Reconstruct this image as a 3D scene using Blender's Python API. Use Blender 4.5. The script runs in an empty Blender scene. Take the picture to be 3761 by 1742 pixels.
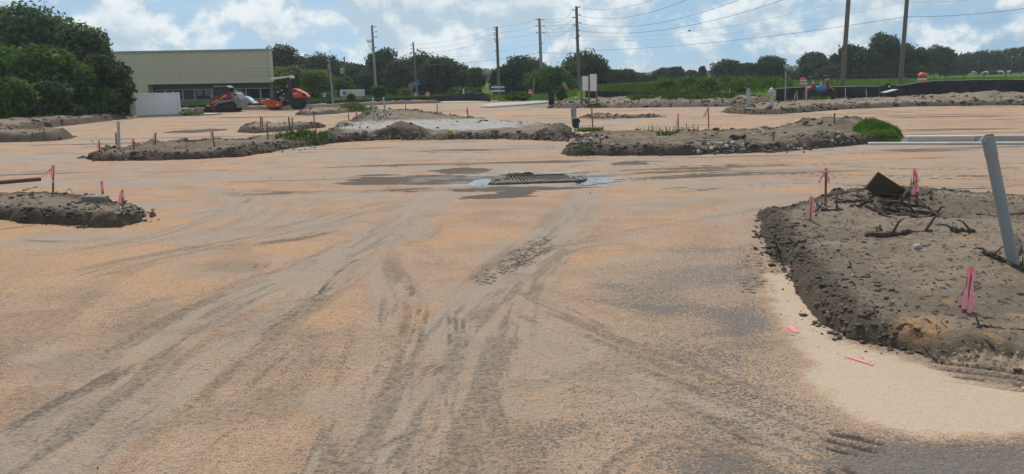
import bpy, bmesh, math, random
import numpy as np
from mathutils import Vector, Matrix

# ------------------------------------------------------------------ camera, sky, sun, exposure
SC = bpy.context.scene
COL = SC.collection
FPX, CXP, CYP = 3116.0, 1880.5, 871.0          # focal length and centre of the 3761 x 1742 photograph, in its pixels
CAMH = 2.2
PITCH = math.atan(586 / FPX)
ROLL = 0.018
_r = np.array([1.0, 0, 0]); _f = np.array([0, math.cos(PITCH), -math.sin(PITCH)]); _u = np.array([0, math.sin(PITCH), math.cos(PITCH)])
CR = math.cos(ROLL) * _r - math.sin(ROLL) * _u
CU = math.sin(ROLL) * _r + math.cos(ROLL) * _u
CF = _f
cam = bpy.data.cameras.new('camera')
cam.sensor_width = 36.0
cam.lens = 36.0 * FPX / 3761.0
cam.clip_end = 6000
cam.clip_start = 0.05
cam_o = bpy.data.objects.new('camera', cam)
cam_o.matrix_world = Matrix(((CR[0], CU[0], -CF[0], 0), (CR[1], CU[1], -CF[1], 0), (CR[2], CU[2], -CF[2], CAMH), (0, 0, 0, 1)))
COL.objects.link(cam_o)
SC.camera = cam_o

SUN_EL, SUN_AZ = math.radians(52), math.radians(-12)      # azimuth from +Y towards +X
world = bpy.data.worlds.new('World'); SC.world = world; world.use_nodes = True
SKY_OFF = (7.7, 3.1, 0.9)
def build_world():
    nt = world.node_tree; nt.nodes.clear(); N = nt.nodes.new; L = nt.links.new
    out = N('ShaderNodeOutputWorld'); bg = N('ShaderNodeBackground')
    sky = N('ShaderNodeTexSky'); sky.sky_type = 'NISHITA'; sky.sun_disc = False
    sky.sun_elevation = SUN_EL; sky.sun_rotation = SUN_AZ
    sky.air_density = 1.0; sky.dust_density = 1.2; sky.ozone_density = 1.5
    tc = N('ShaderNodeTexCoord')
    lift = N('ShaderNodeVectorMath'); lift.operation = 'ADD'; lift.inputs[1].default_value = (0, 0, 0.22); L(tc.outputs['Generated'], lift.inputs[0]); L(lift.outputs[0], sky.inputs['Vector'])
    def vmath(op, a, b):
        n = N('ShaderNodeVectorMath'); n.operation = op; L(a, n.inputs[0]); n.inputs[1].default_value = b; return n.outputs[0]
    def math_(op, a, b=None, clamp=False):
        n = N('ShaderNodeMath'); n.operation = op; n.use_clamp = clamp
        for i, v in enumerate((a, b)):
            if v is None: continue
            if isinstance(v, (int, float)): n.inputs[i].default_value = v
            else: L(v, n.inputs[i])
        return n.outputs[0]
    def noise(vec, scale, detail, rough, dist=0.0):
        n = N('ShaderNodeTexNoise'); n.noise_dimensions = '3D'; n.inputs['Scale'].default_value = scale
        n.inputs['Detail'].default_value = detail; n.inputs['Roughness'].default_value = rough
        n.inputs['Distortion'].default_value = dist; L(vec, n.inputs['Vector']); return n.outputs['Fac']
    def ramp(f, a, b):
        n = N('ShaderNodeMapRange'); n.interpolation_type = 'SMOOTHSTEP'; L(f, n.inputs[0])
        n.inputs[1].default_value = a; n.inputs[2].default_value = b; return n.outputs[0]
    def mixc(f, a, b):
        n = N('ShaderNodeMix'); n.data_type = 'RGBA'; L(f, n.inputs[0])
        for i, v in ((6, a), (7, b)):
            if isinstance(v, tuple): n.inputs[i].default_value = (*v, 1)
            else: L(v, n.inputs[i])
        return n.outputs[2]
    d = vmath('MULTIPLY', tc.outputs['Generated'], (1, 1, 1.35))
    d = vmath('ADD', d, SKY_OFF)
    d2 = vmath('ADD', d, (0.004, 0.0, 0.022))
    big = noise(d, 3.2, 2.0, 0.5)
    n1 = noise(d, 15.0, 10.0, 0.55, 0.15)
    n2 = noise(d2, 15.0, 6.0, 0.55, 0.15)
    cov = math_('ADD', n1, math_('MULTIPLY', math_('SUBTRACT', big, 0.5), 0.7))
    mask = ramp(cov, 0.41, 0.53)
    veil = ramp(noise(vmath('MULTIPLY', d, (1, 1, 3.0)), 4.5, 6.0, 0.62), 0.38, 0.70)
    lit = ramp(math_('SUBTRACT', n1, n2), -0.10, 0.12)
    thick = ramp(cov, 0.60, 0.80)
    cloud = mixc(lit, (0.50, 0.63, 0.74), (0.92, 0.97, 0.98))
    cloud = mixc(math_('MULTIPLY', thick, 0.35), cloud, (0.50, 0.60, 0.70))
    skys = vmath('MULTIPLY', sky.outputs[0], (0.085, 0.105, 0.104))
    c = mixc(math_('MULTIPLY', veil, 0.55), skys, (0.52, 0.69, 0.81))
    c = mixc(math_('MULTIPLY', mask, 0.90), c, cloud)
    L(c, bg.inputs['Color']); bg.inputs['Strength'].default_value = 1.0
    L(bg.outputs[0], out.inputs['Surface'])
build_world()
sun = bpy.data.lights.new('sun', 'SUN'); sun.energy = 3.7; sun.angle = math.radians(6); sun.color = (1.0, 0.95, 0.87)
sun_o = bpy.data.objects.new('sun', sun); COL.objects.link(sun_o)
_sd = Vector((math.sin(SUN_AZ) * math.cos(SUN_EL), math.cos(SUN_AZ) * math.cos(SUN_EL), math.sin(SUN_EL)))
sun_o.rotation_euler = _sd.to_track_quat('Z', 'Y').to_euler()
sun_o.location = (0, 0, 60)
SC.view_settings.view_transform = 'Standard'; SC.view_settings.look = 'None'
SC.view_settings.gamma = 1.0; SC.view_settings.exposure = -0.05; SC.view_settings.use_curve_mapping = False

# ------------------------------------------------------------------ measuring: photograph pixels to places
def ray(px, py):
    return CF + (px - CXP) / FPX * CR - (py - CYP) / FPX * CU
def G0(px, py, z=0.0):
    d = ray(px, py); t = (z - CAMH) / d[2]
    return np.array([0, 0, CAMH]) + t * d
def A(px, py, Y):                       # the point on that line of sight at world depth Y
    d = ray(px, py); t = Y / d[1]
    return np.array([0, 0, CAMH]) + t * d

# ------------------------------------------------------------------ numpy noise
def _hash(ix, iy, seed):
    h = (ix.astype(np.int64) * 374761393 + iy.astype(np.int64) * 668265263 + seed * 144665) & 0x7fffffff
    h = ((h ^ (h >> 13)) * 1274126177) & 0x7fffffff
    return ((h ^ (h >> 16)) & 0xffff) / 65535.0
def vnoise(x, y, seed=0):
    ix = np.floor(x); iy = np.floor(y); fx = x - ix; fy = y - iy
    fx = fx * fx * (3 - 2 * fx); fy = fy * fy * (3 - 2 * fy)
    a = _hash(ix, iy, seed); b = _hash(ix + 1, iy, seed); c = _hash(ix, iy + 1, seed); d = _hash(ix + 1, iy + 1, seed)
    return (a * (1 - fx) + b * fx) * (1 - fy) + (c * (1 - fx) + d * fx) * fy
def fbm(x, y, octv=4, seed=0, gain=0.5):
    s = 0; a = 1.0; t = 0
    for o in range(octv):
        s = s + a * vnoise(x * 2 ** o + 17.3 * o, y * 2 ** o - 9.1 * o, seed + o); t += a; a *= gain
    return s / t
def sstep(a, b, x):
    t = np.clip((x - a) / (b - a), 0, 1); return t * t * (3 - 2 * t)
def polydist(X, Y, poly):               # signed distance, positive inside
    best = np.full(X.shape, 1e9); inside = np.zeros(X.shape, bool)
    n = len(poly)
    for i in range(n):
        x0, y0 = poly[i][:2]; x1, y1 = poly[(i + 1) % n][:2]
        dx, dy = x1 - x0, y1 - y0; L2 = dx * dx + dy * dy + 1e-12
        t = np.clip(((X - x0) * dx + (Y - y0) * dy) / L2, 0, 1)
        best = np.minimum(best, (X - x0 - t * dx) ** 2 + (Y - y0 - t * dy) ** 2)
        c = ((y0 > Y) != (y1 > Y))
        with np.errstate(divide='ignore', invalid='ignore'):
            xi = dx * (Y - y0) / (dy if dy != 0 else 1e-12) + x0
        inside ^= c & (X < xi)
    return np.where(inside, 1, -1) * np.sqrt(best)
def smoothline(pts, n=8):
    P = [np.array(p, float) for p in pts]; P = [2 * P[0] - P[1]] + P + [2 * P[-1] - P[-2]]; out = []
    for i in range(1, len(P) - 2):
        for k in range(n):
            t = k / n; a, b, c, d = P[i - 1], P[i], P[i + 1], P[i + 2]
            out.append(0.5 * (2 * b + (c - a) * t + (2 * a - 5 * b + 4 * c - d) * t * t + (3 * b - a - 3 * c + d) * t ** 3))
    out.append(P[-2]); return out
def linedist(X, Y, line):               # lateral signed distance and arc length along the line
    best = np.full(X.shape, 1e9); S = np.zeros(X.shape); sg = np.ones(X.shape); s0 = 0
    for i in range(len(line) - 1):
        x0, y0 = line[i][:2]; x1, y1 = line[i + 1][:2]; dx, dy = x1 - x0, y1 - y0; L = math.hypot(dx, dy) + 1e-9
        t = np.clip(((X - x0) * dx + (Y - y0) * dy) / L ** 2, 0, 1)
        d = np.hypot(X - x0 - t * dx, Y - y0 - t * dy); m = d < best
        best = np.where(m, d, best); S = np.where(m, s0 + t * L, S)
        sg = np.where(m, np.sign(dx * (Y - y0) - dy * (X - x0)), sg); s0 += L
    return best * sg, S, s0

# ------------------------------------------------------------------ terrain height
# the bank on the right: from the edge of the graded lot up to the silt fence and the pasture behind it
BANK_F = [A(px, py, Y)[:2] for px, py, Y in ((1990, 380, 62), (2200, 383, 60), (2450, 386, 58), (2750, 390, 57), (3000, 392, 55), (3300, 388, 55), (3761, 388, 54), (4600, 380, 54))]
FENCE_Y = [(px, Y) for px, Y in ((2000, 76), (2195, 71), (2500, 69), (2850, 66), (3260, 64), (3761, 63), (4600, 62))]
_fx = [A(px, 340, Y)[0] for px, Y in FENCE_Y]; _fy = [Y for px, Y in FENCE_Y]
_bx = [p[0] for p in BANK_F]; _by = [p[1] for p in BANK_F]
def terrain(X, Y):
    X = np.asarray(X, float); Y = np.asarray(Y, float)
    fy = np.interp(X, _fx, _fy)
    fade = sstep(_fx[0] - 2, _fx[0] + 9, X)
    z = 0.9 * sstep(-0.5, 6.5, Y - fy) * fade
    z = z + 0.012 * np.sin(X * 0.21 + 1) * np.sin(Y * 0.17) * sstep(6, 20, Y) 
    return z
ISL = []                                # height grids of everything heaped on the lot: x0, y0, step, Z[row, col]
def gza(X, Y):
    z = terrain(X, Y)
    for x0, y0, st, Zg in ISL:
        u = (X - x0) / st; v = (Y - y0) / st
        m = (u >= 0) & (v >= 0) & (u < Zg.shape[1] - 1) & (v < Zg.shape[0] - 1)
        if not m.any(): continue
        iu = np.floor(u[m]).astype(int); iv = np.floor(v[m]).astype(int); fu = u[m] - iu; fv = v[m] - iv
        zz = (Zg[iv, iu] * (1 - fu) + Zg[iv, iu + 1] * fu) * (1 - fv) + (Zg[iv + 1, iu] * (1 - fu) + Zg[iv + 1, iu + 1] * fu) * fv
        z[m] = np.maximum(z[m], zz)
    return z
def gz(x, y): return float(gza(np.array([float(x)]), np.array([float(y)]))[0])
def G(px, py):                          # place on the ground or on a mound seen at that pixel: first hit along the line of sight
    d = ray(px, py); t0 = -CAMH / d[2] if d[2] < -1e-5 else 300
    T = t0 * np.linspace(0.55, 1.15, 240); X = T * d[0]; Y = T * d[1]; Z = CAMH + T * d[2]
    h = Z - gza(X, Y); k = int(np.argmax(h <= 0)) if (h <= 0).any() else 180
    k = max(k, 1); f = h[k - 1] / (h[k - 1] - h[k]) if h[k - 1] != h[k] else 0
    t = T[k - 1] + np.clip(f, 0, 1) * (T[k] - T[k - 1])
    return Vector((t * d[0], t * d[1], gz(t * d[0], t * d[1])))

# ------------------------------------------------------------------ objects
def tag(o, label=None, cat=None, group=None, kind=None):
    if label: o['label'] = label
    if cat: o['category'] = cat
    if group: o['group'] = group
    if kind: o['kind'] = kind
    return o
def link(name, me, mat=None, parent=None, loc=None, rot=None):
    o = bpy.data.objects.new(name, me); COL.objects.link(o)
    if mat is not None and me is not None and not me.materials: me.materials.append(mat)
    if parent: o.parent = parent
    if loc is not None: o.location = loc
    if rot is not None: o.rotation_euler = rot
    return o
def thing(name, label, cat, loc=(0, 0, 0), rz=0.0, group=None, rot=None):
    o = bpy.data.objects.new(name, None); COL.objects.link(o); o.empty_display_size = 0.2
    o.location = loc; o.rotation_euler = rot if rot else (0, 0, rz)
    return tag(o, label, cat, group)
def npmesh(name, V, F, smooth=False, loops=None):
    """V (n,3) array, F (m,k) int array"""
    me = bpy.data.meshes.new(name); V = np.asarray(V, np.float32); F = np.asarray(F, np.int32)
    n, k = F.shape
    me.vertices.add(len(V)); me.vertices.foreach_set('co', V.ravel())
    me.loops.add(n * k); me.loops.foreach_set('vertex_index', F.ravel())
    me.polygons.add(n); me.polygons.foreach_set('loop_start', np.arange(0, n * k, k, dtype=np.int32))
    try: me.polygons.foreach_set('loop_total', np.full(n, k, np.int32))
    except Exception: pass
    if smooth: me.polygons.foreach_set('use_smooth', np.ones(n, bool))
    me.update(); me.validate(); return me
def cattr(me, name, arr):
    a = me.attributes.new(name, 'FLOAT_COLOR', 'POINT'); a.data.foreach_set('color', np.asarray(arr, np.float32).ravel())

class MB:
    def __init__(s): s.v = []; s.f = []
    def add(s, V, F):
        n = len(s.v); s.v += [tuple(map(float, p)) for p in V]; s.f += [tuple(i + n for i in f) for f in F]; return s
    def box(s, c, size, rot=None, taper=1.0, bev=0.0):
        a, b, h = size[0] / 2, size[1] / 2, size[2] / 2
        if bev > 0:
            V = []
            for zz, k in ((-h, bev), (-h + bev, 0), (h - bev, 0), (h, bev)):
                sc = 1.0 if zz < 0 else taper
                x, y = (a - k) * sc, (b - k) * sc
                q = min(bev, a * 0.5, b * 0.5)
                V += [(-x + q, -y, zz), (x - q, -y, zz), (x, -y + q, zz), (x, y - q, zz), (x - q, y, zz), (-x + q, y, zz), (-x, y - q, zz), (-x, -y + q, zz)]
            F = [tuple(range(7, -1, -1)), tuple(range(24, 32))]
            for r in range(3):
                for i in range(8): F.append((r * 8 + i, r * 8 + (i + 1) % 8, r * 8 + 8 + (i + 1) % 8, r * 8 + 8 + i))
        else:
            V = [(-a, -b, -h), (a, -b, -h), (a, b, -h), (-a, b, -h), (-a * taper, -b * taper, h), (a * taper, -b * taper, h), (a * taper, b * taper, h), (-a * taper, b * taper, h)]
            F = [(3, 2, 1, 0), (4, 5, 6, 7), (0, 1, 5, 4), (1, 2, 6, 5), (2, 3, 7, 6), (3, 0, 4, 7)]
        M = rot.to_matrix() if rot is not None and hasattr(rot, 'to_matrix') else rot
        V = [Vector(p) for p in V]
        if M is not None: V = [M @ p for p in V]
        return s.add([p + Vector(c) for p in V], F)
    def tube(s, path, rad, n=8, cap=True, squash=1.0):
        P = [Vector(p) for p in path]; R = rad if hasattr(rad, '__len__') else [rad] * len(P)
        V = []; up = None
        for i, p in enumerate(P):
            t = (P[min(i + 1, len(P) - 1)] - P[max(i - 1, 0)]); t = t.normalized() if t.length > 1e-9 else Vector((0, 0, 1))
            if up is None:
                a = Vector((0, 0, 1)) if abs(t.z) < 0.9 else Vector((1, 0, 0)); up = (a - t * a.dot(t)).normalized()
            else:
                up = up - t * up.dot(t); up = up.normalized() if up.length > 1e-6 else t.orthogonal().normalized()
            sd = t.cross(up)
            for k in range(n):
                an = 2 * math.pi * k / n; V.append(p + (up * math.cos(an) * squash + sd * math.sin(an)) * R[i])
        F = []
        for i in range(len(P) - 1):
            for k in range(n): F.append((i * n + k, i * n + (k + 1) % n, (i + 1) * n + (k + 1) % n, (i + 1) * n + k))
        if cap: F += [tuple(range(n - 1, -1, -1)), tuple((len(P) - 1) * n + k for k in range(n))]
        return s.add(V, F)
    def cyl(s, a, b, r, r2=None, n=12): return s.tube([a, b], [r, r if r2 is None else r2], n)
    def lathe(s, prof, n=16, c=(0, 0, 0), axis='z'):
        V = []
        for r, z in prof:
            for k in range(n):
                an = 2 * math.pi * k / n
                p = (r * math.cos(an), r * math.sin(an), z)
                if axis == 'y': p = (p[0], p[2], p[1])
                if axis == 'x': p = (p[2], p[0], p[1])
                V.append((p[0] + c[0], p[1] + c[1], p[2] + c[2]))
        F = []
        for i in range(len(prof) - 1):
            for k in range(n): F.append((i * n + k, i * n + (k + 1) % n, (i + 1) * n + (k + 1) % n, (i + 1) * n + k))
        F += [tuple(range(n - 1, -1, -1)), tuple((len(prof) - 1) * n + k for k in range(n))]
        return s.add(V, F)
    def prism(s, poly, y0, y1):         # outline in the x-z plane pushed from y0 to y1
        n = len(poly); V = [(p[0], y0, p[1]) for p in poly] + [(p[0], y1, p[1]) for p in poly]
        F = [tuple(range(n)), tuple(range(2 * n - 1, n - 1, -1))] + [(i, i + n, (i + 1) % n + n, (i + 1) % n) for i in range(n)]
        return s.add(V, F)
    def build(s, name, mat, parent=None, loc=None, rot=None, smooth=False):
        me = bpy.data.meshes.new(name); me.from_pydata(s.v, [], s.f)
        bm = bmesh.new(); bm.from_mesh(me); bmesh.ops.recalc_face_normals(bm, faces=bm.faces); bm.to_mesh(me); bm.free()
        if smooth:
            me.polygons.foreach_set('use_smooth', [True] * len(me.polygons))
            try: me.set_sharp_from_angle(angle=math.radians(40))
            except Exception: pass
        return link(name, me, mat, parent, loc, rot)
def text_part(name, s, size, mat, parent, loc, rot, extrude=0.004, sx=1.0):
    cu = bpy.data.curves.new(name, 'FONT'); cu.body = s; cu.size = size; cu.extrude = extrude; cu.align_x = 'CENTER'; cu.align_y = 'CENTER'
    tmp = bpy.data.objects.new('tmp_text', cu); COL.objects.link(tmp)
    dg = bpy.context.evaluated_depsgraph_get(); dg.update()
    me = bpy.data.meshes.new_from_object(tmp.evaluated_get(dg)); bpy.data.objects.remove(tmp); bpy.data.curves.remove(cu)
    me.materials.clear(); me.name = name
    o = link(name, me, mat, parent, loc, rot); o.scale = (sx, 1, 1); return o

# ------------------------------------------------------------------ materials
MATS = {}
class NT:
    def __init__(s, name):
        s.m = bpy.data.materials.new(name); s.m.use_nodes = True; s.nt = s.m.node_tree
        s.b = s.nt.nodes['Principled BSDF']; s.b.inputs['Specular IOR Level'].default_value = 0.35
        s.tc = s.nt.nodes.new('ShaderNodeTexCoord')
    def n(s, t): return s.nt.nodes.new(t)
    def l(s, a, b): s.nt.links.new(a, b)
    def noise(s, scale, detail=4, rough=0.55, vec=None, dist=0, out='Fac'):
        n = s.n('ShaderNodeTexNoise'); n.inputs['Scale'].default_value = scale; n.inputs['Detail'].default_value = detail
        n.inputs['Roughness'].default_value = rough; n.inputs['Distortion'].default_value = dist
        s.l(vec if vec is not None else s.tc.outputs['Object'], n.inputs['Vector']); return n.outputs[out]
    def vscale(s, v, vec=None):
        n = s.n('ShaderNodeVectorMath'); n.operation = 'MULTIPLY'; s.l(vec if vec is not None else s.tc.outputs['Object'], n.inputs[0]); n.inputs[1].default_value = v; return n.outputs[0]
    def rng(s, f, a, b, c=0.0, d=1.0, smooth=True):
        n = s.n('ShaderNodeMapRange'); n.interpolation_type = 'SMOOTHSTEP' if smooth else 'LINEAR'
        s.l(f, n.inputs[0]); n.inputs[1].default_value = a; n.inputs[2].default_value = b; n.inputs[3].default_value = c; n.inputs[4].default_value = d
        return n.outputs[0]
    def m2(s, op, a, b, clamp=False):
        n = s.n('ShaderNodeMath'); n.operation = op; n.use_clamp = clamp
        for i, v in enumerate((a, b)):
            if isinstance(v, (int, float)): n.inputs[i].default_value = v
            else: s.l(v, n.inputs[i])
        return n.outputs[0]
    def mix(s, f, a, b, mode='MIX'):
        n = s.n('ShaderNodeMix'); n.data_type = 'RGBA'; n.blend_type = mode
        if isinstance(f, (int, float)): n.inputs[0].default_value = f
        else: s.l(f, n.inputs[0])
        for i, v in ((6, a), (7, b)):
            if isinstance(v, (tuple, list)): n.inputs[i].default_value = (*v, 1)
            else: s.l(v, n.inputs[i])
        return n.outputs[2]
    def attr(s, name):
        n = s.n('ShaderNodeAttribute'); n.attribute_name = name
        sp = s.n('ShaderNodeSeparateColor'); s.l(n.outputs['Color'], sp.inputs[0])
        return sp.outputs[0], sp.outputs[1], sp.outputs[2], n.outputs['Alpha']
    def bump(s, h, strength=0.4, dist=0.02):
        n = s.n('ShaderNodeBump'); n.inputs['Strength'].default_value = strength; n.inputs['Distance'].default_value = dist
        s.l(h, n.inputs['Height']); s.l(n.outputs[0], s.b.inputs['Normal'])
    def col(s, c):
        if isinstance(c, (tuple, list)): s.b.inputs['Base Color'].default_value = (*c, 1)
        else: s.l(c, s.b.inputs['Base Color'])
    def rough(s, v):
        if isinstance(v, (int, float)): s.b.inputs['Roughness'].default_value = v
        else: s.l(v, s.b.inputs['Roughness'])
def pm(name, c, var=0.2, scale=6.0, rough=0.75, metal=0.0, bump=0.0, bscale=None, dirt=None, dirtamt=0.5, stretch=None):
    """painted / plain surface: colour broken up by noise, dirt patches and fine relief"""
    if name in MATS: return MATS[name]
    t = NT(name); vec = t.vscale(stretch) if stretch else None
    f = t.noise(scale, 6, 0.6, vec)
    c2 = t.mix(f, tuple(min(1, x * (1 - var)) for x in c), tuple(min(1, x * (1 + var)) for x in c))
    if dirt: c2 = t.mix(t.m2('MULTIPLY', t.rng(t.noise(scale * 0.37 + 0.6, 7, 0.65), 0.45, 0.7), dirtamt), c2, dirt)
    t.col(c2); t.rough(t.rng(t.noise(scale * 2.3, 3), 0.3, 0.7, max(0.05, rough - 0.12), min(1, rough + 0.12)))
    t.b.inputs['Metallic'].default_value = metal
    if bump > 0: t.bump(t.noise(bscale or scale * 4, 5, 0.6, vec), bump, 0.02)
    MATS[name] = t.m; return t.m
DUST = (0.30, 0.22, 0.15)
# ------------------------------------------------------------------ the graded lot and the land around it: one sheet to the horizon
def gp(*pts): return [G0(x, y)[:2] for x, y in pts]
def build_ground():
    rows = np.concatenate([np.linspace(-12, 1.9, 12), np.geomspace(2.2, 78, 860), np.geomspace(79.5, 3500, 64)])
    tcol = np.concatenate([-np.geomspace(7, 0.72, 22), np.linspace(-0.70, 0.70, 640), np.geomspace(0.72, 7, 22)])
    YY, TT = np.meshgrid(rows, tcol, indexing='ij')
    XX = TT * np.maximum(YY, 3.2)
    X, Y = XX.ravel(), YY.ravel(); near = (Y < 90) & (Y > 1.5)
    n = len(X)
    Z = terrain(X, Y)
    A0 = np.zeros((n, 4)); B0 = np.zeros((n, 4))
    track = np.zeros(n); dark = np.zeros(n); grav = np.zeros(n); cream = np.zeros(n); orange = np.zeros(n); wet = np.zeros(n); grass = np.zeros(n); rel = np.zeros(n)
    x, y = X[near], Y[near]
    def rot(a, s1, s2, seed, o=4): ca, sa = math.cos(a), math.sin(a); return fbm((x * ca + y * sa) * s1, (-x * sa + y * ca) * s2, o, seed)
    tr = np.zeros(len(x)); dk = np.zeros(len(x)); rl = np.zeros(len(x)); orr = np.zeros(len(x)); gr = np.zeros(len(x)); cr = np.zeros(len(x)); wt = np.zeros(len(x))
    # wandering large patches
    orr += sstep(0.50, 0.64, fbm(x * 0.35, y * 0.5, 7, 3, 0.6)) * 0.75 * (0.35 + 0.65 * sstep(6, 12, y))
    dk += 0.26 * sstep(0.48, 0.64, fbm(x * 1.7, y * 1.7, 6, 37, 0.62)) * (1 - sstep(6, 12, y))
    orr += 0.5 * sstep(0.54, 0.62, fbm(x * 1.3, y * 1.3, 6, 39, 0.6))
    tr += 0.75 * sstep(0.5, 0.72, rot(0.15, 0.10, 0.85, 11)) * sstep(9, 24, y)
    tr += 0.55 * sstep(0.52, 0.62, fbm(x * 0.6, y * 0.9, 6, 21, 0.6))
    dk += 0.55 * sstep(0.60, 0.74, rot(0.08, 0.16, 1.7, 31)) * sstep(10, 22, y)
    dk += 0.35 * sstep(0.64, 0.72, rot(-0.12, 0.22, 2.6, 33)) * sstep(14, 26, y)
    dk += 0.28 * sstep(0.54, 0.68, fbm(x * 0.9, y * 1.5, 6, 35, 0.62))
    dk += 0.42 * sstep(0.46, 0.64, fbm(x * 1.9 + y * 0.2, y * 0.32, 6, 41, 0.58)) * (1 - sstep(7, 15, y))
    dk += 0.30 * sstep(0.50, 0.64, fbm(x * 0.7, y * 0.9, 6, 43, 0.6)) * (1 - sstep(8, 18, y))
    dk = np.where(y < 16, np.minimum(dk * 0.7, 0.38), dk)
    # wheel tracks: (points in the photograph, half width in metres, grey, dark streaks)
    T = [
        ([(-60, 1720), (300, 1480), (560, 1275), (800, 1135), (1000, 1045), (1180, 965), (1330, 885), (1500, 775), (1640, 690)], 0.34, 1.0, 0.25),
        ([(180, 1742), (430, 1560), (700, 1370), (950, 1200), (1130, 1090), (1280, 980), (1420, 890), (1600, 770), (1720, 690)], 0.26, 0.9, 0.35),
        ([(-40, 1500), (200, 1400), (480, 1250), (700, 1130), (900, 1050), (1080, 980)], 0.22, 0.45, 0.35),
        ([(-40, 1060), (250, 1030), (520, 960), (800, 905), (1050, 850), (1300, 780), (1500, 730)], 0.30, 0.45, 0.55),
        ([(-40, 935), (250, 925), (520, 880), (700, 830), (830, 785), (870, 740), (820, 705), (720, 690)], 0.30, 0.75, 0.35),
        ([(600, 910), (820, 850), (950, 795), (985, 755), (930, 715)], 0.28, 0.8, 0.35),
        ([(900, 860), (1040, 800), (1110, 755), (1100, 720)], 0.24, 0.55, 0.2),
        ([(1380, 1742), (1470, 1560), (1540, 1400), (1620, 1260), (1700, 1150), (1790, 1060), (1890, 970), (1990, 890), (2080, 800), (2150, 720), (2180, 690)], 0.32, 1.0, 0.3),
        ([(1730, 1742), (1740, 1560), (1760, 1400), (1800, 1260), (1850, 1130), (1930, 1020), (2020, 930), (2100, 850), (2190, 760)], 0.28, 0.65, 0.2),
        ([(1780, 1120), (2000, 1240), (2250, 1350), (2500, 1440), (2800, 1560), (3100, 1700), (3250, 1790)], 0.34, 0.95, 0.3),
        ([(1820, 1030), (2050, 1130), (2300, 1230), (2550, 1310), (2800, 1400), (3000, 1500)], 0.24, 0.55, 0.15),
        ([(1900, 1000), (2050, 920), (2300, 870), (2600, 815), (2900, 760), (3300, 700), (3761, 670)], 0.28, 0.7, 0.1),
        ([(1000, 1300), (1150, 1340), (1320, 1380)], 0.10, 0.3, 0.4),
        ([(1250, 1742), (1330, 1500), (1400, 1300), (1430, 1150), (1420, 1060), (1370, 960), (1330, 880)], 0.24, 0.7, 0.3),
        ([(560, 1742), (800, 1500), (980, 1330), (1100, 1220), (1220, 1120)], 0.20, 0.45, 0.25),
        ([(900, 1742), (1030, 1560), (1120, 1400), (1180, 1260), (1240, 1130)], 0.18, 0.35, 0.25),
        ([(2100, 1742), (2200, 1640), (2400, 1560), (2700, 1600), (3000, 1720)], 0.26, 0.5, 0.35),
        ([(-50, 640), (400, 655), (900, 660), (1300, 640), (1800, 600)], 0.34, 0.7, 0.1),
        ([(-50, 560), (150, 600), (350, 625), (800, 630), (1200, 610), (1800, 575)], 0.40, 0.7, 0.1),
        ([(2000, 690), (2300, 660), (2700, 640), (3200, 650), (3800, 655)], 0.40, 0.8, 1.0),
        ([(2000, 640), (2400, 620), (2900, 605), (3300, 615), (3800, 620)], 0.36, 0.7, 1.0),
        ([(1900, 590), (2250, 600), (2500, 590), (2900, 575), (3300, 560), (3800, 560)], 0.36, 0.6, 0.25),
        ([(2400, 700), (2700, 690), (3000, 675), (3300, 690), (3800, 690)], 0.30, 0.7, 0.95),
        ([(0, 500), (400, 480), (800, 460), (1300, 420)], 0.5, 0.5, 0.1),
        ([(1900, 440), (2400, 430), (2900, 440), (3400, 450), (3800, 440)], 0.5, 0.5, 0.3),
        ([(2000, 410), (2600, 405), (3100, 425), (3800, 415)], 0.5, 0.4, 0.2),
        ([(2300, 470), (2900, 455), (3800, 465)], 0.5, 0.5, 0.25),
    ]
    for k, (pp, w, g, ds) in enumerate(T):
        ln = smoothline([G0(px, py)[:2] for px, py in pp], 6)
        lx = [p[0] for p in ln]; ly = [p[1] for p in ln]
        m = (x > min(lx) - 1.5) & (x < max(lx) + 1.5) & (y > min(ly) - 1.5) & (y < max(ly) + 1.5)
        if not m.any(): continue
        d, s, Ltot = linedist(x[m], y[m], ln)
        wob = 0.10 * (fbm(s * 0.7, s * 0 + k, 3, 50 + k) - 0.5)
        e = np.abs(d + wob)
        ends = sstep(0, 0.6, s) * sstep(0, 0.6, Ltot - s) if ly[0] > 5 else sstep(0, 0.6, Ltot - s)
        pat = 0.45 + 1.1 * (fbm(s * 0.5, d * 2, 4, 70 + k) - 0.22)
        band = (1 - sstep(w * 0.65, w * 1.3, e)) * ends
        streak = fbm(s * 1.1, d * 15 + k * 7, 4, 90 + k, 0.6)
        tr[m] = np.maximum(tr[m], band * g * np.clip(pat, 0.15, 1.0) * np.clip(0.1 + 1.75 * streak, 0, 1.2))
        edge = np.exp(-((e - w * 1.05) / 0.055) ** 2) * ends * sstep(0.42, 0.6, fbm(s * 0.6, d * 0 + k, 3, 110 + k))
        dk[m] = np.maximum(dk[m], ds * 0.85 * (band * sstep(0.50, 0.68, fbm(s * 0.9, d * 17 + k * 3, 4, 140 + k, 0.6)) + 0.6 * edge))
        if g > 0.4: dk[m] = np.maximum(dk[m], 0.45 * sstep(0.48, 0.65, fbm(s * 0.55, d * 6 + k * 9, 6, 150 + k, 0.62)) * (1 - sstep(w * 0.9, w * 2.2, e)) * ends * (1 - 0.45 * sstep(9, 18, y[m])))
        rl[m] += (-0.012 * band * g + 0.011 * edge) 
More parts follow.
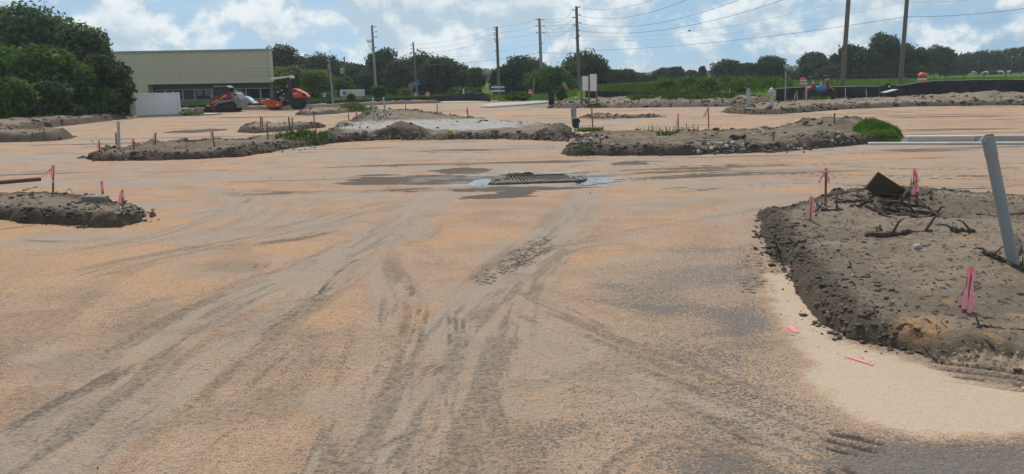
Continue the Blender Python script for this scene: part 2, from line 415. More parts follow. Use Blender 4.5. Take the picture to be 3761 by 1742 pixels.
    # smeared mud dragged along the wheel paths
    for k, (pp, w, am) in enumerate([
        ([(880, 1265), (1080, 1140), (1240, 1050), (1340, 975)], 0.13, 0.62), ([(560, 915), (850, 905), (1100, 875), (1280, 830)], 0.24, 0.55), ([(-60, 1660), (180, 1510), (420, 1385), (560, 1290)], 0.26, 0.55), ([(1440, 1440), (1580, 1360), (1720, 1285)], 0.16, 0.6),
        ([(1100, 1742), (1280, 1640), (1520, 1560), (1680, 1500)], 0.20, 0.5), ([(2350, 1490), (2700, 1600), (3020, 1700)], 0.10, 0.75), ([(1960, 1270), (2300, 1425), (2620, 1540), (2950, 1700)], 0.08, 0.7), ([(1840, 1010), (1960, 920), (2060, 850)], 0.20, 0.6), ([(1135, 1190), (1150, 1110), (1230, 1010), (1340, 930)], 0.035, 0.7),
        ([(700, 1742), (860, 1600), (1020, 1500), (1180, 1420)], 0.14, 0.5), ([(1010, 1290), (1180, 1345), (1340, 1375)], 0.03, 0.75), ([(250, 1190), (480, 1130), (700, 1060)], 0.16, 0.4), ([(1480, 1085), (1560, 1065), (1650, 1070)], 0.26, 0.6), ([(2080, 790), (2200, 700), (2300, 660)], 0.16, 0.4), ([(1560, 900), (1640, 820), (1700, 760)], 0.12, 0.4),
        ([(0, 880), (250, 890), (480, 860)], 0.18, 0.5), ([(620, 800), (860, 760), (930, 715)], 0.10, 0.45), ([(2150, 1640), (2400, 1700), (2600, 1780)], 0.12, 0.5)]):
        ln = smoothline([G0(px, py)[:2] for px, py in pp], 5); lx = [q[0] for q in ln]; ly = [q[1] for q in ln]
        m = (x > min(lx) - 1) & (x < max(lx) + 1) & (y > min(ly) - 1) & (y < max(ly) + 1); d, s, Lt = linedist(x[m], y[m], ln)
        e = np.abs(d + 0.5 * w * (fbm(s * 2.2, s * 0 + k, 3, 160 + k) - 0.5)); b = (1 - sstep(w * 0.35, w * 1.25, e)) * sstep(0, 0.5, s) * sstep(0, 0.5, Lt - s)
        b = b * sstep(0.34, 0.66, fbm(s * 1.4, d * 11 + k * 5, 5, 180 + k, 0.62)); dk[m] = np.maximum(dk[m], am * b); rl[m] += 0.012 * b * (fbm(s * 6, d * 12, 2, 190) - 0.3)
    # lugged tyre and crawler prints
    def print_patch(p0, p1, w, amp, period, seed, chev=0.0, lanes=0):
        ln = [G0(*p0)[:2], G0(*p1)[:2]]
        m = (np.abs(x - (ln[0][0] + ln[1][0]) / 2) < 4) & (np.abs(y - (ln[0][1] + ln[1][1]) / 2) < 4)
        d, s, Lt = linedist(x[m], y[m], ln)
        band = (1 - sstep(w * 0.75, w, np.abs(d) + 0.05 * (fbm(s * 4, d * 4, 2, seed) - .5))) * sstep(0.02, 0.2, s) * sstep(0.02, 0.25, Lt - s)
        if lanes: v = 0.5 + 0.5 * np.cos(d / w * math.pi * lanes)
        else: v = 0.5 + 0.5 * np.sin(2 * math.pi * (s + chev * np.abs(d)) / period)
        q = band * sstep(0.35, 0.75, v) * sstep(0.36, 0.56, fbm(s * 7, d * 12, 4, seed + 3, 0.6))
        dk[m] = np.maximum(dk[m], amp * q); rl[m] -= 0.02 * q
    print_patch((1490, 1290), (1550, 1110), 0.17, 0.48, 0.11, 5, 0, 4)
    print_patch((1684, 1280), (1670, 1110), 0.13, 0.52, 0.10, 6, 0, 4)
    print_patch((1740, 1050), (2010, 860), 0.16, 0.9, 0.12, 7, 0.5)
    print_patch((1860, 1010), (2040, 880), 0.12, 0.7, 0.12, 8, 0.5)
    print_patch((1120, 1120), (1170, 1080), 0.20, 0.5, 0.10, 9)
    print_patch((2960, 1590), (3320, 1685), 0.17, 1.0, 0.09, 12, 0, 3)
    print_patch((2990, 1690), (3150, 1800), 0.16, 1.0, 0.09, 13, 0, 3)
    print_patch((1440, 1075), (1610, 1060), 0.30, 0.55, 0.2, 14, 0.5)
    print_patch((2790, 1090), (2800, 890), 0.22, 0.9, 0.13, 15, 0.0)
    print_patch((2735, 1000), (2745, 890), 0.10, 0.5, 0.13, 16, 0.0)
    print_patch((880, 985), (1040, 975), 0.25, 0.5, 0.14, 17, 0)
    # four grooves below the right-hand island
    for k in range(4):
        ln = smoothline([G0(px, py + k * 22)[:2] for px, py in ((3330, 1318), (3480, 1335), (3620, 1352), (3800, 1378))], 4)
        m = (x > 1.4) & (x < 5) & (y < 9); d, s, Lt = linedist(x[m], y[m], ln)
        b = np.exp(-(d / 0.026) ** 2) * sstep(0, 0.3, s) * sstep(0.25, 0.5, fbm(s * 5, d * 0, 3, 130 + k))
        dk[m] = np.maximum(dk[m], 0.95 * b); rl[m] -= 0.02 * b
    # damp hollow around the inlet
    def blob(px, py, rx, ry, seed, lo=0.0, ang=0.0):
        c = G0(px, py); u, v = x - c[0], y - c[1]
        r = np.hypot(u / rx, v / ry) + 1.3 * (fbm(u * 0.9 + seed, v * 3.2, 6, seed, 0.62) - 0.5)
        return 1 - sstep(0.70, 0.92, r)
    for a in ((1640, 655, 2.9, 0.85, 210), (1900, 690, 1.6, 0.5, 211), (1500, 655, 1.6, 0.75, 201), (1620, 650, 1.0, 0.9, 202), (1700, 625, 0.9, 0.7, 203), (1840, 722, 0.85, 0.45, 204), (1900, 710, 0.5, 0.5, 205), (1480, 668, 1.3, 0.5, 209), (2310, 600, 0.6, 0.6, 206), (1380, 642, 0.7, 0.3, 207), (1510, 703, 0.2, 0.15, 208)):
        dk = np.maximum(dk, 0.95 * blob(*a))
    c = G0(1930, 650); r = np.hypot((x - c[0]) / 3.6, (y - c[1]) / 2.6)
    wt = np.maximum(wt, (1 - sstep(0.5, 1.1, r + 0.5 * (fbm(x * 1.2, y * 1.2, 4, 220) - 0.5))))
    tr = np.maximum(tr, wt * 0.75); rl -= 0.05 * np.exp(-r * r * 1.5)
    wt = np.maximum(wt * 0.55, 0.40 * blob(2480, 1000, 1.3, 1.6, 231)); wt = np.maximum(wt, 0.6 * blob(2360, 605, 1.2, 0.5, 233)); wt = np.maximum(wt, 0.5 * blob(3000, 670, 1.2, 0.7, 234))
    tr = np.maximum(tr, 0.55 * blob(2480, 1000, 1.2, 1.5, 235))
    # thin sand over the black base course on the near right
    gpoly = gp((2130, 980), (2500, 900), (2780, 900), (2850, 1060), (2900, 1240), (2990, 1400), (3140, 1550), (3400, 1585), (3900, 1600), (4100, 2300), (2500, 2300), (2400, 1700), (2550, 1500), (2300, 1300))
    gd = polydist(x, y, gpoly)
    gr = sstep(-0.5, 0.45, gd + 0.5 * (fbm(x * 1.3, y * 1.3, 4, 240) - 0.5)) * (0.52 + 0.22 * sstep(0.3, 0.7, fbm(x * 0.9, y * 1.1, 4, 241)))
    gr = np.maximum(gr, 0.82 * sstep(-0.3, 0.35, polydist(x, y, gp((2950, 1585), (3250, 1590), (3900, 1605), (4000, 2200), (3000, 2200)))))
    gr = np.maximum(gr, 0.50 * (1 - sstep(4.5, 14, y)) * (0.45 + 0.55 * sstep(0.30, 0.66, fbm(x * 0.9, y * 0.9, 5, 242))) + 0.08)
    brz = sstep(-0.3, 0.35, polydist(x, y, gp((2950, 1585), (3250, 1590), (3900, 1605), (4000, 2200), (3000, 2200))))
    gz_ = sstep(-0.4, 0.5, gd)
    gr = gr * (1 - (0.72 - 0.35 * gz_) * np.clip(tr, 0, 1) * (1 - brz)); tr *= (1 - 0.8 * brz) * (1 - 0.3 * gz_)
    cpoly = gp((2815, 1010), (2900, 1010), (2960, 1090), (3070, 1240), (3230, 1285), (3420, 1350), (3600, 1400), (3900, 1450), (3900, 1600), (3400, 1578), (3150, 1545), (3000, 1400), (2905, 1240), (2850, 1110))
    cd = polydist(x, y, cpoly)
    cr = sstep(-0.16, 0.12, cd + 0.42 * (fbm(x * 2.4, y * 2.4, 6, 250, 0.62) - 0.5))
    gr *= (1 - cr); dk *= (1 - 0.55 * cr); tr *= (1 - cr); orr *= (1 - cr); wt *= (1 - cr)
    for a in ((1290, 1450, 0.22, 0.2, 261), (2000, 715, 0.4, 0.2, 262), (1200, 1180, 0.35, 0.5, 263), (1680, 870, 1.0, 0.8, 264), (1200, 900, 1.2, 0.8, 265), (1500, 800, 1.2, 0.9, 266), (2300, 960, 0.8, 0.9, 267), (1150, 640, 3, 1.2, 268)):
        orr = np.maximum(orr, blob(*a)) * (1 - cr)
    orr *= (1 - 0.8 * np.clip(tr, 0, 1))
    rl += 0.010 * (fbm(x * 2.2, y * 2.2, 4, 270) - 0.5) + 0.006 * (fbm(x * 9, y * 9, 3, 271) - 0.5) * (y < 20)
    rl *= (1 - 0.85 * cr * (cd > 0.05))
    track[near] = tr; dark[near] = dk; grav[near] = gr; cream[near] = cr; orange[near] = orr; wet[near] = wt; rel[near] = rl
    # growing land outside the lot
    lot = [G0(-900, 470)[:2], A(60, 440, 52)[:2], A(470, 405, 60)[:2], A(690, 400, 68)[:2], A(1130, 380, 75)[:2], A(1400, 370, 80)[:2], A(1620, 368, 82)[:2], A(1800, 366, 82)[:2], A(2000, 362, 74)[:2]] + \
          [A(px, 350, Y + 0.5)[:2] for px, Y in FENCE_Y[1:]] + [np.array([160., 60]), np.array([160., -40]), np.array([-160., -40])]
    ld = polydist(X, Y, lot)
    grass = sstep(0.2, -0.8, ld + 0.8 * (fbm(X * 0.4, Y * 0.4, 3, 280) - 0.5))
    # bare mineral bank in front of the right fence
    bank = sstep(-0.6, 0.8, Y - np.interp(X, _bx, _by) + 1.0 * (fbm(X * 0.6, Y * 0.5, 3, 283) - .5)) * sstep(_bx[0] - 3, _bx[0], X) * (1 - grass)
    Z = Z + rel
    V = np.stack([X, Y, Z], 1)
    nr, nc = YY.shape; i = np.arange(nr - 1)[:, None] * nc + np.arange(nc - 1)[None]
    F = np.stack([i, i + 1, i + nc + 1, i + nc], -1).reshape(-1, 4)
    me = npmesh('ground', V, F, True)
    cattr(me, 'mask_a', np.stack([track, dark, grav, cream], 1)); cattr(me, 'mask_b', np.stack([orange, wet, grass, bank], 1))
    t = NT('graded_sand'); a = t.attr('mask_a'); b = t.attr('mask_b')
    fine = t.noise(80, 2, 0.6); grit = t.noise(44, 3, 0.65); mid = t.noise(15, 5, 0.65); big = t.noise(1.3, 5, 0.6); pix = t.noise(27, 4, 0.72)
    jit = t.m2('SUBTRACT', t.m2('ADD', t.m2('MULTIPLY', pix, 0.65), t.m2('MULTIPLY', mid, 0.35)), 0.5)
    def brk(f, a_, b_, k=1.5): return t.rng(t.m2('ADD', f, t.m2('MULTIPLY', jit, k)), a_, b_)       # mask broken up into grains
    sand = t.mix(t.rng(big, 0.3, 0.7), (0.36, 0.222, 0.145), (0.455, 0.298, 0.200))
    sand = t.mix(t.m2('MULTIPLY', brk(b[0], 0.2, 0.85), 0.75), sand, (0.52, 0.295, 0.155))
    sand = t.mix(t.m2('MULTIPLY', brk(a[0], 0.15, 0.80, 1.1), 0.88), sand, t.mix(mid, (0.28, 0.226, 0.184), (0.395, 0.327, 0.27)))
    sand = t.mix(brk(a[3], 0.4, 0.65), sand, t.mix(mid, (0.38, 0.285, 0.205), (0.51, 0.395, 0.295)))
    soft = t.m2('SUBTRACT', 1.0, t.m2('MULTIPLY', a[3], 0.75))
    # dark grains and pale shell bits
    sand = t.mix(t.m2('MULTIPLY', t.m2('MULTIPLY', t.rng(grit, 0.51, 0.61), t.rng(mid, 0.30, 0.62, 0.35, 0.95)), t.m2('MULTIPLY', soft, t.m2('SUBTRACT', 1.0, t.m2('MULTIPLY', t.rng(a[0], 0.1, 0.8), 0.6)))), sand, (0.135, 0.098, 0.074))
    sand = t.mix(t.m2('MULTIPLY', t.rng(fine, 0.56, 0.70), 0.55), sand, (0.60, 0.48, 0.36))
    # black base course showing between the grains
    g = t.m2('ADD', a[2], t.m2('MULTIPLY', t.m2('SUBTRACT', mid, 0.5), 0.5))
    thr = t.m2('SUBTRACT', g, t.rng(grit, 0.28, 0.72, 0, 1, False))
    asph = t.mix(t.noise(75, 2), (0.070, 0.066, 0.070), (0.20, 0.185, 0.18))
    sand = t.mix(t.rng(thr, -0.06, 0.06, 0, 0.92), t.mix(t.m2('MULTIPLY', a[2], 0.6), sand, (0.58, 0.385, 0.225)), asph)
    sand = t.mix(t.m2('MULTIPLY', brk(b[1], 0.25, 0.8, 0.8), 0.55), sand, t.mix(mid, (0.17, 0.148, 0.138), (0.25, 0.23, 0.225)))
    sand = t.mix(t.m2('MULTIPLY', t.rng(a[1], 0.04, 0.75), 0.62), sand, t.mix(mid, (0.17, 0.128, 0.094), (0.30, 0.228, 0.165)))
    dkm = t.m2('MULTIPLY', brk(a[1], 0.30, 0.72, 1.3), 0.88)
    sand = t.mix(dkm, sand, t.mix(mid, (0.050, 0.040, 0.033), (0.115, 0.092, 0.074)))
    soil = t.mix(t.noise(3, 6, 0.65), (0.13, 0.105, 0.082), (0.30, 0.25, 0.20))
    sand = t.mix(b[3], sand, soil)
    gmix = t.mix(t.noise(0.22, 6, 0.6), (0.050, 0.105, 0.018), (0.105, 0.165, 0.032)); gmix = t.mix(t.m2('MULTIPLY', t.rng(t.noise(1.6, 5, 0.7), 0.4, 0.75), 0.4), gmix, (0.12, 0.13, 0.04))
    sand = t.mix(b[2], sand, gmix)
    t.col(sand)
    wetm = t.m2('MULTIPLY', t.rng(b[1], 0.15, 0.8), t.rng(t.noise(2.2, 4, 0.6), 0.35, 0.6))
    t.rough(t.rng(wetm, 0, 1, 0.95, 0.32)); t.l(t.m2('MULTIPLY', t.m2('SUBTRACT', 1.0, b[2]), 0.22), t.b.inputs['Specular IOR Level'])
    hgt = t.m2('MULTIPLY', t.m2('SUBTRACT', 1.0, t.m2('MULTIPLY', a[3], 0.8)), t.m2('ADD', t.m2('ADD', pix, t.m2('MULTIPLY', grit, 0.8)), t.m2('MULTIPLY', mid, 1.2)))
    t.bump(hgt, 0.8, 0.03)
    me.materials.append(t.m)
    o = link('ground', me); tag(o, 'peach coloured graded sand lot with grey wheel tracks and green land beyond', None, kind='structure')
build_ground()
# ------------------------------------------------------------------ raised planting islands and heaps of soil left on the lot
def soil_material():
    t = NT('topsoil'); a = t.attr('soil')
    n1 = t.noise(4.5, 7, 0.68); n2 = t.noise(26, 5, 0.7); n3 = t.noise(90, 3, 0.7)
    dark = t.mix(n1, (0.050, 0.038, 0.029), (0.140, 0.106, 0.080))
    crust = t.mix(n1, (0.19, 0.147, 0.107), (0.33, 0.262, 0.192))
    c = t.mix(a[0], dark, crust)
    c = t.mix(t.m2('MULTIPLY', t.rng(n2, 0.42, 0.72), 0.55), c, (0.095, 0.078, 0.062))
    c = t.mix(t.m2('MULTIPLY', t.rng(n3, 0.58, 0.72), 0.5), c, (0.36, 0.31, 0.25))
    c = t.mix(a[1], c, t.mix(n2, (0.27, 0.25, 0.23), (0.47, 0.44, 0.41)))
    c = t.mix(t.m2('MULTIPLY', a[2], t.rng(n2, 0.3, 0.6)), c, t.mix(n3, (0.30, 0.16, 0.06), (0.50, 0.31, 0.16)))
    c = t.mix(t.rng(t.m2('ADD', a[3], t.m2('MULTIPLY', t.m2('SUBTRACT', n2, 0.5), 1.2)), 0.35, 0.65), c, t.mix(n3, (0.36, 0.26, 0.17), (0.54, 0.41, 0.28)))
    t.col(c); t.rough(0.95); t.b.inputs['Specular IOR Level'].default_value = 0.15
    t.bump(t.m2('ADD', t.m2('MULTIPLY', n2, 1.0), t.m2('MULTIPLY', n3, 0.5)), 0.9, 0.03)
    return t.m
SOIL = soil_material()
MATS['stone'] = pm('stone', (0.27, 0.235, 0.20), 0.35, 9, 0.95, bump=0.5)
MATS['clod'] = pm('clod', (0.105, 0.085, 0.068), 0.5, 14, 0.97, bump=0.6)
MATS['palestone'] = pm('pale_stone', (0.46, 0.43, 0.39), 0.25, 9, 0.9, bump=0.4)
MATS['bark'] = pm('bark', (0.075, 0.055, 0.042), 0.45, 9, 0.95, bump=0.8, bscale=30)
MATS['drywood'] = pm('dry_wood', (0.24, 0.185, 0.135), 0.35, 9, 0.9, bump=0.5)

_ico = bmesh.new(); bmesh.ops.create_icosphere(_ico, subdivisions=1, radius=1.0); _ico.verts.index_update()
ICO_V = np.array([v.co[:] for v in _ico.verts]); ICO_F = np.array([[v.index for v in f.verts] for f in _ico.faces]); _ico.free()
_ico = bmesh.new(); bmesh.ops.create_icosphere(_ico, subdivisions=2, radius=1.0); _ico.verts.index_update()
IC2_V = np.array([v.co[:] for v in _ico.verts]); IC2_F = np.array([[v.index for v in f.verts] for f in _ico.faces]); _ico.free()
def scatter_rocks(name, P, S, mat, parent, seed=1, flat=0.5, kind='stuff'):
    """many small angular lumps as one mesh"""
    r = np.random.RandomState(seed); n = len(P); k = len(ICO_V)
    V = np.repeat(ICO_V[None], n, 0) * (0.62 + 0.76 * r.rand(n, k, 1))
    V *= (np.stack([0.7 + 0.7 * r.rand(n), 0.7 + 0.7 * r.rand(n), flat * (0.7 + 0.6 * r.rand(n))], 1) * np.asarray(S)[:, None])[:, None]
    a = r.rand(n) * 6.283; ca, sa = np.cos(a)[:, None], np.sin(a)[:, None]
    V = np.stack([V[..., 0] * ca - V[..., 1] * sa, V[..., 0] * sa + V[..., 1] * ca, V[..., 2]], -1) + np.asarray(P)[:, None]
    F = (ICO_F[None] + (np.arange(n) * k)[:, None, None]).reshape(-1, 3)
    o = link(name, npmesh(name, V.reshape(-1, 3), F), mat, parent)
    if kind: o['kind'] = kind
    return o
ROCK_ME = []
for i in range(7):
    r = np.random.RandomState(40 + i); V = IC2_V * (0.75 + 0.5 * fbm(IC2_V[:, 0] * 1.7 + 5 * i, IC2_V[:, 1] * 1.7 + IC2_V[:, 2] * 2.3, 2, 60 + i)[:, None]) * np.array([1, 0.8, 0.62])
    # a few flat broken faces
    for q in range(5):
        nrm = r.randn(3); nrm /= np.linalg.norm(nrm); dd = V @ nrm; lim = 0.55; V = V - np.maximum(dd - lim, 0)[:, None] * nrm
    ROCK_ME.append(npmesh('stone', V, IC2_F))
def stone(parent, p, s, rng, mat):
    me = ROCK_ME[rng.randrange(7)]
    key = me.name + mat.name
    if key not in MATS:
        m2 = me.copy(); m2.materials.append(mat); MATS[key] = m2
    o = link('stone', MATS[key], None, parent, p, (rng.random() * 0.8, rng.random() * 0.8, rng.random() * 6.28))
    o.scale = (s * (0.8 + 0.5 * rng.random()), s * (0.8 + 0.4 * rng.random()), s * (0.8 + 0.4 * rng.random())); return o

BUMPK = 0.78
def island(name, outline, H, edge, res, amp, label, bumps=(), crust=0.3, white=None, rag=0.25, seed=0, world=False, orange=None, low=1.0, clods=0, clodsize=(0.02, 0.06), base=True, dents=(), bk=None, soft=None, er=None, bz=0.0):
    poly = [np.array(p[:2]) for p in outline] if world else [G0(p[0], p[1], H if (bk and bk[0] <= i <= bk[1]) else 0.0)[:2] for i, p in enumerate(outline)]
    BW = [(G0(bx, by, bz), r_, h_ * BUMPK) for bx, by, r_, h_ in bumps]
    DW = [(G0(bx, by), r_, h_) for bx, by, r_, h_ in dents]
    def hfun(X, Y):
        d = polydist(X, Y, poly) + rag * (fbm(X * 1.6, Y * 1.6, 4, 300 + seed) - 0.5)
        edg = edge if soft is None else edge + (soft[0] - edge) * (1 - sstep(soft[1], soft[2], Y))
        u = np.clip(d / edg, 0, 1); prof = np.minimum(1, 1.12 * (1 - (1 - u) ** 3))
        if soft is not None: sw = 1 - sstep(soft[1], soft[2], Y); prof = prof * (1 - sw) + sw * u ** 1.5
        top = H * prof * (0.8 + 0.4 * fbm(X * 0.7, Y * 0.7, 3, 310 + seed))
        lump = fbm(X * 2.3, Y * 2.3, 5, 320 + seed, 0.58) - 0.5
        top = top + amp * lump * np.clip(d / (edge * 0.5), 0, 1)
        top = top + amp * 0.55 * (fbm(X * 9, Y * 9, 3, 325 + seed) - 0.5) * np.exp(-np.maximum(d, 0) / (edge * 1.3)) * np.clip(d / (edge * 0.25), 0, 1)
        if er: top = top + er * (0.65 * (fbm(X * 6, Y * 6, 3, 326 + seed) - 0.5) + 0.5 * (fbm(X * 17, Y * 17, 2, 327 + seed) - 0.5)) * np.exp(-np.maximum(d, 0) / (edge * 1.4)) * np.clip(d / (edge * 0.3), 0, 1)
        for c, r_, h_ in BW:
            q = np.hypot(X - c[0], Y - c[1]) / r_ * (0.8 + 0.4 * fbm(X * 3 / max(r_, .3), Y * 3 / max(r_, .3), 3, 330 + seed))
            top = top + h_ * np.clip(1 - q, 0, 1) ** 1.25 * np.clip(d / (edge * 0.3), 0, 1)
        for c, r_, h_ in DW:
            q = np.hypot(X - c[0], Y - c[1]) / r_; top = top - h_ * np.exp(-q * q * 2)
        return np.where(d > 0, terrain(X, Y) + np.maximum(top, 0.012), -1.0)
    xs = [p[0] for p in poly]; ys = [p[1] for p in poly]; m = 0.5
    bb = (min(xs) - m, min(ys) - m, max(xs) + m, max(ys) + m)
    gx = np.arange(bb[0], bb[2], res); gy = np.arange(bb[1], bb[3], res)
    YY, XX = np.meshgrid(gy, gx, indexing='ij'); X, Y = XX.ravel(), YY.ravel()
    Z = hfun(X, Y); ins = Z > -0.5
    d = polydist(X, Y, poly)
    Z = np.where(ins, Z, terrain(X, Y) - 0.06)
    nr, nc = YY.shape; i = np.arange(nr - 1)[:, None] * nc + np.arange(nc - 1)[None]
    F = np.stack([i, i + 1, i + nc + 1, i + nc], -1).reshape(-1, 4)
    F = F[ins[F].any(1)]
    used = np.zeros(len(X), bool); used[F.ravel()] = True; idx = np.cumsum(used) - 1
    me = npmesh(name, np.stack([X, Y, Z], 1)[used], idx[F], True)
    at = np.zeros((len(X), 4))
    at[:, 0] = sstep(crust * 0.5, crust * 1.4, d + 0.9 * crust * (fbm(X * 3, Y * 3, 5, 350 + seed, 0.6) - 0.5)) * (0.55 + 0.45 * sstep(0.38, 0.55, fbm(X * 1.1, Y * 1.1, 4, 360 + seed))) * low
    if white:
        for px, py, rx, ry in white:
            c = G0(px, py); at[:, 1] = np.maximum(at[:, 1], 1 - sstep(0.6, 1.1, np.hypot((X - c[0]) / rx, (Y - c[1]) / ry) + 0.8 * (fbm(X * 0.9, Y * 0.9, 4, 370 + seed) - 0.5)))
    if orange:
        for px, py, r_ in orange:
            c = G(px, py) if world == 2 else G0(px, py); at[:, 2] = np.maximum(at[:, 2], 1 - sstep(0.4, 1.1, np.hypot(X - c[0], Y - c[1]) / r_ + 0.7 * (fbm(X * 6, Y * 6, 3, 380 + seed) - 0.5)))
    if soft is not None: at[:, 3] = (1 - sstep(soft[1], soft[2], Y)) * (1 - sstep(0.15, 0.75, d + 0.5 * (fbm(X * 1.5, Y * 1.5, 5, 355, 0.6) - 0.5)))
    cattr(me, 'soil', at[used])
    me.materials.append(SOIL); o = link(name, me); tag(o, label, None, kind='structure')
    ISL.append((bb[0], bb[1], res, np.where(ins, Z, -0.06).reshape(YY.shape)))
    if clods:
        r = np.random.RandomState(500 + seed); P = []; S = []; tries = 0
        k = clods * 14; cx = bb[0] + r.rand(k) * (bb[2] - bb[0]); cy = bb[1] + r.rand(k) * (bb[3] - bb[1])
        dd = polydist(cx, cy, poly); pr = np.where(dd < 0, np.exp(-(dd / 0.10) ** 2) * 0.5, np.exp(-dd / (edge * 1.0)) + 0.018)
        pr *= sstep(0.35, 0.6, fbm(cx * 1.5, cy * 1.5, 3, 390 + seed)) + 0.1
        keep = r.rand(k) < pr; cx, cy = cx[keep][:clods], cy[keep][:clods]
        zz = hfun(cx, cy); zz = np.where(zz < -0.5, terrain(cx, cy), zz)
        s = clodsize[0] + (clodsize[1] - clodsize[0]) * r.rand(len(cx)) ** 5
        scatter_rocks('loose_clods', np.stack([cx, cy, zz + s * 0.25], 1), s, MATS['clod'], o, 600 + seed)
    return o, hfun, poly
I1, h1, p1 = island('dirt_island', [(-400, 700), (0, 703), (231, 704), (385, 730), (500, 745), (545, 770), (563, 795), (540, 815), (450, 832), (347, 838), (200, 822), (0, 808), (-400, 790)], 0.20, 0.26, 0.035, 0.10,
    'dark soil island with shell rock and concrete block at left edge', bz=0.12, bk=(0, 5), bumps=[(340, 745, 0.5, 0.10), (460, 790, 0.4, 0.06)], crust=0.35, low=0.8, rag=0.4, seed=1, er=0.16, clods=2200, clodsize=(0.008, 0.05))
I2, h2, p2 = island('dirt_island', [(293, 580), (340, 592), (430, 593), (600, 590), (760, 584), (870, 578), (985, 562), (1060, 547), (1150, 537), (1250, 524), (1290, 500), (1200, 486), (1100, 490), (1060, 496), (960, 506), (800, 511), (650, 517), (540, 524), (420, 540), (340, 560)], 0.20, 0.42, 0.06, 0.28,
    'long low soil island crossing the lot at left centre with pink flagged stakes', bk=(10, 19), bumps=[(565, 560, 0.55, 0.28), (380, 575, 0.8, 0.10), (1110, 530, 0.8, 0.25), (1000, 530, 0.8, 0.12)], crust=0.5, low=0.75, rag=0.55, seed=2, er=0.16, clods=1600, clodsize=(0.015, 0.08), white=[(700, 530, 2.5, .6)])
I3, h3, p3 = island('dirt_island', [(1225, 524), (1320, 519), (1420, 514), (1580, 513), (1700, 511), (1850, 510), (1960, 514), (2080, 520), (2110, 500), (2090, 470), (1960, 452), (1800, 436), (1650, 420), (1560, 408), (1440, 402), (1340, 404), (1320, 425), (1240, 455), (1190, 478), (1170, 500)], 0.16, 0.6, 0.09, 0.26,
    'broad soil island with pale concrete washout in the middle of the lot', bk=(10, 19), bumps=[(1475, 508, 1.5, 0.62), (1330, 518, 1.4, 0.22), (1240, 505, 1.2, 0.16), (1700, 512, 1.0, 0.15), (1800, 512, 0.9, 0.14), (2060, 508, 0.9, 0.30), (2000, 512, 0.8, 0.2), (1350, 440, 1.6, 0.35), (1570, 412, 1.3, 0.35), (1440, 418, 2.5, 0.15), (1280, 470, 1.3, 0.2)], crust=0.8, white=[(1600, 470, 5.5, 5.0), (1780, 468, 3.5, 2.5), (1330, 484, 1.6, 1.5), (1680, 485, 3, 2)], low=0.8, rag=0.7, seed=3, er=0.14, clods=1500, clodsize=(0.02, 0.10))
I4, h4, p4 = island('dirt_island', [(2062, 566), (2110, 571), (2250, 571), (2500, 570), (2700, 563), (2900, 556), (3060, 540), (3180, 530), (3300, 520), (3310, 500), (3220, 475), (3080, 462), (2900, 468), (2750, 474), (2620, 477), (2500, 482), (2350, 482), (2200, 486), (2120, 492), (2100, 520)], 0.22, 0.40, 0.06, 0.26,
    'long rubble strewn soil island at right centre with grass at its right end', bk=(10, 19), bumps=[(3060, 500, 2.2, 0.50), (2950, 490, 1.4, 0.30), (2680, 485, 1.3, 0.28), (2760, 482, 1.0, 0.25), (3150, 490, 1.6, 0.42), (2350, 484, 0.9, 0.16), (2180, 545, 0.8, 0.10), (3000, 530, 1.0, 0.2), (3200, 505, 1.2, .2)], crust=0.7, low=0.75, rag=0.5, seed=4, er=0.16, clods=1800, clodsize=(0.015, 0.09), white=[(3030, 478, 1.2, 1.0)])
I5, h5, p5 = island('dirt_island', [(2790, 790), (2830, 768), (2920, 748), (3050, 722), (3180, 700), (3300, 690), (3500, 705), (3800, 715), (4300, 740), (4500, 1500), (3900, 1400), (3640, 1362), (3440, 1335), (3330, 1296), (3180, 1262), (3085, 1250), (2990, 1140), (2905, 1025), (2835, 920), (2800, 850)], 0.155, 0.24, 0.026, 0.11,
    'near soil island heaped with black branches and a leaning grey pipe', bz=0.15, bk=(1, 8), bumps=[(3250, 740, 1.7, 0.26), (3180, 760, 1.2, 0.12), (3330, 770, 1.2, 0.14), (2950, 800, 0.5, 0.12), (3480, 705, 0.5, 0.10), (3650, 930, 1.0, 0.12), (3420, 840, 1.0, 0.07), (3640, 1060, 0.5, 0.06), (3620, 1230, 0.5, 0.05), (3300, 880, .6, .08)], crust=0.34, seed=5, clods=7000, clodsize=(0.004, 0.036), rag=0.24, er=0.16, soft=(1.3, 5.4, 6.9), dents=[(3180, 890, 0.7, 0.06), (3300, 930, 0.4, 0.10), (3100, 860, 0.4, 0.05)],
    orange=[(3340, 1235, 0.10), (3410, 1245, 0.09), (3470, 1178, 0.10), (3585, 1228, 0.06), (3730, 1230, 0.10), (3640, 1310, 0.08), (3560, 930, 0.22), (3380, 1260, 0.25)])
I6, h6, p6 = island('dirt_island', [(-500, 540), (0, 524), (110, 522), (200, 518), (265, 510), (270, 503), (200, 497), (100, 498), (60, 490), (120, 478), (260, 462), (420, 442), (470, 434), (330, 440), (150, 452), (0, 466), (-500, 500)], 0.32, 0.7, 0.13, 0.22,
    'grey soil heap at the far left below the dark trees', [(170, 510, 1.0, 0.2), (20, 515, 1.5, 0.2), (60, 470, 2.5, 0.3), (180, 455, 2.0, 0.2)], 0.6, seed=6, clods=350, clodsize=(0.04, 0.13))
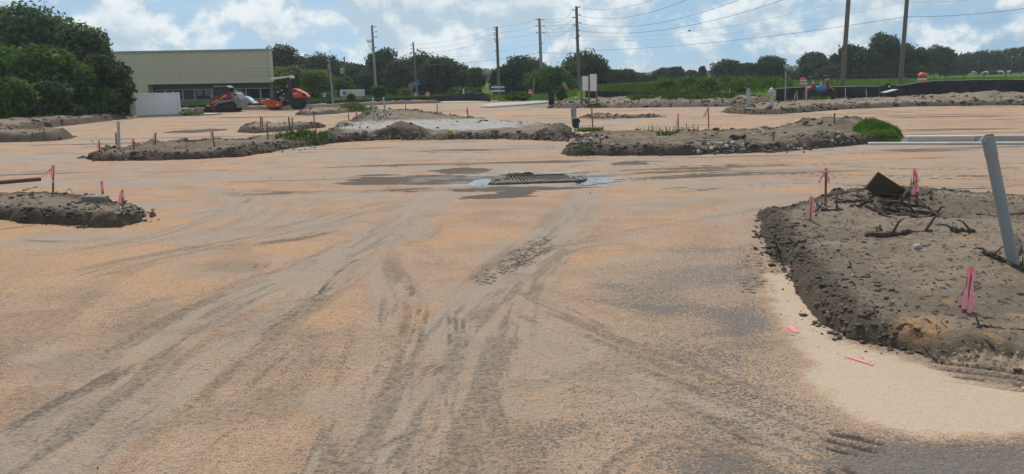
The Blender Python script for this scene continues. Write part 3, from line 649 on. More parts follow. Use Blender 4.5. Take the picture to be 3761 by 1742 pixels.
I7, h7, p7 = island('dirt_island', [(2650, 412), (2690, 418), (2760, 421), (2850, 420), (2950, 413), (3100, 402), (3350, 392), (3700, 388), (4200, 384), (4200, 366), (3700, 370), (3300, 372), (3000, 378), (2880, 386), (2760, 392), (2700, 400)], 0.26, 1.0, 0.14, 0.30,
    'grey soil heap around the hydrant running along the right bank', [(2800, 412, 1.2, 0.15), (2860, 380, 1.6, 0.5), (3060, 388, 2.0, 0.08), (3180, 382, 2.0, 0.2), (3330, 380, 3, 0.3), (3500, 378, 3.5, 0.45), (3650, 378, 3.0, 0.4), (3750, 378, 3.0, 0.4)], 0.8, seed=7, clods=700, clodsize=(0.04, 0.17))
I8, h8, p8 = island('dirt_island', [(868, 486), (930, 490), (1040, 483), (1110, 475), (1180, 470), (1200, 466), (1100, 462), (1000, 465), (950, 466), (890, 475)], 0.20, 0.5, 0.09, 0.12,
    'small flat soil strip beyond the long left island', [(960, 472, 0.9, 0.2)], 0.5, seed=8, clods=200, clodsize=(0.03, 0.08))
I9, h9, p9 = island('dirt_island', [(1083, 424), (1140, 425), (1240, 418), (1330, 409), (1345, 402), (1250, 402), (1140, 408), (1100, 415)], 0.22, 0.6, 0.13, 0.2,
    'narrow soil strip just right of the orange roller', [(1180, 413, 1.2, 0.2), (1330, 405, 1.5, 0.3)], 0.5, seed=9, clods=180, clodsize=(0.03, 0.1))
I10, h10, p10 = island('dirt_island', [(2130, 434), (2200, 438), (2320, 436), (2440, 431), (2400, 424), (2280, 426), (2210, 420), (2160, 424)], 0.05, 0.5, 0.12, 0.12,
    'thin dark streak of spilled soil behind the bucket', [(2195, 428, 0.9, 0.22), (2250, 430, 0.9, 0.1)], 0.9, low=0.6, seed=10, clods=120, clodsize=(0.06, 0.12))
I11, h11, p11 = island('dirt_island', [(600, 488), (700, 489), (830, 479), (840, 474), (740, 475), (650, 481)], 0.03, 0.5, 0.10, 0.10,
    'thin dark streak of spilled soil behind the left island', [], 0.9, low=0.5, seed=11)
# spoil bank below the permit board and along the silt fence
bk = [A(px, py, Y)[:2] for px, py, Y in ((2010, 380, 61), (2120, 383, 60.5), (2300, 386, 59.5), (2500, 388, 58.5), (2700, 391, 58), (2870, 388, 59), (2870, 360, 65.5), (2600, 352, 68), (2350, 352, 69.5), (2195, 350, 70), (2080, 352, 70.5), (2020, 365, 66))]
I12, h12, p12 = island('spoil_bank', bk, 0.42, 5.0, 0.16, 0.55, 'lumpy grey spoil bank below the wooden permit board', [(2060, 378, 2.0, 0.3), (2130, 380, 2.2, 0.4), (2300, 380, 3, 0.35), (2800, 385, 2.5, 0.4)], 1.2, seed=12, world=True, clods=800, clodsize=(0.05, 0.18))
bk2 = [A(px, py, Y)[:2] for px, py, Y in ((600, 395, 67), (760, 400, 67.5), (960, 398, 69), (1130, 392, 70), (1300, 385, 74), (1450, 380, 78), (1620, 378, 79), (1620, 370, 82), (1450, 372, 81), (1300, 376, 77), (1130, 380, 73.5), (900, 385, 71), (600, 388, 70))]
I13, h13, p13 = island('spoil_bank', bk2, 0.25, 1.2, 0.16, 0.25, 'low pale spoil bank at the foot of the left silt fence', [(1480, 378, 2, .2)], 0.8, seed=13, world=True, clods=200, clodsize=(0.04, 0.12))

# picked-out stones in the rubble of the islands
def rubble(parent, spots, seed, mats, n_each=1):
    rng = random.Random(seed)
    for px, py, spx in spots:
        p = G(px, py); s = spx * math.hypot(p.x, p.y) / FPX * 0.5
        stone(parent, (p.x, p.y, p.z + s * 0.2), s, rng, rng.choice(mats))
rng = random.Random(4)
sp = [(rng.uniform(2540, 3000), rng.uniform(528, 562), rng.choice((10, 12, 14, 18, 24))) for _ in range(110)]
sp += [(rng.uniform(3070, 3140), rng.uniform(500, 528), rng.choice((10, 14, 18))) for _ in range(22)] + [(rng.uniform(2110, 2230), rng.uniform(496, 530), rng.choice((10, 14, 22))) for _ in range(28)]
sp += [(rng.uniform(2620, 3080), rng.uniform(480, 530), rng.choice((8, 10, 14))) for _ in range(50)]
rubble(I4, sp, 5, [MATS['stone'], MATS['stone'], MATS['palestone'], MATS['clod']])
sp = [(rng.gauss(480, 42), rng.uniform(752, 790), rng.choice((9, 12, 16, 20))) for _ in range(60)]
rubble(I1, sp, 6, [MATS['palestone'], MATS['stone']])
sp = [(rng.uniform(1180, 1580), rng.uniform(490, 518), rng.choice((8, 10, 14))) for _ in range(60)] + [(rng.uniform(1700, 2100), rng.uniform(490, 515), rng.choice((8, 10, 14))) for _ in range(70)] + [(rng.uniform(1330, 1440), rng.uniform(405, 435), rng.choice((8, 12, 14))) for _ in range(25)]
rubble(I3, sp, 7, [MATS['stone'], MATS['clod'], MATS['stone']])
sp = [(rng.uniform(880, 1160), rng.uniform(520, 560), rng.choice((8, 10, 14))) for _ in range(45)] + [(rng.uniform(330, 480), rng.uniform(545, 585), rng.choice((8, 12))) for _ in range(20)]
rubble(I2, sp, 8, [MATS['stone'], MATS['clod']])
sp = [(3370, 912, 36), (3400, 905, 20), (3000, 1200, 14), (2955, 832, 22), (3375, 800, 20), (3040, 1150, 12), (3120, 1120, 10), (3190, 1065, 10)] + [(rng.uniform(2850, 3740), rng.uniform(800, 1330), rng.choice((7, 8, 10, 13))) for _ in range(110)]
rubble(I5, sp, 9, [MATS['stone'], MATS['palestone'], MATS['clod']])
sp = [(rng.uniform(2030, 2190), rng.uniform(362, 383), rng.choice((8, 10, 14))) for _ in range(60)] + [(rng.uniform(2300, 2800), rng.uniform(366, 384), rng.choice((6, 9, 12))) for _ in range(35)]
rubble(I12, sp, 10, [MATS['stone'], MATS['clod'], MATS['palestone']])
sp = [(rng.uniform(2700, 3000), rng.uniform(385, 415), rng.choice((8, 10, 12))) for _ in range(40)] + [(rng.uniform(3050, 3760), rng.uniform(352, 384), rng.choice((6, 8, 10, 14))) for _ in range(70)]
rubble(I7, sp, 11, [MATS['stone'], MATS['clod'], MATS['clod']])
# ------------------------------------------------------------------ trees, bushes, weeds
def leaf_mat(name, c, var=0.45, trans=0.38, yellow=0.0):
    t = NT(name); t.nt.nodes.remove(t.b)
    g = t.n('ShaderNodeNewGeometry'); out = t.nt.nodes['Material Output']
    big = t.noise(0.55, 4, 0.6)
    c1 = tuple(x * (1 - var) for x in c); c2 = tuple(min(1, x * (1 + var)) for x in c)
    k = t.mix(g.outputs['Random Per Island'], c1, c2)
    k = t.mix(t.rng(big, 0.35, 0.7, 0, 0.7), k, (c[0] * 1.7 + 0.01, c[1] * 1.45, c[2] * 1.1))
    if yellow: k = t.mix(t.m2('MULTIPLY', t.rng(t.noise(2.3, 3), 0.55, 0.75), yellow), k, (0.20, 0.17, 0.06))
    d = t.n('ShaderNodeBsdfDiffuse'); tr = t.n('ShaderNodeBsdfTranslucent'); mx = t.n('ShaderNodeMixShader'); gl = t.n('ShaderNodeBsdfGlossy'); m2 = t.n('ShaderNodeMixShader')
    gl.inputs['Roughness'].default_value = 0.45; gl.inputs['Color'].default_value = (0.8, 0.85, 0.9, 1)
    t.l(k, d.inputs[0]); t.l(k, tr.inputs[0]); mx.inputs[0].default_value = trans; t.l(d.outputs[0], mx.inputs[1]); t.l(tr.outputs[0], mx.inputs[2])
    m2.inputs[0].default_value = 0.012; t.l(mx.outputs[0], m2.inputs[1]); t.l(gl.outputs[0], m2.inputs[2]); t.l(m2.outputs[0], out.inputs['Surface'])
    MATS[name] = t.m; return t.m
LEAF = dict(near=leaf_mat('leaf_near', (0.060, 0.125, 0.028)), silver=leaf_mat('leaf_silver', (0.075, 0.125, 0.055)), oak=leaf_mat('leaf_oak', (0.048, 0.080, 0.034)), willow=leaf_mat('leaf_willow', (0.115, 0.17, 0.032)),
            bush=leaf_mat('leaf_bush', (0.065, 0.135, 0.028)), far=leaf_mat('leaf_far', (0.055, 0.085, 0.045)), weed=leaf_mat('leaf_weed', (0.060, 0.110, 0.020), 0.4, 0.35, 0.5), grass=leaf_mat('leaf_grass', (0.085, 0.165, 0.025), 0.4, 0.35, 0.3), dry=leaf_mat('leaf_dry', (0.20, 0.19, 0.07)))
def leaves(C, R, n, size, rs, flat=0.0, shell=0.55):
    """n leaf faces through clumps with centres C (k,3) and radii R (k,3)"""
    w = (R.prod(1)) ** 0.66; pick = rs.choice(len(C), n, p=w / w.sum())
    d = rs.randn(n, 3); d /= np.linalg.norm(d, axis=1)[:, None]
    rad = shell + (1.06 - shell) * rs.rand(n) ** 0.6
    lump = 0.66 + 0.66 * fbm(d[:, 0] * 3.0 + pick * 3.1, d[:, 1] * 3.0 + d[:, 2] * 3.4, 3, 7)
    rad = rad * np.where(rs.rand(n) < 0.10, 1 + 0.28 * rs.rand(n), 1.0)
    P = C[pick] + d * R[pick] * (rad * lump)[:, None]
    nrm = d * 0.7 + rs.randn(n, 3) * 0.75 + np.array([0, 0, 0.35]); nrm /= np.linalg.norm(nrm, axis=1)[:, None]
    a = np.cross(nrm, rs.randn(n, 3)); a /= np.linalg.norm(a, axis=1)[:, None]; b = np.cross(nrm, a)
    s = size * (0.55 + 0.9 * rs.rand(n))[:, None]
    V = np.stack([P - a * s, P + b * s * 0.48 + nrm * s * 0.12, P + a * s, P - b * s * 0.48 + nrm * s * 0.12], 1)
    return V.reshape(-1, 3), np.arange(n * 4).reshape(n, 4)
def tree(name, label, cat, loc, w, zb, zt, n, leaf, mat, seed, clumps=14, trunk=True, group=None, sparse=False, cone=0.0, dep=0.8, core=0.66):
    rs = np.random.RandomState(seed); h = zt - zb
    C = []; R = []
    for k in range(clumps):
        f = (k + 0.5) / clumps; zz = zb + h * (0.12 + 0.80 * rs.rand() ** 0.85)
        u = (zz - zb) / h; half = w / 2 * (math.sin(math.pi * min(1, 0.18 + 0.75 * u)) ** 0.7 if cone == 0 else max(0.12, (1 - u) ** 0.8 + 0.05))
        an = rs.rand() * 6.28; q = half * 0.72 * rs.rand() ** 0.45
        rr = (0.19 + 0.13 * rs.rand()) * min(w, h * 1.6)
        if sparse: rr *= 0.62
        C.append((math.cos(an) * q, math.sin(an) * q * dep, min(zz, zt - rr * 0.55))); R.append((rr, rr * dep, rr * (0.62 + 0.25 * rs.rand())))
    C.append((0.02 * w, 0, zt - 0.16 * h)); R.append((0.2 * w, 0.2 * w * dep, 0.17 * h))
    C.append((0, 0, zb + 0.45 * h)); R.append((0.34 * w, 0.34 * w * dep, 0.36 * h))
    C = np.array(C); R = np.array(R)
    V, F = leaves(C, R, n, leaf, rs, shell=0.45 if sparse else 0.6)
    t = thing(name, label, cat, loc, 0, group)
    link('crown', npmesh('crown', V, F), mat, t)
    if not sparse and core:
        cv = []; cf = []
        for c, r in zip(C, R):
            q = IC2_V * (0.8 + 0.45 * fbm(IC2_V[:, 0] * 2 + c[0], IC2_V[:, 1] * 2 + IC2_V[:, 2] * 3, 3, seed)[:, None]) * r * core + c
            cf.append(IC2_F + len(cv) * len(IC2_V)); cv.append(q)
        link('crown_heart', npmesh('crown_heart', np.concatenate(cv), np.concatenate(cf), True), mat, t)
    if trunk:
        mb = MB(); tr = max(0.05, 0.028 * w); hh = zb + 0.55 * h
        mb.tube([(0, 0, -0.1), (0.02 * w, 0, hh * 0.5), (-0.01 * w, 0.02, hh)], [tr * 1.3, tr, tr * 0.5], 8)
        order = np.argsort(-R[:, 0])[:6] if not sparse else range(len(C))
        for k in list(order):
            c = C[k]; z0 = max(zb * 0.6, min(hh * 0.85, c[2] - 0.4 * h)); mb.tube([(0, 0, z0), (c[0] * 0.5, c[1] * 0.5, (z0 + c[2]) / 2 - 0.03 * h), tuple(c)], [tr * 0.55, tr * 0.35, tr * 0.12], 5)
        mb.build('trunk', MATS['bark'], t, smooth=True)
    return t
def ptree(name, label, cx, top, bot, hw, D, n, leaf, mat, seed, cat='tree', zground=None, **k):
    """placed by where its crown stands against the sky: centre, top and foot of the foliage, half width (photo pixels), depth"""
    p = A(cx, 300, D); z0 = gz(p[0], p[1]) if zground is None else zground
    zt = A(cx, top, D)[2] - z0; zb = max(0.0, A(cx, bot, D)[2] - z0); w = 2 * hw * D / FPX
    return tree(name, label, cat, (p[0], p[1], z0), w, zb, zt, n, leaf, mat, seed, **k)
L = LEAF
# left thicket
ptree('broadleaf_tree', 'tallest tree of the left thicket, top against the sky', 100, 42, 330, 175, 62, 15000, 0.17, L['silver'], 1, clumps=22)
ptree('broadleaf_tree', 'feathery tree at the right shoulder of the left thicket', 315, 88, 300, 115, 60, 8500, 0.15, L['silver'], 2, clumps=26, sparse=True)
ptree('broadleaf_tree', 'round green tree in the centre of the left thicket', 190, 185, 440, 150, 55, 15000, 0.16, L['near'], 3, clumps=18)
ptree('broadleaf_tree', 'dark tree in the left thicket closest to the metal building', 395, 215, 440, 85, 57, 11000, 0.16, L['oak'], 4, clumps=16)
ptree('broadleaf_tree', 'leafy tree cut by the left edge of the picture', -40, 130, 440, 150, 57, 13000, 0.16, L['near'], 5, clumps=16)
ptree('bush', 'bright green bush at the lower left corner of the thicket', 25, 300, 470, 88, 48, 9000, 0.13, L['bush'], 6, cat='bush', clumps=12, trunk=False)
ptree('bush', 'dark low bush at the foot of the left thicket', 165, 310, 452, 110, 52, 9000, 0.14, L['oak'], 7, cat='bush', clumps=12, trunk=False)
ptree('bush', 'low bush between the thicket and the white enclosure', 340, 330, 440, 120, 56, 9000, 0.14, L['near'], 8, cat='bush', clumps=12, trunk=False)
ptree('bush', 'weedy green bush touching the left end of the white enclosure', 455, 355, 432, 45, 61, 3000, 0.13, L['bush'], 9, cat='bush', clumps=8, trunk=False)
ptree('broadleaf_tree', 'tree beyond the left edge behind the thicket', -190, 60, 440, 190, 66, 9000, 0.2, L['silver'], 10, clumps=16)
# wood behind the road, left to right
W = [(1035, 178, 340, 75, 122, 'oak', 'dark oak rising at the right corner of the metal building'), (1120, 215, 340, 60, 130, 'far', 'dark tree between the metal building and the thin street pole'),
     (1190, 205, 345, 75, 126, 'oak', 'round dark tree behind the bright willow bushes'), (1265, 235, 345, 50, 132, 'far', 'lower tree left of the twin-arm distribution pole'), (1325, 240, 345, 50, 134, 'far', 'thin crowned tree just left of the tall grey pole'),
     (1410, 188, 355, 55, 124, 'oak', 'tall narrow dark tree right of the tall grey pole'), (1370, 232, 355, 50, 128, 'oak', 'dark tree directly behind the tall grey pole'), (1475, 235, 355, 55, 120, 'oak', 'shaded tree between the tall grey pole and the stop sign'), (1535, 203, 355, 75, 124, 'oak', 'broad dark tree above the tilted blue sign'),
     (1600, 220, 355, 60, 120, 'oak', 'dark tree between the blue sign and the rounded end of the wood'), (1650, 216, 355, 62, 122, 'oak', 'rounded dark tree ending the left wood'), (1700, 262, 355, 35, 118, 'oak', 'low tree at the right end of the left wood'),
     (1840, 246, 345, 42, 112, 'oak', 'small dark tree behind the black and white board sign'), (1900, 214, 345, 78, 114, 'oak', 'spreading dark tree right of the board sign pole'), (1975, 225, 345, 45, 116, 'oak', 'dark tree behind the double-arm pole'),
     (2130, 197, 345, 78, 110, 'oak', 'dark tree behind the permit board pole'), (2180, 222, 345, 55, 112, 'oak', 'tree just right of the permit board pole'), (2240, 262, 335, 45, 130, 'far', 'low tree right of the permit board'), (2300, 262, 325, 38, 150, 'far', 'small rounded tree, first in the gap right of the permit board'),
     (2350, 272, 322, 34, 160, 'far', 'small rounded tree, second in the gap right of the permit board'), (2395, 278, 318, 22, 175, 'far', 'smallest rounded tree in the gap right of the permit board'), (2437, 254, 318, 30, 165, 'far', 'small tree left of the pair behind the tall weeds'), (2488, 254, 318, 32, 160, 'far', 'small tree right of the pair behind the tall weeds'),
     (2535, 262, 315, 28, 165, 'far', 'small leaning tree behind the tall weeds'), (2680, 230, 312, 50, 150, 'far', 'rounded tree left of the wood behind the tall weeds'), (2755, 238, 312, 48, 150, 'far', 'middle tree of the wood behind the tall weeds'),
     (2838, 213, 310, 46, 148, 'far', 'flat topped tree right of the wood behind the tall weeds'), (2885, 262, 305, 40, 160, 'far', 'low tree behind the white pipe post'), (2990, 206, 300, 58, 145, 'far', 'rounded tree behind the red valve assembly'), (3060, 200, 300, 40, 150, 'oak', 'tree just left of the nearer right pole'),
     (3130, 172, 300, 50, 140, 'oak', 'dark tree behind the nearer right pole'), (3225, 126, 295, 52, 140, 'oak', 'tallest tree of the pasture between the two right poles'), (3200, 190, 300, 60, 138, 'oak', 'dark lower tree below the tallest pasture tree'), (3295, 172, 295, 55, 140, 'oak', 'rounded dark tree behind the farther right pole'),
     (3365, 182, 290, 45, 145, 'oak', 'dark tree just right of the farther right pole'), (3450, 178, 285, 48, 170, 'far', 'pointed tree above the wrinkled orange drum'), (3525, 202, 280, 42, 190, 'far', 'pasture edge tree, first right of the pointed one'), (3590, 197, 275, 42, 195, 'far', 'pasture edge tree, second right of the pointed one'),
     (3650, 192, 272, 42, 200, 'far', 'pasture edge tree, third right of the pointed one'), (3710, 186, 270, 42, 205, 'far', 'pasture edge tree, fourth right of the pointed one'), (3765, 178, 268, 48, 205, 'far', 'pasture edge tree cut by the right picture edge'), (3850, 180, 268, 60, 210, 'far', 'pasture edge tree past the right picture edge')]
for k, (cx, top, bot, hw, D, m, lab) in enumerate(W):
    nn = 6500 if hw > 45 else 4000
    ptree('pasture_tree' if cx > 2200 else 'wood_tree', lab, cx, top, bot, hw * 1.18, D, nn, 0.0017 * D, L[m], 100 + k, clumps=15 if hw > 45 else 10, group='trees along the skyline')
ptree('conifer_tree', 'small pointed conifer standing alone in the gap', 2578, 246, 316, 18, 165, 1800, 0.30, L['far'], 160, clumps=8, cone=1.0, group='trees along the skyline')
ptree('sparse_tree', 'thin see-through tree between the two woods', 1750, 250, 345, 45, 116, 1700, 0.24, L['bush'], 161, clumps=14, sparse=True, group='trees along the skyline')
ptree('willow_bush', 'yellow green willow bush nearest the metal building', 1065, 250, 372, 62, 98, 6000, 0.19, L['willow'], 170, cat='bush', clumps=12, trunk=False)
ptree('willow_bush', 'yellow green willow bush behind the thin street pole', 1165, 262, 375, 66, 96, 6000, 0.19, L['willow'], 171, cat='bush', clumps=12, trunk=False)
ptree('willow_bush', 'dim green bush left of the white sign', 1255, 290, 372, 45, 104, 3500, 0.2, L['bush'], 172, cat='bush', clumps=9, trunk=False)
ptree('roadside_bush', 'large green bush between the double-arm pole and the permit board', 2030, 256, 352, 100, 98, 7500, 0.17, L['bush'], 173, cat='bush', clumps=24, trunk=False)
ptree('roadside_bush', 'small green bush beside the black panel', 2060, 322, 362, 22, 72, 1500, 0.13, L['bush'], 174, cat='bush', clumps=7, trunk=False)
ptree('roadside_bush', 'small dark shrub in front of the white sign', 1288, 349, 373, 17, 82, 900, 0.14, L['bush'], 175, cat='bush', clumps=6, trunk=False)
ptree('roadside_bush', 'green mound of brush left of the entrance', 1900, 340, 366, 60, 77, 3200, 0.14, L['weed'], 176, cat='bush', clumps=10, trunk=False)
ptree('roadside_bush', 'green shrub at the right of the tall grey pole', 1392, 318, 365, 28, 92, 1500, 0.17, L['bush'], 177, cat='bush', clumps=7, trunk=False)
ptree('roadside_bush', 'low hedge running behind the stop sign', 1700, 325, 358, 90, 100, 3200, 0.2, L['bush'], 178, cat='bush', clumps=12, trunk=False)
ptree('roadside_bush', 'low brush at the foot of the right wood', 2190, 315, 352, 40, 84, 1500, 0.16, L['bush'], 179, cat='bush', clumps=7, trunk=False)
for k, (cx, hw) in enumerate(((2950, 45), (3050, 60), (3180, 90), (3330, 80))):
    ptree('roadside_bush', ('low dark undergrowth behind the red valve assembly', 'low dark undergrowth left of the nearer right pole', 'low dark undergrowth below the tallest pasture tree', 'low dark undergrowth at the farther right pole')[k], cx, 245, 290, hw, 140, 2200, 0.27, L['oak'], 185 + k, cat='bush', clumps=10, trunk=False)
for k, (cx, top, hw, D) in enumerate(((2445, 300, 34, 74), (2530, 288, 40, 78), (2600, 294, 36, 73), (2665, 284, 38, 79), (2745, 292, 36, 76), (2820, 298, 34, 73))):
    ptree('scrub_bush', ('first', 'second', 'third', 'fourth', 'fifth', 'sixth')[k] + ' scrub bush from the left in the tall weeds', cx, top, 352, hw, D, 2600, 0.13, L['bush'] if k % 2 else L['near'], 210 + k, cat='bush', clumps=10, trunk=False, group='scrub in the tall weeds')
# palmetto behind the stop sign
def palmetto():
    p = A(1490, 345, 99); t = thing('palmetto', 'fan leaved palmetto clump behind the stop sign', 'palm', (p[0], p[1], 0)); rs = random.Random(5)
    for k in range(26):
        az = rs.random() * 6.28; el = rs.uniform(0.3, 1.3); Lh = rs.uniform(0.7, 1.25); b = Vector((rs.uniform(-.35, .35), rs.uniform(-.3, .3), 0)); d = Vector((math.cos(az) * math.cos(el), math.sin(az) * math.cos(el), math.sin(el)))
        tip = b + d * Lh; mb = MB(); mb.tube([b, tip], 0.02, 4); sd = d.cross(Vector((0, 0, 1))).normalized(); up = sd.cross(d)
        for j in range(9):
            an = -1.25 + 2.5 * j / 8; q = (d * math.cos(an) + sd * math.sin(an)) * 0.55 + up * 0.05; w = up * 0.01 + sd.cross(q).normalized().cross(q).normalized() * 0.045
            mb.add([tip, tip + q * 0.5 + w, tip + q - Vector((0, 0, 0.12)), tip + q * 0.5 - w], [(0, 1, 2, 3)])
        mb.build('frond', L['weed'], t)
palmetto()
# blades
def blades(name, pts, hgt, wid, mat, label, seed=1, lean=0.35, curl=True):
    r = np.random.RandomState(seed); P = np.asarray(pts, float); n = len(P)
    a = r.rand(n) * 6.28; ln = np.stack([np.cos(a), np.sin(a), np.zeros(n)], 1); sd = np.stack([-np.sin(a), np.cos(a), np.zeros(n)], 1)
    ph = r.rand(n) * 6.28; sd = np.stack([np.cos(ph), np.sin(ph), np.zeros(n)], 1)
    H = np.asarray(hgt) * (0.55 + 0.75 * r.rand(n)); Lx = (lean * r.rand(n) * H)[:, None]; Wd = (np.asarray(wid) * (0.6 + 0.8 * r.rand(n)))[:, None]
    up = np.stack([np.zeros(n), np.zeros(n), H], 1)
    V = np.stack([P - sd * Wd, P + sd * Wd, P + up * 0.6 + ln * Lx * 0.35 + sd * Wd * 0.7, P + up * 0.6 + ln * Lx * 0.35 - sd * Wd * 0.7, P + up + ln * Lx], 1).reshape(-1, 3)
    b = np.arange(n) * 5
    F = np.concatenate([np.stack([b, b + 1, b + 2], 1), np.stack([b, b + 2, b + 3], 1), np.stack([b + 3, b + 2, b + 4], 1)])
    o = link(name, npmesh(name, V, F), mat); return tag(o, label, 'grass', kind='stuff')
def field(poly, n, seed, clump=0.0):
    r = np.random.RandomState(seed); P = np.array([p[:2] for p in poly]); lo, hi = P.min(0), P.max(0)
    X = lo[0] + r.rand(n * 3) * (hi[0] - lo[0]); Y = lo[1] + r.rand(n * 3) * (hi[1] - lo[1]); m = polydist(X, Y, poly) > 0
    if clump: m &= fbm(X * clump, Y * clump, 3, seed) > 0.45
    X, Y = X[m][:n], Y[m][:n]; return np.stack([X, Y, gza(X, Y) - 0.02], 1)
def AW(*q): return [A(px, 330, Y)[:2] for px, Y in q]
def weed_thicket():
    r = np.random.RandomState(12); C = []; R = []
    f = field(AW((2415, 71), (2560, 70.5), (2850, 70), (2890, 78), (2880, 92), (2430, 94)), 150, 31)
    for x, y, z in f:
        q = fbm(np.array([x * 0.35]), np.array([y * 0.25]), 3, 77)[0]; h = (0.3 + 1.6 * q * r.rand() ** 0.5) * (0.65 + 0.35 * float(sstep(20, 11, np.array(abs(x - 15.5)))))
        C.append((x, y, z + h * 0.45)); R.append((0.5 + 0.6 * r.rand(), 0.6, h * 0.6))
    V, F = leaves(np.array(C), np.array(R), 18000, 0.11, r, shell=0.35)
    o = link('tall_weeds', npmesh('tall_weeds', V, F), L['weed']); tag(o, 'tall green weeds behind the sagging silt fence', 'weeds', kind='stuff')
    g = field(AW((2415, 71), (2560, 70.5), (2850, 70), (2890, 78), (2880, 92), (2430, 94)), 3500, 33); hh = 0.35 + 0.9 * fbm(g[:, 0] * 0.5, g[:, 1] * 0.4, 3, 77) ** 1.3
    b = blades('tall_weeds', g, hh, 0.03, L['weed'], 'upright stalks in the tall weeds', 3)
weed_thicket()
f = field(AW((2195, 71.5), (2430, 70), (2430, 92), (2195, 92)), 3500, 32); blades('tall_weeds', f, 0.55, 0.05, L['weed'], 'knee high weeds behind the fence right of the permit board', 4)
f = field(AW((1800, 82), (2030, 76), (2120, 80), (2120, 96), (1800, 100)), 5000, 33); blades('verge_grass', f, 0.32, 0.05, L['grass'], 'bright mown grass at the site entrance', 5)
f = field(AW((1130, 79), (1400, 83), (1800, 85), (1800, 104), (1130, 102)), 7000, 34); blades('verge_grass', f, 0.42, 0.06, L['weed'], 'rough grass behind the left silt fence', 6)
f = field(AW((2880, 66), (3761, 64.5), (3761, 130), (2880, 130)), 16000, 35); blades('pasture_grass', f, 0.16, 0.06, L['grass'], 'short pasture grass behind the right silt fence', 7)
f = field(AW((600, 72), (1130, 75), (1130, 82), (600, 84)), 2500, 36, 0.3); blades('verge_grass', f, 0.4, 0.05, L['bush'], 'weeds growing at the foot of the metal building', 8)
f = field(AW((2300, 66), (2500, 65), (2700, 64), (2700, 60.5), (2320, 61.5)), 3200, 37, 0.5); blades('bank_weeds', f, 0.34, 0.035, L['weed'], 'weeds sprouting on the spoil bank', 9)
f = field([G0(3130, 478, .3)[:2], G0(3250, 474, .2)[:2], G0(3312, 500, .1)[:2], G0(3305, 524)[:2], G0(3180, 526)[:2]], 9000, 38, 0.0); blades('grass_patch', f, 0.13, 0.009, L['grass'], 'bright green grass patch at the end of the rubble island', 10, 0.8)
def tuft(px, py, r, n, h, mat, lab, seed):
    p = G(px, py); rs = np.random.RandomState(seed); a = rs.rand(n) * 6.28; q = r * rs.rand(n) ** 0.6; X = p.x + np.cos(a) * q; Y = p.y + np.sin(a) * q
    o = blades('weed_tuft', np.stack([X, Y, gza(X, Y) - 0.01], 1), h, 0.006 + 0.0005 * p.y, mat, lab, seed, 0.7); o['category'] = 'weeds'
    return o
tuft(1115, 490, 1.0, 500, 0.22, L['weed'], 'green weed tuft between stakes on the long left island', 41)
tuft(2165, 482, 0.6, 220, 0.16, L['weed'], 'green weed tuft right of the black bucket', 42)
tuft(2450, 497, 0.35, 200, 0.10, L['weed'], 'small green tuft in front of the log on the rubble island', 43)
tuft(2520, 482, 1.3, 30, 0.30, L['dry'], 'thin dry grass stalks around the log on the rubble island', 44)
tuft(2130, 550, 0.4, 200, 0.07, L['weed'], 'mossy weed tuft at the left tip of the rubble island', 45)
tuft(2400, 478, 0.8, 18, 0.22, L['dry'], 'pale dry stalks left of the log on the rubble island', 49)
tuft(1318, 398, 1.3, 350, 0.4, L['weed'], 'weed tuft left of the paired pipe posts', 46)
tuft(2992, 368, 0.9, 260, 0.28, L['grass'], 'green weeds under the blue and red valve assembly', 47)
tuft(707, 425, 0.7, 300, 0.3, L['bush'], 'weed tuft at the right foot of the white enclosure', 48)
# far edge of the country
def far_wood():
    r = np.random.RandomState(9); V = []; F = []; n = 0
    C = []; R = []
    for k in range(230):
        px = -300 + 4400 * k / 229 + r.randn() * 8; D = 430 + r.rand() * 160; p = A(px, 300, D); h = 2.4 + 1.0 * r.rand() + (2.2 if px > 2850 else 0) + (3.0 if px < 2150 else 0)
        C.append((p[0], p[1], h * 0.5)); R.append((7 + 4 * r.rand(), 4, h * 0.62))
    C = np.array(C); R = np.array(R); V, F = leaves(C, R, 26000, 1.3, r, shell=0.8)
    cv = []; cf = []
    for c, q in zip(C, R): cf.append(ICO_F + len(cv) * len(ICO_V)); cv.append(ICO_V * q * 0.9 + c)
    Vc = np.concatenate(cv); Fc = np.concatenate(cf); Fc4 = np.concatenate([Fc, Fc[:, 2:3]], 1)
    o = link('far_wood', npmesh('far_wood', V, F), L['far']); tag(o, 'distant belt of trees along the horizon', 'trees', kind='stuff')
    link('crown_heart', npmesh('crown_heart', Vc, Fc, True), L['far'], o)
far_wood()
# ------------------------------------------------------------------ building, enclosure, fences, concrete
M_CONC = pm('concrete', (0.34, 0.33, 0.315), 0.15, 4, 0.85, bump=0.3, dirt=(0.26, 0.23, 0.19), dirtamt=0.4)
M_CLAD = pm('cladding_paint', (0.60, 0.515, 0.395), 0.06, 1.5, 0.55, dirt=(0.50, 0.435, 0.34), dirtamt=0.3)
M_TRIM = pm('pale_trim', (0.50, 0.50, 0.46), 0.06, 3, 0.5)
M_BROWN = pm('brown_stucco', (0.20, 0.155, 0.13), 0.12, 3, 0.85, bump=0.2)
M_TAN = pm('tan_stucco', (0.235, 0.195, 0.15), 0.14, 3, 0.85, bump=0.2)
M_ALU = pm('aluminium', (0.55, 0.57, 0.58), 0.08, 5, 0.4, metal=0.3)
M_BLACKMETAL = pm('black_metal', (0.018, 0.018, 0.020), 0.3, 6, 0.5, dirt=DUST, dirtamt=0.25)
M_WOOD = pm('stake_wood', (0.20, 0.125, 0.085), 0.35, 14, 0.85, bump=0.4, stretch=(6, 6, 1))
M_POST = pm('treated_post', (0.17, 0.125, 0.095), 0.25, 8, 0.85, bump=0.4, stretch=(5, 5, 1))
M_PALEWOOD = pm('pale_wood', (0.52, 0.46, 0.38), 0.2, 9, 0.85)
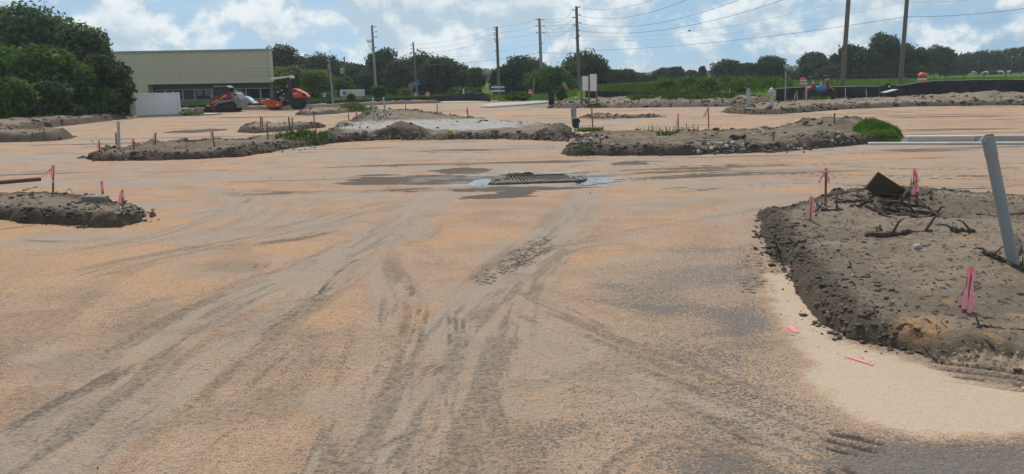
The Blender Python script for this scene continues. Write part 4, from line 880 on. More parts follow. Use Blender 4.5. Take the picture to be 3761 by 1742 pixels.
def glass_mat(name, c, rough=0.06):
    t = NT(name); t.col(t.mix(t.noise(0.7, 4, 0.6), tuple(x * 0.6 for x in c), tuple(x * 1.4 for x in c))); t.rough(rough); t.b.inputs['Specular IOR Level'].default_value = 0.6; MATS[name] = t.m; return t.m
M_GLASS = glass_mat('window_glass', (0.012, 0.035, 0.040))
M_GLASS2 = glass_mat('brown_glass', (0.06, 0.055, 0.048), 0.25)  # browner, rougher glass for the left panes
def building():
    D = 86.0; px2x = lambda px: A(px, 330, D)[0]; zz = lambda px, py: A(px, py, D)[2]
    xL, xR = px2x(350), px2x(996); z1 = zz(990, 182); z0 = zz(990, 301); xo = px2x(545); D2 = D + 1.4
    t = thing('metal_building', 'pale green metal clad building with window strip under deep fascia', 'building', ((xL + xR) / 2, D, 0)); ox = (xL + xR) / 2
    def bx(name, x0, x1, y0, y1, za, zb, mat, parent=t, bev=0.0): return MB().box(((x0 + x1) / 2 - ox, (y0 + y1) / 2, (za + zb) / 2), (x1 - x0, y1 - y0, zb - za), bev=bev).build(name, mat, parent)
    bx('wall', xL, xR - 0.35, 1.4, 1.9, 0, z1 - 0.1, M_BROWN); bx('rear_hall', xL, xR - 6.0, 1.9, 16, 0, z1 - 0.1, M_BROWN)
    bx('fascia_core', xL, xR - 0.04, 0.10, 1.45, z0 + 0.02, z1 - 0.06, M_CLAD)
    bx('wall_core', xL, xo - 0.03, 0.10, 1.44, 0, z0 + 0.02, M_CLAD)
    # ribbed sheet panels
    pw = 0.305
    def panel_mesh(za, zb):
        mb = MB(); P = [(0, 0.04), (0.07, 0.04), (0.085, 0.0), (0.125, 0.0), (0.14, 0.04), (pw, 0.04)]
        V = [(x, y, z) for z in (za, zb) for x, y in P]; F = [(i, i + 1, i + 7, i + 6) for i in range(5)]
        mb.add(V, F); o = mb.build('panel', M_CLAD); me = o.data; bpy.data.objects.remove(o); return me
    m_up = panel_mesh(z0, z1 - 0.10); m_full = panel_mesh(0.0, z1 - 0.10); x = xL
    while x < xR - pw * 0.5:
        link('panel', m_full if x + pw < xo else m_up, None, t, (x - ox, 0.02, 0)); x += pw
    bx('coping', xL - 0.05, xR + 0.04, -0.05, 1.5, z1 - 0.10, z1 + 0.08, pm('coping_paint', (0.33, 0.34, 0.33), 0.1, 3, 0.45))
    bx('corner_trim', xR - 0.06, xR + 0.03, -0.03, 0.18, z0 - 0.03, z1 - 0.10, M_TRIM); bx('drip_edge', xo, xR, -0.03, 0.10, z0 - 0.06, z0, M_TRIM)
    zw1 = zz(900, 325); zw0 = zz(900, 366)
    bx('sill_wall', xo, xR - 0.3, 1.1, 1.4, 0, zw0, M_TAN)
    bx('window_sill', xo, xR - 0.3, 1.03, 1.4, zw0, zw0 + 0.05, M_ALU)
    mull = [553, 588, 616, 652, 696, 760, 805, 888, 942, 982]
    for a, b in zip(mull[:-1], mull[1:]):
        w = bx('window', px2x(a) + 0.03, px2x(b) - 0.03, 1.30, 1.36, zw0 + 0.05, zw1, M_GLASS if a > 800 else M_GLASS2)
        fr = MB(); x0, x1 = px2x(a) - ox, px2x(b) - ox
        fr.box((x0 + 0.03, 1.27, (zw0 + zw1) / 2), (0.07, 0.1, zw1 - zw0)).box((x1 - 0.015, 1.272, (zw0 + zw1) / 2), (0.02, 0.1, zw1 - zw0)).box(((x0 + x1) / 2, 1.275, zw1 - 0.03), (x1 - x0, 0.09, 0.06)).build('frame', M_ALU, w)
        if a == 760: 
            MB().box(((x0 + x1) / 2, 1.285, (zw0 + zw1) / 2 + 0.02), (x1 - x0 - 0.14, 0.02, zw1 - zw0 - 0.1)).build('window_poster', pm('poster_blue', (0.10, 0.27, 0.46), 0.1, 4, 0.5), w)
            MB().prism([(0.12 + x0 + 0.38, zw0 + 0.06), (x0 + 0.95, zw0 + 0.06), (x0 + 0.86, zw0 + 0.5), (x0 + 0.92, zw1 - 0.05), (x0 + 0.62, zw1 - 0.05), (x0 + 0.6, zw0 + 0.5)], 1.262, 1.274).build('poster_band', pm('poster_navy', (0.03, 0.07, 0.15), 0.2, 4, 0.5), w)
        if a == 696:
            MB().box(((x0 + x1) / 2 + 0.1, 1.285, (zw0 + zw1) / 2 + 0.02), (x1 - x0 - 0.3, 0.02, zw1 - zw0 - 0.1)).build('pane_reflection', pm('reflection_beige', (0.25, 0.235, 0.20), 0.12, 4, 0.6), w)  # flat beige panel paints the reflection and interior showing in this pane
            MB().prism([(x0 + 0.18, zw0 + 0.05), (x1 - 0.12, zw0 + 0.05), (x1 - 0.2, zw0 + 0.38), (x0 + 1.05, zw0 + 0.46), (x0 + 1.0, zw1 - 0.1), (x0 + 0.84, zw1 - 0.1), (x0 + 0.8, zw0 + 0.5), (x0 + 0.2, zw0 + 0.4)], 1.262, 1.274).build('pane_silhouette', pm('silhouette_dark', (0.035, 0.032, 0.03), 0.2, 4, 0.7), w)  # dark cut-out paints the silhouettes within that reflection
    MB().tube([(xR - ox - 0.55, 0.1, z0 - 0.12), (xR - ox - 0.2, 0.12, z0 - 0.55)], 0.09, 8).build('flood_light', M_BLACKMETAL, t)
building()
def enclosure():
    M_W = pm('white_siding', (0.72, 0.74, 0.78), 0.05, 2, 0.6, dirt=(0.42, 0.42, 0.42), dirtamt=0.25)
    p0, p1 = G(503, 431), G(692, 424); w = p1.x - p0.x; D = (p0.y + p1.y) / 2; h = A(600, 344, D)[2]; rz = math.atan2(p1.y - p0.y, p1.x - p0.x)
    t = thing('dumpster_enclosure', 'white sided dumpster enclosure in front of the metal building', 'enclosure', (p0.x, p0.y, 0), rz)
    n = 18; bh = h * 0.93 / n
    def board(L):
        o = MB().box((L / 2, 0, 0), (L, 0.03, bh - 0.008), rot=Matrix.Rotation(math.radians(9), 3, 'X')).build('board', M_W); me = o.data; bpy.data.objects.remove(o); return me
    mf, ms = board(w - 0.16), board(2.3)
    for k in range(n):
        z = 0.07 * h + bh * (k + 0.5)
        link('board', mf, None, t, (0.08, 0.0, z)); link('board', ms, None, t, (-0.03, 0.1, z), (0, 0, math.pi / 2)); link('board', ms, None, t, (w + 0.03, 2.4, z), (0, 0, -math.pi / 2))
    for x in (0.03, w - 0.03): MB().box((x, -0.012, h / 2), (0.13, 0.14, h), bev=0.01).build('corner_post', pm('white_vinyl', (0.66, 0.67, 0.70), 0.04, 3, 0.5), t)
    MB().box((w / 2, 0.02, h + 0.02), (w + 0.12, 0.16, 0.05), bev=0.01).build('top_cap', MATS['white_vinyl'], t)
    MB().box((w / 2, 0.03, h * 0.035), (w, 0.12, h * 0.07)).build('footing', M_CONC, t); MB().box((w / 2, 0.07, h / 2 - 0.02), (w - 0.1, 0.05, h - 0.06)).build('backing', M_CONC, t)
    c = G(745, 425); s = MB().box((0, 0, 0.05), (2.1, 1.6, 0.1), bev=0.01).build('concrete_pad', M_CONC, loc=(c.x - 0.3, c.y + 0.9, 0)); tag(s, 'flat concrete pad right of the white enclosure', 'pad')
    for k, px in enumerate((661, 668)):
        b = G(px, 428); q = thing('stake', ('left', 'right')[k] + ' of two short dark stakes before the white enclosure', 'stake', b); MB().box((0, 0, 0.14), (0.04, 0.03, 0.34)).build('shaft', MATS['bark'], q)
enclosure()
# silt fences
def fab_mat():
    t = NT('silt_fabric'); w = t.noise(3.0, 4, 0.6, t.vscale((3, 3, 0.5))); t.col(t.mix(t.rng(t.noise(1.1, 6, 0.65), 0.4, 0.75), (0.010, 0.010, 0.012), (0.050, 0.044, 0.040)))
    t.rough(0.6); t.bump(w, 0.6, 0.08); return t.m
M_FAB = fab_mat()
def fence(label, pts, seed, sag=0.04, stake_every=1.8, hem=False):
    """pts: (px, top py, depth[, foot lift])"""
    rs = np.random.RandomState(seed); T = []; 
    for px, ty, Y in pts:
        p = A(px, ty, Y); T.append((p[0], p[1], p[2]))
    T = np.array(T); seg = np.hypot(np.diff(T[:, 0]), np.diff(T[:, 1])); s = np.concatenate([[0], np.cumsum(seg)]); n = max(12, int(s[-1] / 0.16)); u = np.linspace(0, s[-1], n)
    X = np.interp(u, s, T[:, 0]); Y = np.interp(u, s, T[:, 1]); Zt = np.interp(u, s, T[:, 2]) - sag * np.abs(np.sin(u / stake_every * math.pi)) + 0.03 * (fbm(u * 0.7, u * 0, 3, seed) - .5)
    Z0 = gza(X, Y); rowsn = 6; V = []; 
    root = thing('silt_fence', label, 'fence', (X[0], Y[0], Z0[0]))
    for side in (0, 1):
        for k in range(rowsn):
            f = k / (rowsn - 1); wob = 0.10 * (fbm(u * 2.2, u * 0 + k * 0.8, 3, seed + 5) - 0.5) * math.sin(math.pi * min(1, f + 0.1)) + 0.012 * side
            V.append(np.stack([X - X[0], Y - Y[0] + wob, (Z0 - 0.03) * (1 - f) + Zt * f - Z0[0]], 1))
    V = np.concatenate(V); F = []
    for side in (0, 1):
        for k in range(rowsn - 1):
            b = (side * rowsn + k) * n
            for i in range(n - 1): F.append((b + i, b + i + 1, b + n + i + 1, b + n + i))
    b0, b1 = (rowsn - 1) * n, (2 * rowsn - 1) * n
    for i in range(n - 1): F.append((b0 + i, b0 + i + 1, b1 + i + 1, b1 + i))
    link('fabric', npmesh('fabric', V, np.array(F), True), M_FAB, root)
    if hem:
        MB().tube([(X[i] - X[0], Y[i] - Y[0], Zt[i] - Z0[0] + 0.012) for i in range(0, n, 2)], 0.013, 5).build('top_cord', pm('cord_white', (0.5, 0.5, 0.48), 0.1, 5, 0.7), root)
    d = 0.3
    while d < s[-1]:
        x, y, z = np.interp(d, u, X), np.interp(d, u, Y), np.interp(d, u, Zt)
        zb = float(np.interp(d, u, Z0)); MB().box((x - X[0], y - Y[0] + 0.07, (zb + z) / 2 - Z0[0] + 0.03), (0.045, 0.04, z - zb + 0.12)).build('post', M_WOOD, root); d += stake_every
    return root
fence('black silt fence behind the loader and roller', [(640, 388, 69.5), (700, 386, 70), (900, 380, 71.5), (1130, 373, 74), (1300, 368, 78), (1500, 357, 81), (1625, 353.5, 82)], 1, stake_every=2.5)
fence('black silt fence rising to a peak left of the entrance', [(1590, 353, 83.5), (1680, 346, 83), (1735, 343, 82.5), (1772, 339, 81.5), (1786, 346, 81), (1802, 361, 80.5)], 2, stake_every=2.0)
fence('small square black panel of silt fence left of the permit board', [(2014, 333, 68), (2036, 332, 68)], 3, 0.0, 0.5)
fence('black silt fence right of the permit board', [(2150, 335, 71), (2195, 334, 71), (2260, 336, 70.5), (2340, 337, 70), (2420, 342, 69.5)], 4)
fence('sagging weedy silt fence in front of the tall weeds', [(2440, 345, 69), (2520, 338, 69), (2600, 338, 68.5), (2680, 337, 68), (2700, 341, 68)], 5, 0.12)
fence('long black silt fence across the right side', [(2852, 326, 66), (2900, 322, 65.8), (2960, 320, 65.5), (3080, 318, 65), (3230, 316, 64.4), (3320, 312, 64), (3420, 297, 63.7), (3550, 294, 63.3), (3700, 291, 63), (3850, 292, 62.5)], 6, 0.03, 2.0, hem=True)
# concrete kerbs at the entrance
def slab(name, label, poly, h, mat=M_CONC, cat='kerb'):
    c = np.mean(poly, 0); P = [(p[0] - c[0], p[1] - c[1]) for p in poly]
    mb = MB(); n = len(P); k = 0.97
    V = [(x, y, -0.05) for x, y in P] + [(x, y, h - 0.02) for x, y in P] + [(x * k, y * k, h) for x, y in P]
    F = [tuple(range(2 * n, 3 * n))] + [(i, (i + 1) % n, n + (i + 1) % n, n + i) for i in range(n)] + [(n + i, n + (i + 1) % n, 2 * n + (i + 1) % n, 2 * n + i) for i in range(n)]
    mb.add(V, F); o = mb.build(name, mat, loc=(c[0], c[1], 0)); return tag(o, label, cat)
g2 = lambda *q: [G0(px, py)[:2] for px, py in q]
slab('concrete_apron', 'pale concrete apron of the site entrance beside the silt fence peak', g2((1585, 377), (1640, 379), (1760, 376), (1900, 368), (1960, 364), (1850, 362), (1700, 366)), 0.06, cat='apron')
slab('entrance_kerb', 'long grey concrete kerb wedge at the site entrance', g2((1766, 391), (1800, 394), (1900, 387), (2030, 376), (2030, 370.5), (1900, 377), (1810, 383)), 0.10)
pk = g2((1764, 393.5), (1800, 396.5), (1900, 389.5), (2030, 377.5)); 
o = MB().tube([(p[0], p[1], 0.05) for p in smoothline(pk, 4)], 0.075, 8).build('kerb_lip', pm('pale_concrete', (0.44, 0.44, 0.43), 0.08, 4, 0.8, dirt=(0.38, 0.35, 0.30), dirtamt=0.25)); tag(o, 'bright front lip of the entrance kerb', 'kerb')
def kerb_bar(label, a, b, h, w, z=0.0):
    p, q = G0(*a), G0(*b); d = math.hypot(q[0] - p[0], q[1] - p[1]); rz = math.atan2(q[1] - p[1], q[0] - p[0])
    t = thing('concrete_kerb', label, 'kerb', (p[0], p[1], 0), rz); k = 0; L = d / 3
    for k in range(3): MB().box((L * (k + 0.5), w / 2, z + h / 2 - 0.02), (L - 0.008, w, h + 0.04), bev=0.018).build('section', MATS['pale_concrete'] if k != 1 else M_CONC, t)
    return t
kerb_bar('upper raised concrete kerb at the right edge', (3331, 521), (4100, 517), 0.17, 0.42)
kerb_bar('lower concrete kerb strip in front of the raised one', (3192, 533), (4100, 534), 0.07, 0.28)
# inlet grate with filter sock
def inlet():
    a, b, c, d = G0(1818, 668), G0(2062, 656), G0(2095, 640), G0(1875, 648)
    cx, cy = (a + b + c + d)[:2] / 4; t = thing('drain_inlet', 'muddy drain grate ringed by a filter sock beside two puddles', 'drain', (cx, cy, -0.075), 0.10)
    W, Dp = 1.45, 0.95; rng = random.Random(2)
    MUD = pm('wet_mud', (0.085, 0.063, 0.048), 0.4, 9, 0.7, bump=0.8)
    IRON = pm('grate_iron', (0.075, 0.060, 0.048), 0.4, 14, 0.7, metal=0.2, dirt=(0.14, 0.10, 0.075), dirtamt=0.7)
    MB().box((0, 0, -0.02), (W, Dp, 0.06)).build('pit_shade', pm('pit_dark', (0.015, 0.013, 0.012), 0.2, 4, 0.9), t)  # near-black plate paints the shade of the pit under the bars
    bar = MB().box((0, 0, 0.055), (0.028, Dp, 0.03)).build('grate_bar', IRON, t); bar.location.x = -W / 2 + 0.03
    for k in range(1, 19): link('grate_bar', bar.data, None, t, (-W / 2 + 0.03 + k * (W - 0.06) / 18, 0, 0), (0, 0, rng.uniform(-.02, .02)))
    for y in (-Dp / 2 - 0.03, Dp / 2 + 0.03): MB().box((0, y, 0.06), (W + 0.1, 0.05, 0.06), bev=0.01).build('grate_frame', IRON, t)
    for x in (-W / 2 - 0.03, W / 2 + 0.03): MB().box((x, 0, 0.062), (0.05, Dp, 0.06), bev=0.01).build('grate_frame', IRON, t)
    def sock(name, pts, r):
        P = smoothline(pts, 6); rr = [r * (0.8 + 0.45 * rng.random()) for _ in P]; MB().tube([(p[0], p[1], p[2] * 0.35 + 0.015 + 0.012 * rng.random()) for p in P], rr, 9).build(name, MUD, t, smooth=True)
    sock('filter_sock', [(-1.05, -0.75, 0.02), (-0.95, -0.3, 0.05), (-0.82, 0.3, 0.07), (-0.55, 0.62, 0.09), (-0.2, 0.66, 0.11), (0.05, 0.63, 0.10)], 0.058)
    sock('filter_sock', [(-1.05, -0.78, 0.02), (-0.5, -0.74, 0.03), (0.1, -0.72, 0.03), (0.6, -0.74, 0.04), (0.92, -0.72, 0.06)], 0.06)
    sock('filter_sock', [(0.55, -0.64, 0.05), (0.85, -0.70, 0.06), (1.02, -0.55, 0.06), (1.1, -0.1, 0.05), (1.05, 0.3, 0.03)], 0.045)
    for k, (mx, my, sx, sy, sz) in enumerate(((-0.62, -0.52, 0.38, 0.13, 0.05), (0.05, -0.58, 0.5, 0.08, 0.045), (0.62, -0.52, 0.3, 0.10, 0.045), (-0.74, 0.15, 0.18, 0.4, 0.07), (0.82, 0.1, 0.10, 0.35, 0.04))):
        V = IC2_V * (0.75 + 0.5 * fbm(IC2_V[:, 0] * 2.5 + k, IC2_V[:, 1] * 2.5, 3, 80 + k)[:, None]) * np.array([sx, sy, sz]) + np.array([mx, my, 0.05])
        link('mud_slump', npmesh('mud_slump', V, IC2_F, True), MUD, t)
    MB().tube([(-0.1 + 0.14 * math.cos(q / 10 * 6.28), 0.56 + 0.05 * math.sin(q), 0.07 + 0.045 * math.sin(q / 10 * 6.28)) for q in range(11)], 0.03, 7).build('sock_loop', MUD, t, smooth=True)
inlet()
def water():
    t = NT('puddle_water'); t.col((0.05, 0.055, 0.06)); t.rough(0.03); t.b.inputs['Specular IOR Level'].default_value = 1.0; t.b.inputs['IOR'].default_value = 1.6; t.b.inputs['Metallic'].default_value = 0.0
    return t.m
M_WATER = water()
def puddle(label, outline, z=0.0):
    P = smoothline([G0(*p)[:2] for p in outline] + [G0(*outline[0])[:2]], 5)[:-1]; c = np.mean(P, 0); rs = np.random.RandomState(3)
    mb = MB(); mb.add([(p[0] - c[0] + 0.02 * rs.randn(), p[1] - c[1] + 0.02 * rs.randn(), 0) for p in P] + [(0, 0, 0)], [(i, (i + 1) % len(P), len(P)) for i in range(len(P))])
    o = mb.build('puddle', M_WATER, loc=(c[0], c[1], z)); tag(o, label, 'puddle', kind='structure')
puddle('small sky reflecting puddle left of the drain grate', [(1715, 673), (1745, 659), (1785, 652), (1806, 658), (1800, 672), (1770, 682)], -0.028)
puddle('bright sky reflecting puddle right of the drain grate', [(2116, 670), (2112, 656), (2125, 649), (2180, 648), (2235, 651), (2262, 660), (2210, 669), (2140, 677)], -0.026)
# pink spray marks on the cream sand
M_PINK = pm('pink_paint', (0.74, 0.24, 0.24), 0.15, 40, 0.9, dirt=(0.56, 0.42, 0.30), dirtamt=0.8)
def spray(label, a, b, w):
    p, q = G0(*a)[:2], G0(*b)[:2]; d = np.array(q) - p; L = np.hypot(*d); e = d / L; nrm = np.array([-e[1], e[0]]); rs = np.random.RandomState(int(a[0])); up = []; dn = []
    for k in range(15):
        f = k / 14; c = d * f; hw = w / 2 * (0.35 + 0.65 * math.sin(math.pi * (0.1 + 0.8 * f))) * (0.75 + 0.5 * rs.rand()); up.append(c + nrm * hw); dn.append(c - nrm * hw)
    V = [(v[0], v[1], gz(*(v + p)) + 0.006) for v in up + dn[::-1]]
    mb = MB(); mb.add(V, [(k, k + 1, 28 - k, 29 - k) for k in range(14)])
    for k in range(40):
        f = rs.rand(); c = d * f + nrm * rs.randn() * w * 0.6; r = 0.004 + 0.006 * rs.rand(); mb.add([(c[0] + r * math.cos(j * 1.257), c[1] + r * math.sin(j * 1.257), gz(*(c + p)) + 0.0065) for j in range(5)], [(0, 1, 2, 3, 4)])
    tag(mb.build('spray_mark', M_PINK, loc=(p[0], p[1], 0)), label, 'paint mark')
spray('short pink spray mark beside the near soil island', (2900, 1198), (2925, 1224), 0.055)
spray('long pink spray dash on the cream sand strip', (3105, 1308), (3205, 1342), 0.045)
spray('pink spray mark cut by the right picture edge', (3752, 1425), (3790, 1432), 0.05)
# ------------------------------------------------------------------ machines
M_RED = pm('loader_red', (0.24, 0.018, 0.028), 0.2, 5, 0.4, dirt=(0.20, 0.10, 0.08), dirtamt=0.35)
M_GREYW = pm('loader_grey', (0.21, 0.20, 0.19), 0.1, 5, 0.5, dirt=(0.28, 0.24, 0.20), dirtamt=0.4)
M_RUBBER = pm('rubber', (0.022, 0.021, 0.021), 0.3, 10, 0.85, bump=0.3, dirt=(0.10, 0.08, 0.065), dirtamt=0.6)
M_DARKSTEEL = pm('dark_steel', (0.03, 0.03, 0.033), 0.3, 8, 0.6, dirt=(0.11, 0.09, 0.07), dirtamt=0.4)
M_ORANGE = pm('roller_orange', (0.62, 0.085, 0.022), 0.12, 4, 0.4, dirt=(0.35, 0.13, 0.06), dirtamt=0.35)
M_NAVY = pm('roller_charcoal', (0.026, 0.028, 0.038), 0.25, 5, 0.55, dirt=(0.09, 0.08, 0.07), dirtamt=0.35)
M_WHITE = pm('white_paint', (0.66, 0.66, 0.63), 0.06, 4, 0.5, dirt=(0.45, 0.43, 0.38), dirtamt=0.3)
M_DECAL = pm('white_decal', (0.72, 0.72, 0.70), 0.03, 8, 0.5)
M_YEL = pm('yellow_decal', (0.60, 0.32, 0.03), 0.1, 8, 0.5)
def loader():
    p = G(830, 412); k = 492.0 / (66.0 / 63.0)
    S = math.hypot(p.x, p.y) / (FPX * 1.0) * 9.94 / 9.94
    u = lambda cx: (cx - 800) / 9.94 * p.y / FPX; z = lambda cy: (1030 - cy) / 9.94 * p.y / FPX
    t = thing('track_loader', 'red and grey compact track loader with enclosed black cab', 'loader', (p.x + 0.0, p.y + 0.55, 0), math.radians(-3))
    Q = lambda pts: [(u(a), z(b)) for a, b in pts]
    for s in (-1, 1):
        y0, y1 = (-0.82, -0.46) if s < 0 else (0.46, 0.82)
        trk = Q([(400, 1030), (1120, 1030), (1190, 960), (1195, 800), (1130, 700), (1040, 690), (700, 800), (420, 870), (370, 930), (375, 1000)])
        b = MB().prism(trk, y0, y1).build('track', M_RUBBER, t)
        lug = MB()
        for i in range(22):
            xx = u(400) + (u(1130) - u(400)) * i / 21; lug.box((xx, (y0 + y1) / 2, 0.012), (0.045, y1 - y0 + 0.02, 0.03))
        for i in range(14):
            f = i / 13; lug.box((u(420) + (u(1040) - u(420)) * f, (y0 + y1) / 2, z(870) + (z(690) - z(870)) * f + 0.01), (0.045, y1 - y0 + 0.02, 0.03), rot=Matrix.Rotation(-0.27, 3, 'Y'))
        lug.build('track_lugs', M_RUBBER, b)
        yf = y0 - 0.012 if s < 0 else y1 + 0.012
        for cx, cy, r in ((1090, 850, 0.19), (450, 945, 0.12), (580, 985, 0.07), (720, 985, 0.07), (860, 985, 0.07), (980, 980, 0.07)):
            MB().lathe([(r * 0.5, -0.02), (r, -0.015), (r, 0.015), (r * 0.4, 0.03)], 14, (u(cx), yf, z(cy)), 'y').build('track_wheel', M_DARKSTEEL, t)
        MB().prism(Q([(560, 860), (900, 760), (1000, 770), (1000, 900), (560, 940)]), yf - 0.005, yf + 0.01).build('track_frame', M_DARKSTEEL, t)
        ya, yb = (-0.80, -0.62) if s < 0 else (0.62, 0.80)
        arm = MB().prism(Q([(1060, 355), (1080, 500), (900, 560), (640, 640), (480, 720), (420, 900), (330, 990), (270, 900), (280, 720), (330, 600), (420, 490), (560, 470), (900, 370)]), ya, yb).build('lift_arm', M_RED, t)
        yo = ya - 0.006 if s < 0 else yb + 0.006
        MB().prism(Q([(795, 470), (915, 415), (915, 455), (800, 500)]), yo - 0.004, yo + 0.004).build('decal', M_DECAL, arm)
        MB().prism(Q([(700, 515), (785, 480), (785, 530), (705, 560)]), yo - 0.004, yo + 0.004).build('decal', M_YEL, arm)
        MB().prism(Q([(370, 690), (600, 575), (610, 590), (375, 705)]), yo - 0.004, yo + 0.004).build('decal', M_DECAL, arm)
        MB().prism(Q([(600, 610), (1040, 590), (1150, 640), (1040, 655), (900, 690), (620, 720), (520, 760), (440, 830), (430, 800), (520, 690)]), ya - 0.01, yb - 0.04 if s < 0 else yb + 0.01).build('fender', M_GREYW, t)
    rear = MB().prism(Q([(1060, 345), (1200, 330), (1290, 400), (1390, 570), (1420, 850), (1390, 880), (1240, 890), (1235, 780), (1190, 690), (1080, 645), (1050, 560)]), -0.70, 0.70).build('engine_cover', M_GREYW, t)
    MB().prism(Q([(1085, 410), (1275, 400), (1285, 520), (1090, 560)]), -0.712, -0.70).build('decal_field', M_BLACKMETAL, rear)
    text_part('lettering', 'TL8', 0.26, M_DECAL, rear, (u(1185), -0.718, z(490)), (math.pi / 2, 0.05, 0), 0.004, 1.1)
    MB().box((u(1120), 0, z(300)), (0.2, 0.5, 0.1), bev=0.02).build('exhaust_box', M_GREYW, t)
    MB().prism(Q([(620, 600), (1080, 560), (1180, 700), (1150, 950), (520, 950), (470, 760)]), -0.45, 0.45).build('chassis', M_DARKSTEEL, t)
    # cab
    MB().prism(Q([(430, 150), (900, 135), (990, 230), (1040, 380), (1040, 400), (1000, 400), (940, 240), (880, 185), (470, 190), (460, 480), (410, 480)]), -0.44, -0.38).build('cab_side', M_BLACKMETAL, t)
    MB().prism(Q([(430, 150), (900, 135), (990, 230), (1040, 380), (1040, 400), (1000, 400), (940, 240), (880, 185), (470, 190), (460, 480), (410, 480)]), 0.38, 0.44).build('cab_side', M_BLACKMETAL, t)
    MB().prism(Q([(410, 110), (450, 98), (890, 95), (980, 160), (985, 185), (890, 135), (420, 150)]), -0.50, 0.50).build('cab_roof', pm('roof_grey', (0.20, 0.20, 0.20), 0.1, 5, 0.5), t)
    for s in (-1, 1): MB().prism(Q([(470, 190), (880, 185), (940, 240), (1000, 400), (1000, 460), (460, 480)]), s * 0.40 - 0.006, s * 0.40 + 0.006).build('cab_window', pm('cab_mesh', (0.045, 0.048, 0.052), 0.3, 5, 0.25), t)
    for x in (560, 760): MB().box((u(x), -0.425, z(330)), (0.05, 0.03, 0.56)).build('cab_pillar', M_BLACKMETAL, t)
    MB().prism(Q([(580, 200), (680, 200), (690, 350), (720, 420), (560, 420)]), -0.2, 0.2).build('seat', pm('seat_grey', (0.16, 0.17, 0.17), 0.2, 9, 0.8), t)
    MB().lathe([(0.01, -0.02), (0.035, 0), (0.03, 0.05), (0.005, 0.07)], 8, (u(420), -0.3, z(110))).build('beacon', M_DECAL, t)
    # bucket
    bk = MB().prism(Q([(20, 1040), (310, 1030), (330, 940), (280, 800), (120, 780), (230, 850), (250, 970), (20, 1010)]), -0.92, 0.92)
    for s in (-1, 1): bk.prism(Q([(20, 1035), (300, 1028), (325, 940), (278, 805), (130, 785)]), s * 0.90 - 0.02, s * 0.90 + 0.02)
    bk.build('bucket', M_DARKSTEEL, t)
    for s in (-1, 1): MB().cyl((u(330), s * 0.4, z(800)), (u(300), s * 0.4, z(960)), 0.04).build('tilt_cylinder', M_DARKSTEEL, t)
    MB().box((u(240), -0.82, z(840)), (0.09, 0.05, 0.06)).build('marker_light', M_DECAL, t)
loader()
